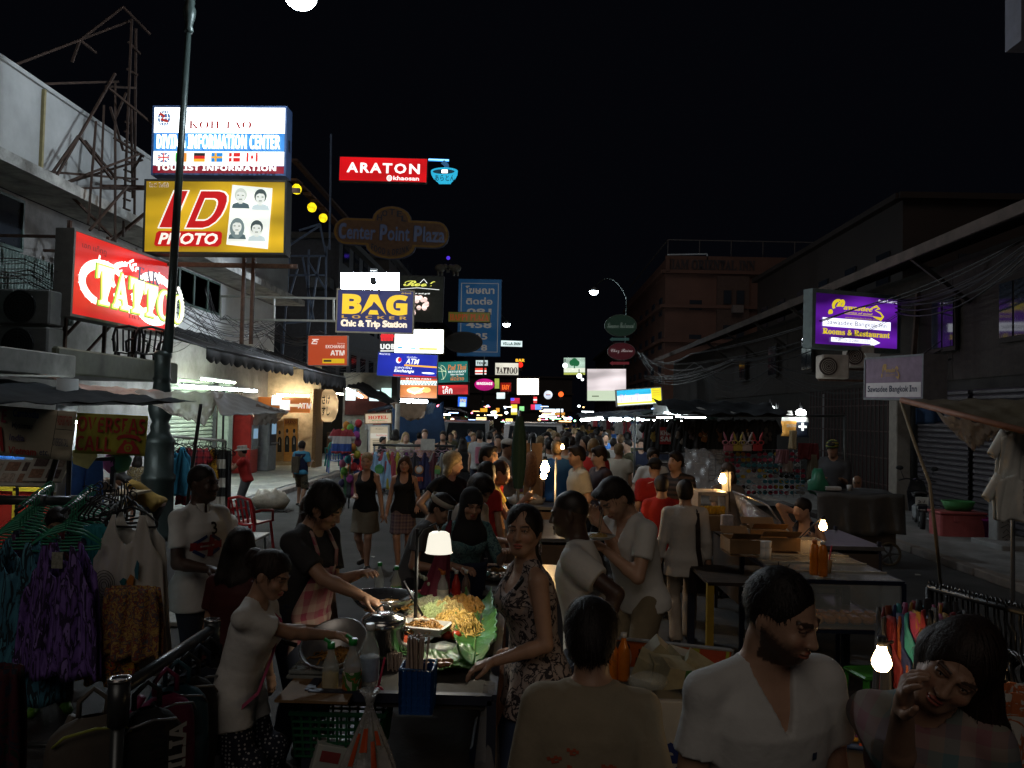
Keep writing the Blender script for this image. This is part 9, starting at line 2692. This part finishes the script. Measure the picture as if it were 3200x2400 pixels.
# van and cars
def vehicle(label,p,L,W_,H,m,name='van',rz=0,lights=True,taxi=False):
 t=th(name,label,name.replace('_',' ').replace('parked ',''),'vehicles in the street',(p.x,p.y,0),rz)
 prof=[(-L/2,.35),(L/2,.35),(L/2,H*.52),(L*.44,H*.56),(L*.28,H*.97),(L*.18,H),(-L*.42,H),(-L/2,H*.9)]if name=='van' else[(-L/2,.35),(L/2,.35),(L/2,H*.55),(L*.25,H*.62),(L*.10,H),(-L*.22,H),(-L*.38,H*.66),(-L/2,H*.62)]
 prism_([(-a,b)for a,b in prof],W_,MTr((W_/2,0,0))@MRo(pi/2,4,'Z')).Bd('body',m,t)
 gl=mat('vehicle_glass',(.02,.022,.025),ro=.05,spec=.8)
 yb,zb,yt,zt=(-L*.44,H*.58,-L*.285,H*.95)if name=='van' else(-L*.24,H*.64,-L*.115,H*.97)
 MB().add([(-W_*.44,yb-.02,zb),(W_*.44,yb-.02,zb),(W_*.40,yt-.02,zt),(-W_*.40,yt-.02,zt)],[(0,1,2,3)]).Bd('windscreen',gl,t)
 for s in(-1,1):
  box_((s*(W_/2+.006),L*.02,H*.76),(.012,L*.5,H*.28)).Bd('side_window',gl,t)
  for yy in(-L*.32,L*.32):
   tube_([(s*(W_/2-.05),yy+.25*cos(a),.31+.25*sin(a))for a in[i*.449 for i in Rg(14)]],.08,6,closed=1).Bd('tyre',mat('tyre_rubber'),t)
  ball_((s*W_*.36,-L/2-.02,H*.42),(.15,.06,.10),12,8).Bd('headlight',emit('headlight',(.85,.95,1),14,sp=1)if lights else mat('lens_off',(.4,.4,.4),ro=.1),t)
  box_((s*(W_/2+.1),-L*.3,H*.62),(.2,.08,.14),bev=.03).Bd('mirror',m,t)
 box_((0,-L/2-.03,.45),(W_*.9,.08,.18),bev=.03).Bd('bumper',m,t);box_((0,-L/2-.075,.5),(.35,.01,.11)).Bd('number_plate',mat('plate_white'),t)
 return t
p=at(1665,1345,27);vehicle('white van with a shiny curved roof edge in the middle of the crowd',p,4.7,1.8,1.98,mat('van_white',(.45,.43,.43),ro=.2,spec=.7),'van',lights=False)
p=at(1466,1345,33);vehicle('van with bright white headlights coming towards the camera behind the crowd',p,4.7,1.75,1.95,mat('van_grey',(.25,.26,.28),ro=.25,spec=.6),'van')
p=at(1850,1352,29);vehicle('dark green parked car behind the crowd on the right',p,4.3,1.75,1.45,mat('car_green',(.02,.05,.045),ro=.2,spec=.7),'parked_car',lights=False)
p=at(1905,1345,35);vehicle('dark red parked car with a glossy roof further along on the right',p,4.3,1.75,1.45,mat('car_red',(.18,.015,.015),ro=.2,spec=.7),'parked_car',lights=False)
p=at(1780,1318,48);vehicle('yellow taxi seen over the heads of the crowd',p,4.3,1.75,1.5,mat('taxi_yellow',(.45,.32,.03),ro=.25),'parked_car',lights=False)
# -- jersey rail, toys, boards and blue tarpaulin
A,B_=at(1165,1390,17.5),at(1425,1395,17.8)
t=th('clothes_rail','grey pipe rail hung with basketball jerseys','clothes rail',None,(A.x,A.y,0))
cyl_(A,B_,.03,n=8).Bd('rail',M_pipe,t,1)
for q in(A.lerp(B_,.02),A.lerp(B_,.98)):cyl_(q,(q.x,q.y,0),.02,n=8).Bd('post',M_pipe,t,1)
cyl_((A.x,A.y,.5),(B_.x,B_.y,.5),.015,n=6).Bd('lower_rail',M_pipe,t,1)
jz=[(1190,(.26,.42,.62),'pale blue',(.06,.25,.08)),(1212,(.35,.06,.08),'red and white',None),(1228,(.35,.30,.04),'yellow',None),(1256,(.15,.04,.16),'purple',None),(1282,(.03,.03,.04),'black',None),(1313,(.02,.02,.07),'navy with a ball emblem',(.45,.2,.08)),(1342,(.08,.02,.03),'dark maroon',None),(1368,(.25,.25,.24),'grey with a green collar',(.3,.26,.05)),(1395,(.10,.16,.22),'dull blue',None)]
for k,(px,c,nm,e)in En(jz):
 p=A.lerp(B_,(px-1165)/260)
 o=one('hanging_jersey',nm+' jersey hanging on the grey pipe rail','jersey',garment(.44,.78,'tank',4,k+30),mat('jersey_%d'%k,c,var=.15),'jerseys on the pipe rail',og=p+Vec((0,-.03,-.14)))
 if e:
  ball_((0,-.085,-.36),(.10,.006,.10),14,6).Bd('emblem',mat('emblem_%d'%k,e),o)
  ball_((0,-.088,-.36),(.07,.006,.07),14,6).Bd('emblem',mat('emblem_w',(.5,.5,.48)),o)if k==5 else box_((0,-.088,-.40),(.14,.006,.10)).Bd('emblem',mat('emblem_g%d'%k,(.1,.3,.1)),o)
 if k==5:box_((0,-.088,-.56),(.18,.006,.09)).Bd('emblem',mat('jersey_red',(.4,.06,.02)),o)
 one('clothes_hanger','pink clothes hanger under the %s jersey'%nm,'hanger',hanger(.40),mat('pink_hanger',(.45,.28,.38),ro=.3),'pink hangers on the pipe rail',og=p+Vec((0,0,-.11)))
one('price_tag','white price card on the jersey rail','price card',box_((0,0,0),(.3,.02,.24)),mat('white_print'),og=A.lerp(B_,.66)+Vec((0,-.05,.03)))
# balls and toys on a string
tp=th('toy_stand','pole hung with bright fabric ball toys beside the blue chairs','toy stand',None,(at(1095,1400,19).x,19,0))
cyl_((0,0,0),(0,0,2.0),.02,n=6).Bd('pole',M_steel,tp)
tc_=[(.45,.03,.04),(.5,.2,.03),(.12,.35,.05),(.05,.12,.4),(.45,.4,.04),(.35,.06,.3),(.03,.25,.3),(.04,.04,.12),(.4,.1,.2)]
for k in Rg(26):
 z=1.95-k*.055;a=k*2.4
 ball_((.17*cos(a),.12*sin(a),z),(.085,.085,.10),8,6).Bd('ball',mat('toy_cloth_%d'%(k%9),tc_[k%9]),tp)
for k in Rg(8):sheet_(lambda u,v:(.1*cos(k*.8)+.05*(2*u-1),.1*sin(k*.8),.75-.5*v),3,4,th=.01).Bd('ribbon',mat('toy_dark_%d'%(k%3),((.05,.06,.07),(.3,.06,.15),(.05,.15,.08))[k%3]),tp)
one('hanging_flags','blue and white striped shirts hanging left of the ball toys','shirt',garment(.42,.55,'tee',4,50),pattern('flag_shirt',[(.03,.08,.3),(.5,.5,.5),(.3,.04,.05)],2.0,kind='stripes'),og=at(1070,1340,18.5))
bc=mat('blue_plastic',(.015,.06,.26),ro=.3);tcx=mat('teal_plastic',(.015,.20,.17),ro=.3)
g=ground(1045,1488);plastic_chair((g.x,g.y,.12),radians(200),bc,'blue plastic chair, bottom of the stack by the ball toys','plastic chairs by the ball toys')
plastic_chair((g.x-.05,g.y+.02,.32),radians(205),tcx,'teal plastic chair stacked on the blue one','plastic chairs by the ball toys')
for k in Rg(3):
 g=at(1125+k*22,1425,24+k*.6);plastic_chair((g.x,g.y,.12),radians(160+25*k),mat('red_plastic'),['red chair nearest the ball toys','red chair in the middle behind the ball toys','red chair by the white menu board'][k],'red chairs behind the ball toys')
g=ground(975,1440);t=th('plastic_crate','magenta lattice crate beside the bank shop','crate',None,(g.x,g.y,.12));
box_((0,0,.45),(.75,.5,.5),bev=.04).Bd('tub',mat('magenta_crate',(.38,.02,.12),ro=.4),t);box_((0,0,.78),(.7,.45,.12)).Bd('rim',mat('red_crate',(.4,.03,.03)),t);box_((0,0,.1),(.7,.45,.2)).Bd('base',M_dwood,t)
s=Sign('menu_board','small cream board reading HOTEL in red letters',(1142,1294),(1222,1292),(1142,1323),25,case=mat('board_wood',(.2,.12,.06)),fm=.03,tk=.06)
s.rect(0,0,1,1,emit('hotel_cream',(.62,.50,.34),.6,sp=1));s.text('HOTEL',.10,.20,.88,.58,E('hotel_red',(.5,.04,.02),.7),'serif',bo=.02);s.text('RESTAURANT',.25,.66,.75,.78,E('hotel_green',(.08,.25,.06),.6),'serif');s.text('Cosy Rooms',.15,.82,.85,.95,mat('hotel_red'),'serif')
s=Sign('menu_board','tall white framed menu board behind the jersey rail',(1157,1333),(1212,1333),(1157,1420),25,case=mat('white_frame',(.5,.5,.48)),fm=.05,tk=.06)
s.rect(0,0,1,1,emit('menu_cream',(.50,.42,.30),.55));s.rect(.02,.24,.98,.42,E('menu_pale',(.6,.56,.48),.6),'panel');s.text('Food & Beverage',.36,.28,.95,.36,mat('hotel_red'));s.text('Breakfast',.3,.06,.75,.12,E('menu_ink',(.12,.09,.06),.4),'script')
for k in Rg(7):s.rect(.15,.5+k*.06,.85,.52+k*.06,mat('menu_ink'),'lettering')
tarp('blue tarpaulin wall draped below the white tube',at(1225,1265,26),at(1385,1262,26.5),at(1395,1400,26.5),at(1225,1400,26),mat('blue_tarpaulin',(.02,.06,.15),ro=.5,bump=.3,bsc=4),.0,wav=.16,sd=12)
tarp('tan cloth awning slung in front of the blue tarpaulin',at(1218,1258,24.5),at(1335,1262,25),at(1325,1308,24.6),at(1250,1300,24.4),mat('tan_tarp',(.26,.18,.12),ro=.7),.25,wav=.05,sd=13)
tarp('pale blue cloth strip beside the tan awning',at(1335,1262,25.2),at(1362,1262,25.3),at(1352,1292,25.2),at(1328,1296,25.1),mat('pale_blue_tarp',(.16,.22,.30)),.0,wav=.05,sd=14)
pole('pale post in front of the blue tarpaulin',at(1243,1262,23.5),(at(1243,1262,23.5).x,23.5,0),.07,mat('pale_post',(.34,.32,.28)))
tarp('dark sloping awning over the passage stalls behind the ball toys',at(1085,1205,34),at(1150,1190,40),at(1250,1265,36),at(1210,1262,30),M_awn,.1,wav=.08,sd=15)
t=th('open_shop','white lit shop front with clutter behind the ball toys','shop',None,(-6.9,37,0))
a,b_=at(1068,1255,38),at(1222,1420,38)
box_(((a.x+b_.x)/2,38.3,2.0),(b_.x-a.x,.1,4)).Bd('wall',mat('shop_cream',(.30,.29,.25),var=.4,scale=2),t,1)
box_(((a.x+b_.x)/2,38.1,at(1130,1270,38).z),(b_.x-a.x-.3,.15,.8)).Bd('fascia',mat('shop_red_dark',(.10,.02,.015)),t,1)
for k in Rg(4):box_((a.x+.4+k*.55,38.0,at(1130,1235,38).z+.1*(k%2)),(.45,.08,.5)).Bd('lightbox',emit('shop_box_%d'%k,((.8,.9,.9),(.85,.4,.2),(.7,.9,.95),(.6,.85,.8))[k],1.3,sp=1),t,1)
# stalls, lights and awnings down both sides: what shows of the far market
r2=random.Random(3)
far=[]
for k in Rg(60):
 side=-1 if k%2 else 1
 Y=r2.uniform(32,100)
 px=1660+side*r2.uniform(20,330)*30/Y*(1.6 if side<0 else 1.5)
 far.append((px,r2.uniform(1268,1318),Y))
cc_=[((.9,.98,1),'white'),((1,.75,.4),'amber'),((.9,1,.95),'white'),((1,.55,.2),'orange'),((.4,1,.6),'green'),((1,.2,.3),'red'),((.4,.6,1),'blue')]
for k,(px,py,Y)in En(far):
 c,cn=cc_[(k*3)%7]
 p=at(px,py,Y)
 o=one('stall_bulb','small %s light among the far stalls'%cn,'lamp',ball_((0,0,0),(.10,.1,.08),8,5)if k%3 else box_((0,0,0),(.7,.06,.05)),emit('far_%s'%cn,c,5 if cn!='white' else 6,sp=1),'%s lights among the far stalls'%cn,og=p)
for k,(x,y,w_,d_,c,lb)in En(((-4.6,31,2.4,2.2,(.05,.06,.09),'far stall with a grey blue canopy and hanging clothes, left of the road'),(-5.0,38,2.6,2.5,(.10,.10,.10),'far stall with a grey canopy and hanging hats, left of the road'),(-4.6,47,2.4,2.5,(.06,.03,.03),'far stall with a brown canopy, left of the road'),(4.6,27,2.6,2.4,(.02,.06,.05),'far stall with a dark green canopy, right of the road'),(4.8,34,2.6,2.5,(.02,.035,.08),'far stall with a blue canopy, right of the road'),(5.0,43,2.6,2.5,(.10,.10,.11),'far stall with a pale canopy, right of the road'),(5.2,54,2.6,2.5,(.03,.03,.05),'furthest stall with a dark canopy, right of the road'))):
 t=th('market_stall',lb,'stall','stalls along the road',(x,y,0))
 sheet_(lambda u,v:(w_*(u-.5),d_*(v-.5),2.25+.25*sin(u*3.14)-.06*sin(v*9)),10,6,th=.01).Bd('canopy',mat('stall_canopy_%d'%k,c),t)
 for sx in(-1,1):
  for sy in(-1,1):cyl_((sx*w_*.48,sy*d_*.48,0),(sx*w_*.48,sy*d_*.48,2.25),.025,n=6).Bd('post',M_pipe,t)
 box_((0,0,.8),(w_*.9,d_*.7,.06)).Bd('table',M_dwood,t);box_((0,-d_*.35,.4),(w_*.9,.03,.75)).Bd('cloth_front',mat('stall_cloth_%d'%(k%3),((.06,.05,.05),(.03,.04,.08),(.08,.03,.03))[k%3]),t)
 for j in Rg(9):
  g_=garment(.34,.5,'tee',3,j).mesh('hanging_shirt')if k==0 else sh_m[j]
  if k==0:
   if j==0:sh_m=[]
   sh_m.append(g_)
   g_.materials.append(mat('stock_%d'%j,[(.4,.4,.4),(.3,.04,.05),(.04,.12,.3),(.03,.03,.03),(.35,.28,.05),(.05,.2,.12),(.3,.1,.2),(.12,.12,.14),(.4,.22,.08)][j]))
  o=LO(('hanging_shirt',g_));o.location=(x-w_*.45+j*w_*.112,y-d_*.5,2.05);tag(o,'%s shirt hung on the %s'%(['pale','red','blue','black','yellow','green','pink','grey','orange'][j],lb.split(' and')[0]),'shirt','shirts hung on the far stalls')
 tube_light((x-.3,y-d_*.3,2.12),(x+.3,y-d_*.3,2.12),'tube under the %s'%lb.split(',')[0],r=.022)
t=small_cart('fruit cart with a sloping clear hood and glowing bulb, right of the man in white',3.0,9.4,1.5,1.3,.95,(.06,.05,.045))
hood=[at(2300,1538,9.6),at(2475,1640,8.7)]
sheet_(lambda u,v:at(2290+30*v+150*u+45*u*v,1535+100*u+95*v*(1-.1*u),9.9-1.3*v-.4*u),10,8,th=.004).Bd('hood',mat('clear_hood',(.45,.45,.5),ro=.12,alpha=.30,bump=.4,bsc=8,spec=.9),t,1)
tube_([at(2290,1535,9.9),at(2340,1555,9.7),at(2400,1580,9.6),at(2440,1635,9.5)],.014,6).Bd('hood_frame',mat('bright_steel'),t,1)
bulb(at(2258,1500,9.5),'bare bulb glowing beside a hanging price card on the fruit cart',60,(1,.58,.22),r=.044,wire=[at(2275,1470,9.5),at(2282,1600,9.5)])
one('price_card','white price card hanging behind the fruit cart bulb','price card',box_((0,0,0),(.10,.01,.22)),mat('white_print'),og=at(2270,1505,9.7))
gc=th('glass_case','small white framed glass case lit inside, at the left of the fruit cart','display case',None,at(2215,1575,9.3))
for(c,s_)in(((0,-.2,.13),(.32,.025,.03)),((0,-.2,-.10),(.32,.025,.03)),((-.15,-.2,.015),(.03,.025,.23)),((.15,-.2,.015),(.03,.025,.23)),((0,0,.14),(.32,.40,.02)),((0,0,-.11),(.32,.4,.02)),((-.155,0,.01),(.012,.4,.24)),((.155,0,.01),(.012,.4,.24))):
 box_(c,s_).Bd('frame',mat('case_cream',(.50,.42,.33),ro=.4),gc)
box_((0,-.19,.01),(.28,.004,.21)).Bd('pane',mat('case_glass',(.6,.6,.6),ro=.05,alpha=.2,var=0),gc)
for k in Rg(16):
 p=at(2195+(k%8)*9,1598-7*(k//8),8.9)
 o=one('pineapple_piece','yellow cut fruit piece in the heap before the glass case','fruit',box_((0,0,0),(.05,.04,.07),bev=.012),mat('fruit_yellow',(.60,.32,.02),ro=.3),'cut fruit before the glass case',og=p);o.rotation_euler=(uni(-.6,.6),uni(-.6,.6),uni(0,3))
one('cardboard_box','brown cardboard box under the heap of yellow fruit','box',box_((0,0,0),(.34,.3,.16),bev=.004),mat('cardboard'),og=at(2222,1630,8.9))
one('napkin_packet','white packet with a red printed mark beside the brown box','packet',box_((0,0,0),(.12,.08,.13),bev=.01).box((0,-.042,-.02),(.07,.004,.05)),mat('packet_white_red',(.45,.40,.40),var=.4,scale=18),og=at(2272,1628,8.6))
for k,(px,py,w_)in En(((2385,1668,.34),(2420,1692,.36),(2312,1700,.26))):
 bx=th('cardboard_box',['open cardboard box at the back of the boxes by the juice cart','open cardboard box nearest the juice cart','open cardboard box on the yellow legged table'][k],'box','open cardboard boxes',at(px,py,8.1-.25*k))
 cb=mat('cardboard')
 for(c,s_)in(((0,-.18,0),(w_,.008,.12)),((0,.18,0),(w_,.008,.12)),((-w_/2,0,0),(.008,.36,.12)),((w_/2,0,0),(.008,.36,.12)),((0,0,-.08),(w_,.36,.006))):box_(c,s_).Bd('side',cb,bx)
 for s in(-1,1):box_((0,s*.22,.10),(w_*.95,.10,.005),R=MRo(s*.6,3,'X')).Bd('flap',cb,bx)
for k in Rg(6):
 p=at(2362+(k%3)*17,1708+22*(k//3),7.5)
 one('foam_cup','white foam cup in the stacks before the cardboard boxes','cup',lathe_([(.032,-.05),(.045,.05),(.042,.05),(.03,-.045)],n=12),mat('foam_white'),'foam cups',og=p)
g=ground(2300,1900);t=th('folding_table','dark table with yellow painted legs carrying the cardboard boxes','table',None,(at(2390,1700,7.9).x,7.9,0))
box_((0,0,.78),(1.25,.9,.03)).Bd('top',M_dwood,t)
for sx in(-1,1):
 for sy in(-1,1):bar_((sx*.6,sy*.42,0),(sx*.6,sy*.42,.78),.06).Bd('leg',M_frame if sx+sy>-2 else mat('yellow_paint',(.34,.22,.02),ro=.5),t)
GX0,GX1,GY0,GY1=2.05,2.95,6.55,7.9
t=th('juice_cart','steel framed glass juice cart with orange juice bottles on top','cart',None,((GX0+GX1)/2,(GY0+GY1)/2,0))
FB=mat('blue_frame',(.015,.022,.05),ro=.4,metal=.4)
for x in(GX0,GX1):
 for y in(GY0,GY1):bar_((x,y,0),(x,y,1.0),.035).Bd('leg',FB,t,1)
for z in(.62,1.0):
 for a,b_ in(((GX0,GY0),(GX1,GY0)),((GX0,GY1),(GX1,GY1)),((GX0,GY0),(GX0,GY1)),((GX1,GY0),(GX1,GY1))):bar_((a[0],a[1],z),(b_[0],b_[1],z),.03).Bd('rim',FB,t,1)
box_(((GX0+GX1)/2,(GY0+GY1)/2,.62),(GX1-GX0,GY1-GY0,.02)).Bd('shelf',M_tray,t,1)
PG=mat('pane_glass',(.55,.6,.6),ro=.06,alpha=.22,var=.1,spec=.9)
box_(((GX0+GX1)/2,(GY0+GY1)/2,1.012),(GX1-GX0,GY1-GY0,.012)).Bd('top_glass',mat('top_glass',(.30,.33,.33),ro=.08,alpha=.55,spec=.9),t,1)
box_(((GX0+GX1)/2,GY0-.012,.81),(GX1-GX0-.04,.006,.34)).Bd('front_glass',PG,t,1);box_((GX1+.012,(GY0+GY1)/2,.81),(.006,GY1-GY0-.04,.34)).Bd('side_glass',PG,t,1)
for k in Rg(3):bar_((GX0,GY0+.3+k*.4,1.024),(GX1,GY0+.3+k*.4,1.024),.016).Bd('slat',mat('pale_bar2',(.35,.33,.28)),t,1)
OJ=mat('orange_juice',(.62,.17,.012),ro=.2,var=.15,scale=20)
for k,(px,dy)in En(((2545,0),(2562,-.06))):
 q=onz(px,1800,1.02)
 tt=th('juice_bottle',['tall bottle of orange juice left of two on the glass cart','tall bottle of orange juice right of two on the glass cart'][k],'bottle','orange juice bottles',(q.x,q.y+dy,1.03))
 b=lathe_([(.032,0),(.038,.01),(.039,.06),(.036,.075),(.039,.09),(.036,.105),(.039,.12),(.039,.19),(.026,.235),(.017,.25)],n=16);b.Bd('glass',OJ,tt)
 cyl_((0,0,.248),(0,0,.275),.02,n=12).Bd('cap',WHT if k else ORG,tt)
q=onz(2585,1790,1.02);tt=th('paper_cup','tan cup with a red straw beside the orange juice','cup',None,q);lathe_([(.03,0),(.042,.11),(.039,.11),(.028,.006)],n=12).Bd('cup_body',mat('cup_tan',(.40,.25,.12)),tt);cyl_((0,0,.02),(.035,0,.22),.006,n=6).Bd('straw',mat('straw_red',(.5,.03,.05)),tt)
q=onz(2470,1722,1.02)
tt=th('plastic_basket','clear white lattice basket at the back of the glass cart','basket',None,q)
for(c,s_)in(((0,-.12,.06),(.55,.01,.12)),((0,.12,.06),(.55,.01,.12)),((-.27,0,.06),(.01,.24,.12)),((.27,0,.06),(.01,.24,.12))):box_(c,s_).Bd('basket_side',mat('clear_basket',(.5,.5,.48),ro=.3,alpha=.4),tt)
bulb(at(2572,1646,7.6),'bare bulb glowing above the orange juice bottles',40,(1,.52,.18),r=.036,wire=[at(2545,1637,7.7),at(2500,1680,7.9)])
for k in Rg(14):
 q=Vec((2.25+(k%7)*.10,6.75+(k//7)*.16,.665));
 one('orange_packet','orange packet of cut fruit inside the glass cart','packet',box_((0,0,0),(.09,.14,.06),bev=.02),mat('packet_amber',(.55,.20,.02),ro=.25),'fruit packets in the glass cart',og=q)
c=onz(2075,2145,.93)
sb=th('foam_box','white insulated box lettered in blue, filled with wrapped sandwiches','box',None,(c.x+.02,4.15,0))
wb_=mat('foam_box_white',(.44,.43,.40),ro=.6,var=.15)
for(cc,s_)in(((0,-.24,.66),(.78,.04,.56)),((0,.24,.66),(.78,.04,.56)),((-.37,0,.66),(.04,.44,.56)),((.37,0,.66),(.04,.44,.56)),((0,0,.62),(.7,.44,.04))):box_(cc,s_,bev=.006).Bd('side',wb_,sb)
box_((0,0,.2),(.6,.4,.36)).Bd('stand',M_black,sb)
decal_text(sb,'ice r',.40,.22,MTr((-.02,-.262,.70)),mat('blue_lettering',(.015,.03,.16)),bo=.03);decal_text(sb,'drink',.40,.17,MTr((-.02,-.262,.48)),mat('blue_lettering'),bo=.03)
SW=mat('sandwich_paper',(.36,.33,.22),ro=.45,scale=14)
for k,(px,py,rz,ry)in En(((2075,2065,.2,.5),(2030,2105,-.3,.2),(2090,2110,.1,-.1),(2150,2085,.5,.1),(2180,2110,-.2,.3),(2130,2125,.3,0))):
 p=onz(px,py,.99+.02*(k<1))
 tt=th('wrapped_sandwich',['wrapped sandwich standing on top of the pile in the foam box','wrapped sandwich at the left of the foam box','wrapped sandwich in the middle of the foam box','wrapped sandwich at the far right of the foam box','wrapped sandwich at the near right of the foam box','wrapped sandwich at the front of the foam box'][k],'sandwich','sandwiches in the foam box',p)
 tt.rotation_euler=(.3,ry,rz)
 prism_([(-.09,-.05),(.09,-.05),(.09,.03),(-.07,.07)],.10).Bd('wrapper',SW,tt);box_((.03,-.003,0),(.03,.004,.10)).Bd('band',mat('green_band',(.05,.16,.04)),tt)
for k,px in En((1910,1947)):
 bottle(['orange drink bottle with white cap, left of two by the sandwich box','orange drink bottle with white cap, right of two by the sandwich box'][k],onz(px,2125,.90),.24,.034,OJ,WHT,grp='orange drinks by the sandwich box')
one('clear_bag','clear bag of something pale at the near left of the sandwich box','bag',ball_((0,0,0),(.10,.06,.045),14,8),mat('clear_film'),og=onz(2025,2128,.99))
s=Sign('drink_sign','orange printed sign with a smiling portrait behind the sandwich box',(1893,1993),(2285,2035),(1890,2135),4.55,4.60,cat='sign',tk=.02,case=mat('grey_edge',(.2,.2,.2)),fm=.008)
s.rect(0,0,1,1,mat('orange_print_board',(.42,.085,.015),ro=.35,var=.12));s.rect(.30,0,.62,1,mat('orange_print_board2',(.45,.12,.02),var=.12),'panel');s.rect(.69,0,.745,1,mat('lime_strip',(.32,.34,.04)),'stripe');s.rect(.755,0,.95,1,mat('red_print_board',(.35,.05,.02)),'panel');s.rect(.955,0,.98,1,mat('lime_strip'),'stripe')
s.ell(.12,.40,.095,.36,mat('portrait_ring',(.45,.24,.15)),'picture');s.ell(.12,.40,.086,.325,mat('portrait_skin',(.38,.16,.08)),'picture');s.ell(.12,.14,.07,.13,mat('poster_black'),'picture')
s.strokes([[(.08,.55),(.10,.60),(.14,.60),(.165,.55)]],.05,mat('poster_pale'),'picture');s.strokes([[(.085,.33),(.105,.33)],[(.135,.33),(.155,.33)]],.04,mat('poster_black'),'picture');s.strokes([[(.12,.36),(.115,.46),(.128,.46)]],.02,mat('portrait_shade',(.22,.08,.04)),'picture')
s.text('น้ำส้ม',.24,.12,.42,.72,mat('drink_letter',(.08,.02,.02)),bo=.02)
# lighters on a dark board
a=onz(2690,2290,.92)
t=th('display_board','dark brown board set out with coloured lighters and toys','display board',None,(a.x,a.y-.1,.90))
box_((0,0,0),(.62,.80,.025),bev=.005).Bd('board',mat('dark_board',(.045,.030,.018),ro=.6),t)
for sx in(-1,1):
 for sy in(-1,1):cyl_((sx*.28,sy*.36,-.90),(sx*.28,sy*.36,0),.014,n=6).Bd('leg',M_black,t)
lc=[((.50,.07,.02),'orange red'),((.06,.18,.05),'green'),((.45,.05,.03),'red'),((.45,.25,.03),'yellow'),((.03,.06,.16),'blue'),((.50,.30,.12),'orange yellow'),((.12,.03,.10),'purple')]
for k,(px,py,ci)in En(((2680,2236,0),(2700,2262,6),(2712,2285,0),(2640,2292,2),(2658,2315,3),(2735,2310,1),(2676,2342,4),(2757,2337,5),(2625,2262,5),(2618,2244,3),(2745,2224,3))):
 p=onz(px,py,.925);c,cn=lc[ci]
 tt=th('lighter','%s lighter lying on the dark board, %s'%(cn,['at the far row by the bulb','second along the right row','third along the right row','second from the front on the left row','third from the front on the left row','fourth along the right row','at the front of the left row','at the front of the right row','half hidden behind the white shirt','furthest behind the white shirt','under the hanging clothes'][k]),'lighter','lighters on the dark board',p,rz=-.15+uni(-.15,.15))
 tube_([(-.035,0,.009),(-.033,0,.009),(.025,0,.009),(.028,0,.009)],[.006,.0115,.0115,.008],10).Bd('case',mat('lighter_%d'%ci,c,ro=.2),tt)
 box_((.033,0,.010),(.014,.014,.014),bev=.003).Bd('wheel',ST,tt);box_((.02,0,.021),(.02,.012,.006)).Bd('trigger',mat('lighter_%d'%((ci+3)%7),lc[(ci+3)%7][0]),tt)
bulb(at(2755,2070,3.15),'bare bulb glowing warm between the bearded man and the hanging clothes',38,(1.0,.66,.30),r=.036,wire=[at(2757,2020,3.15),at(2770,2008,3.2),at(2790,2005,3.3)])
# right rack
P,Q=at(2780,1925,3.75),at(3260,1935,2.95)
P2,Q2=at(2905,1835,3.9),at(3260,1930,3.1)
t=th('clothes_rail','black rail packed with dark clothes hangers above the checked shirt woman','clothes rail',None,(P2.x,P2.y,0))
cyl_(P2,Q2,.014,n=8).Bd('rail',M_black,t,1);cyl_(P2,(P2.x,P2.y,0),.018,n=8).Bd('post',M_black,t,1)
cyl_(at(2768,1928,3.6),at(2890,1900,3.75),.012,n=8).Bd('side_arm',M_black,t,1)
hm2=hanger(.40,.14).mesh('clothes_hanger');hm2.materials.append(mat('black_plastic',(.012,.012,.013),ro=.3))
for k in Rg(26):
 p=P2.lerp(Q2,k/25)
 o=LO(('clothes_hanger',hm2));o.location=p-Vec((0,0,.19));o.rotation_euler=(0,0,1.35+uni(-.25,.25));tag(o,'black plastic hanger crowded on the right hand rail','hanger','black hangers on the right hand rail')
rc=[((.03,.03,.035),'grey'),((.14,.012,.018),'dark red'),((.22,.05,.015),'rust orange'),((.012,.02,.09),'navy'),((.03,.22,.24),'turquoise'),((.28,.04,.12),'pink'),((.30,.15,.015),'mustard'),((.20,.015,.02),'crimson'),((.012,.012,.014),'black'),((.03,.03,.035),'charcoal')]
for k,(c,cn)in En(rc):
 p=at(2795+k*17,1915-k*3,3.55-.02*k)
 o=one('hanging_shirt','%s garment hanging in the packed row at the right'%cn,'garment',garment(.40,.62-.02*(k%3),'tank',4,70+k,flare=1.15),mat('rail_cloth_%d'%k,c),'garments packed on the right hand rail',og=p)
 o.rotation_euler=(0,0,1.25+.05*(k%3))
p=at(3190,2150,2.9)
o=one('hanging_shirt','pale printed garment hanging behind the checked shirt woman','garment',garment(.34,.5,'cloth',4,90),pattern('pale_orange_print',[(.42,.40,.36),(.36,.10,.03),(.44,.42,.38)],11),'garments packed on the right hand rail',og=p)
# litter on the road
for k in Rg(14):
 px,py=uni(1000,2900),uni(1640,2000)
 g=ground(px,py)
 o=one('litter','scrap of pale paper lying on the road','litter',prism_([(-.04,-.02),(.05,-.03),(.03,.03),(-.03,.02)],.004),mat('paper_scrap',(.5,.48,.44)),'scraps of litter on the road',og=(g.x,g.y,.012));o.rotation_euler=(1.4,0,uni(0,6))
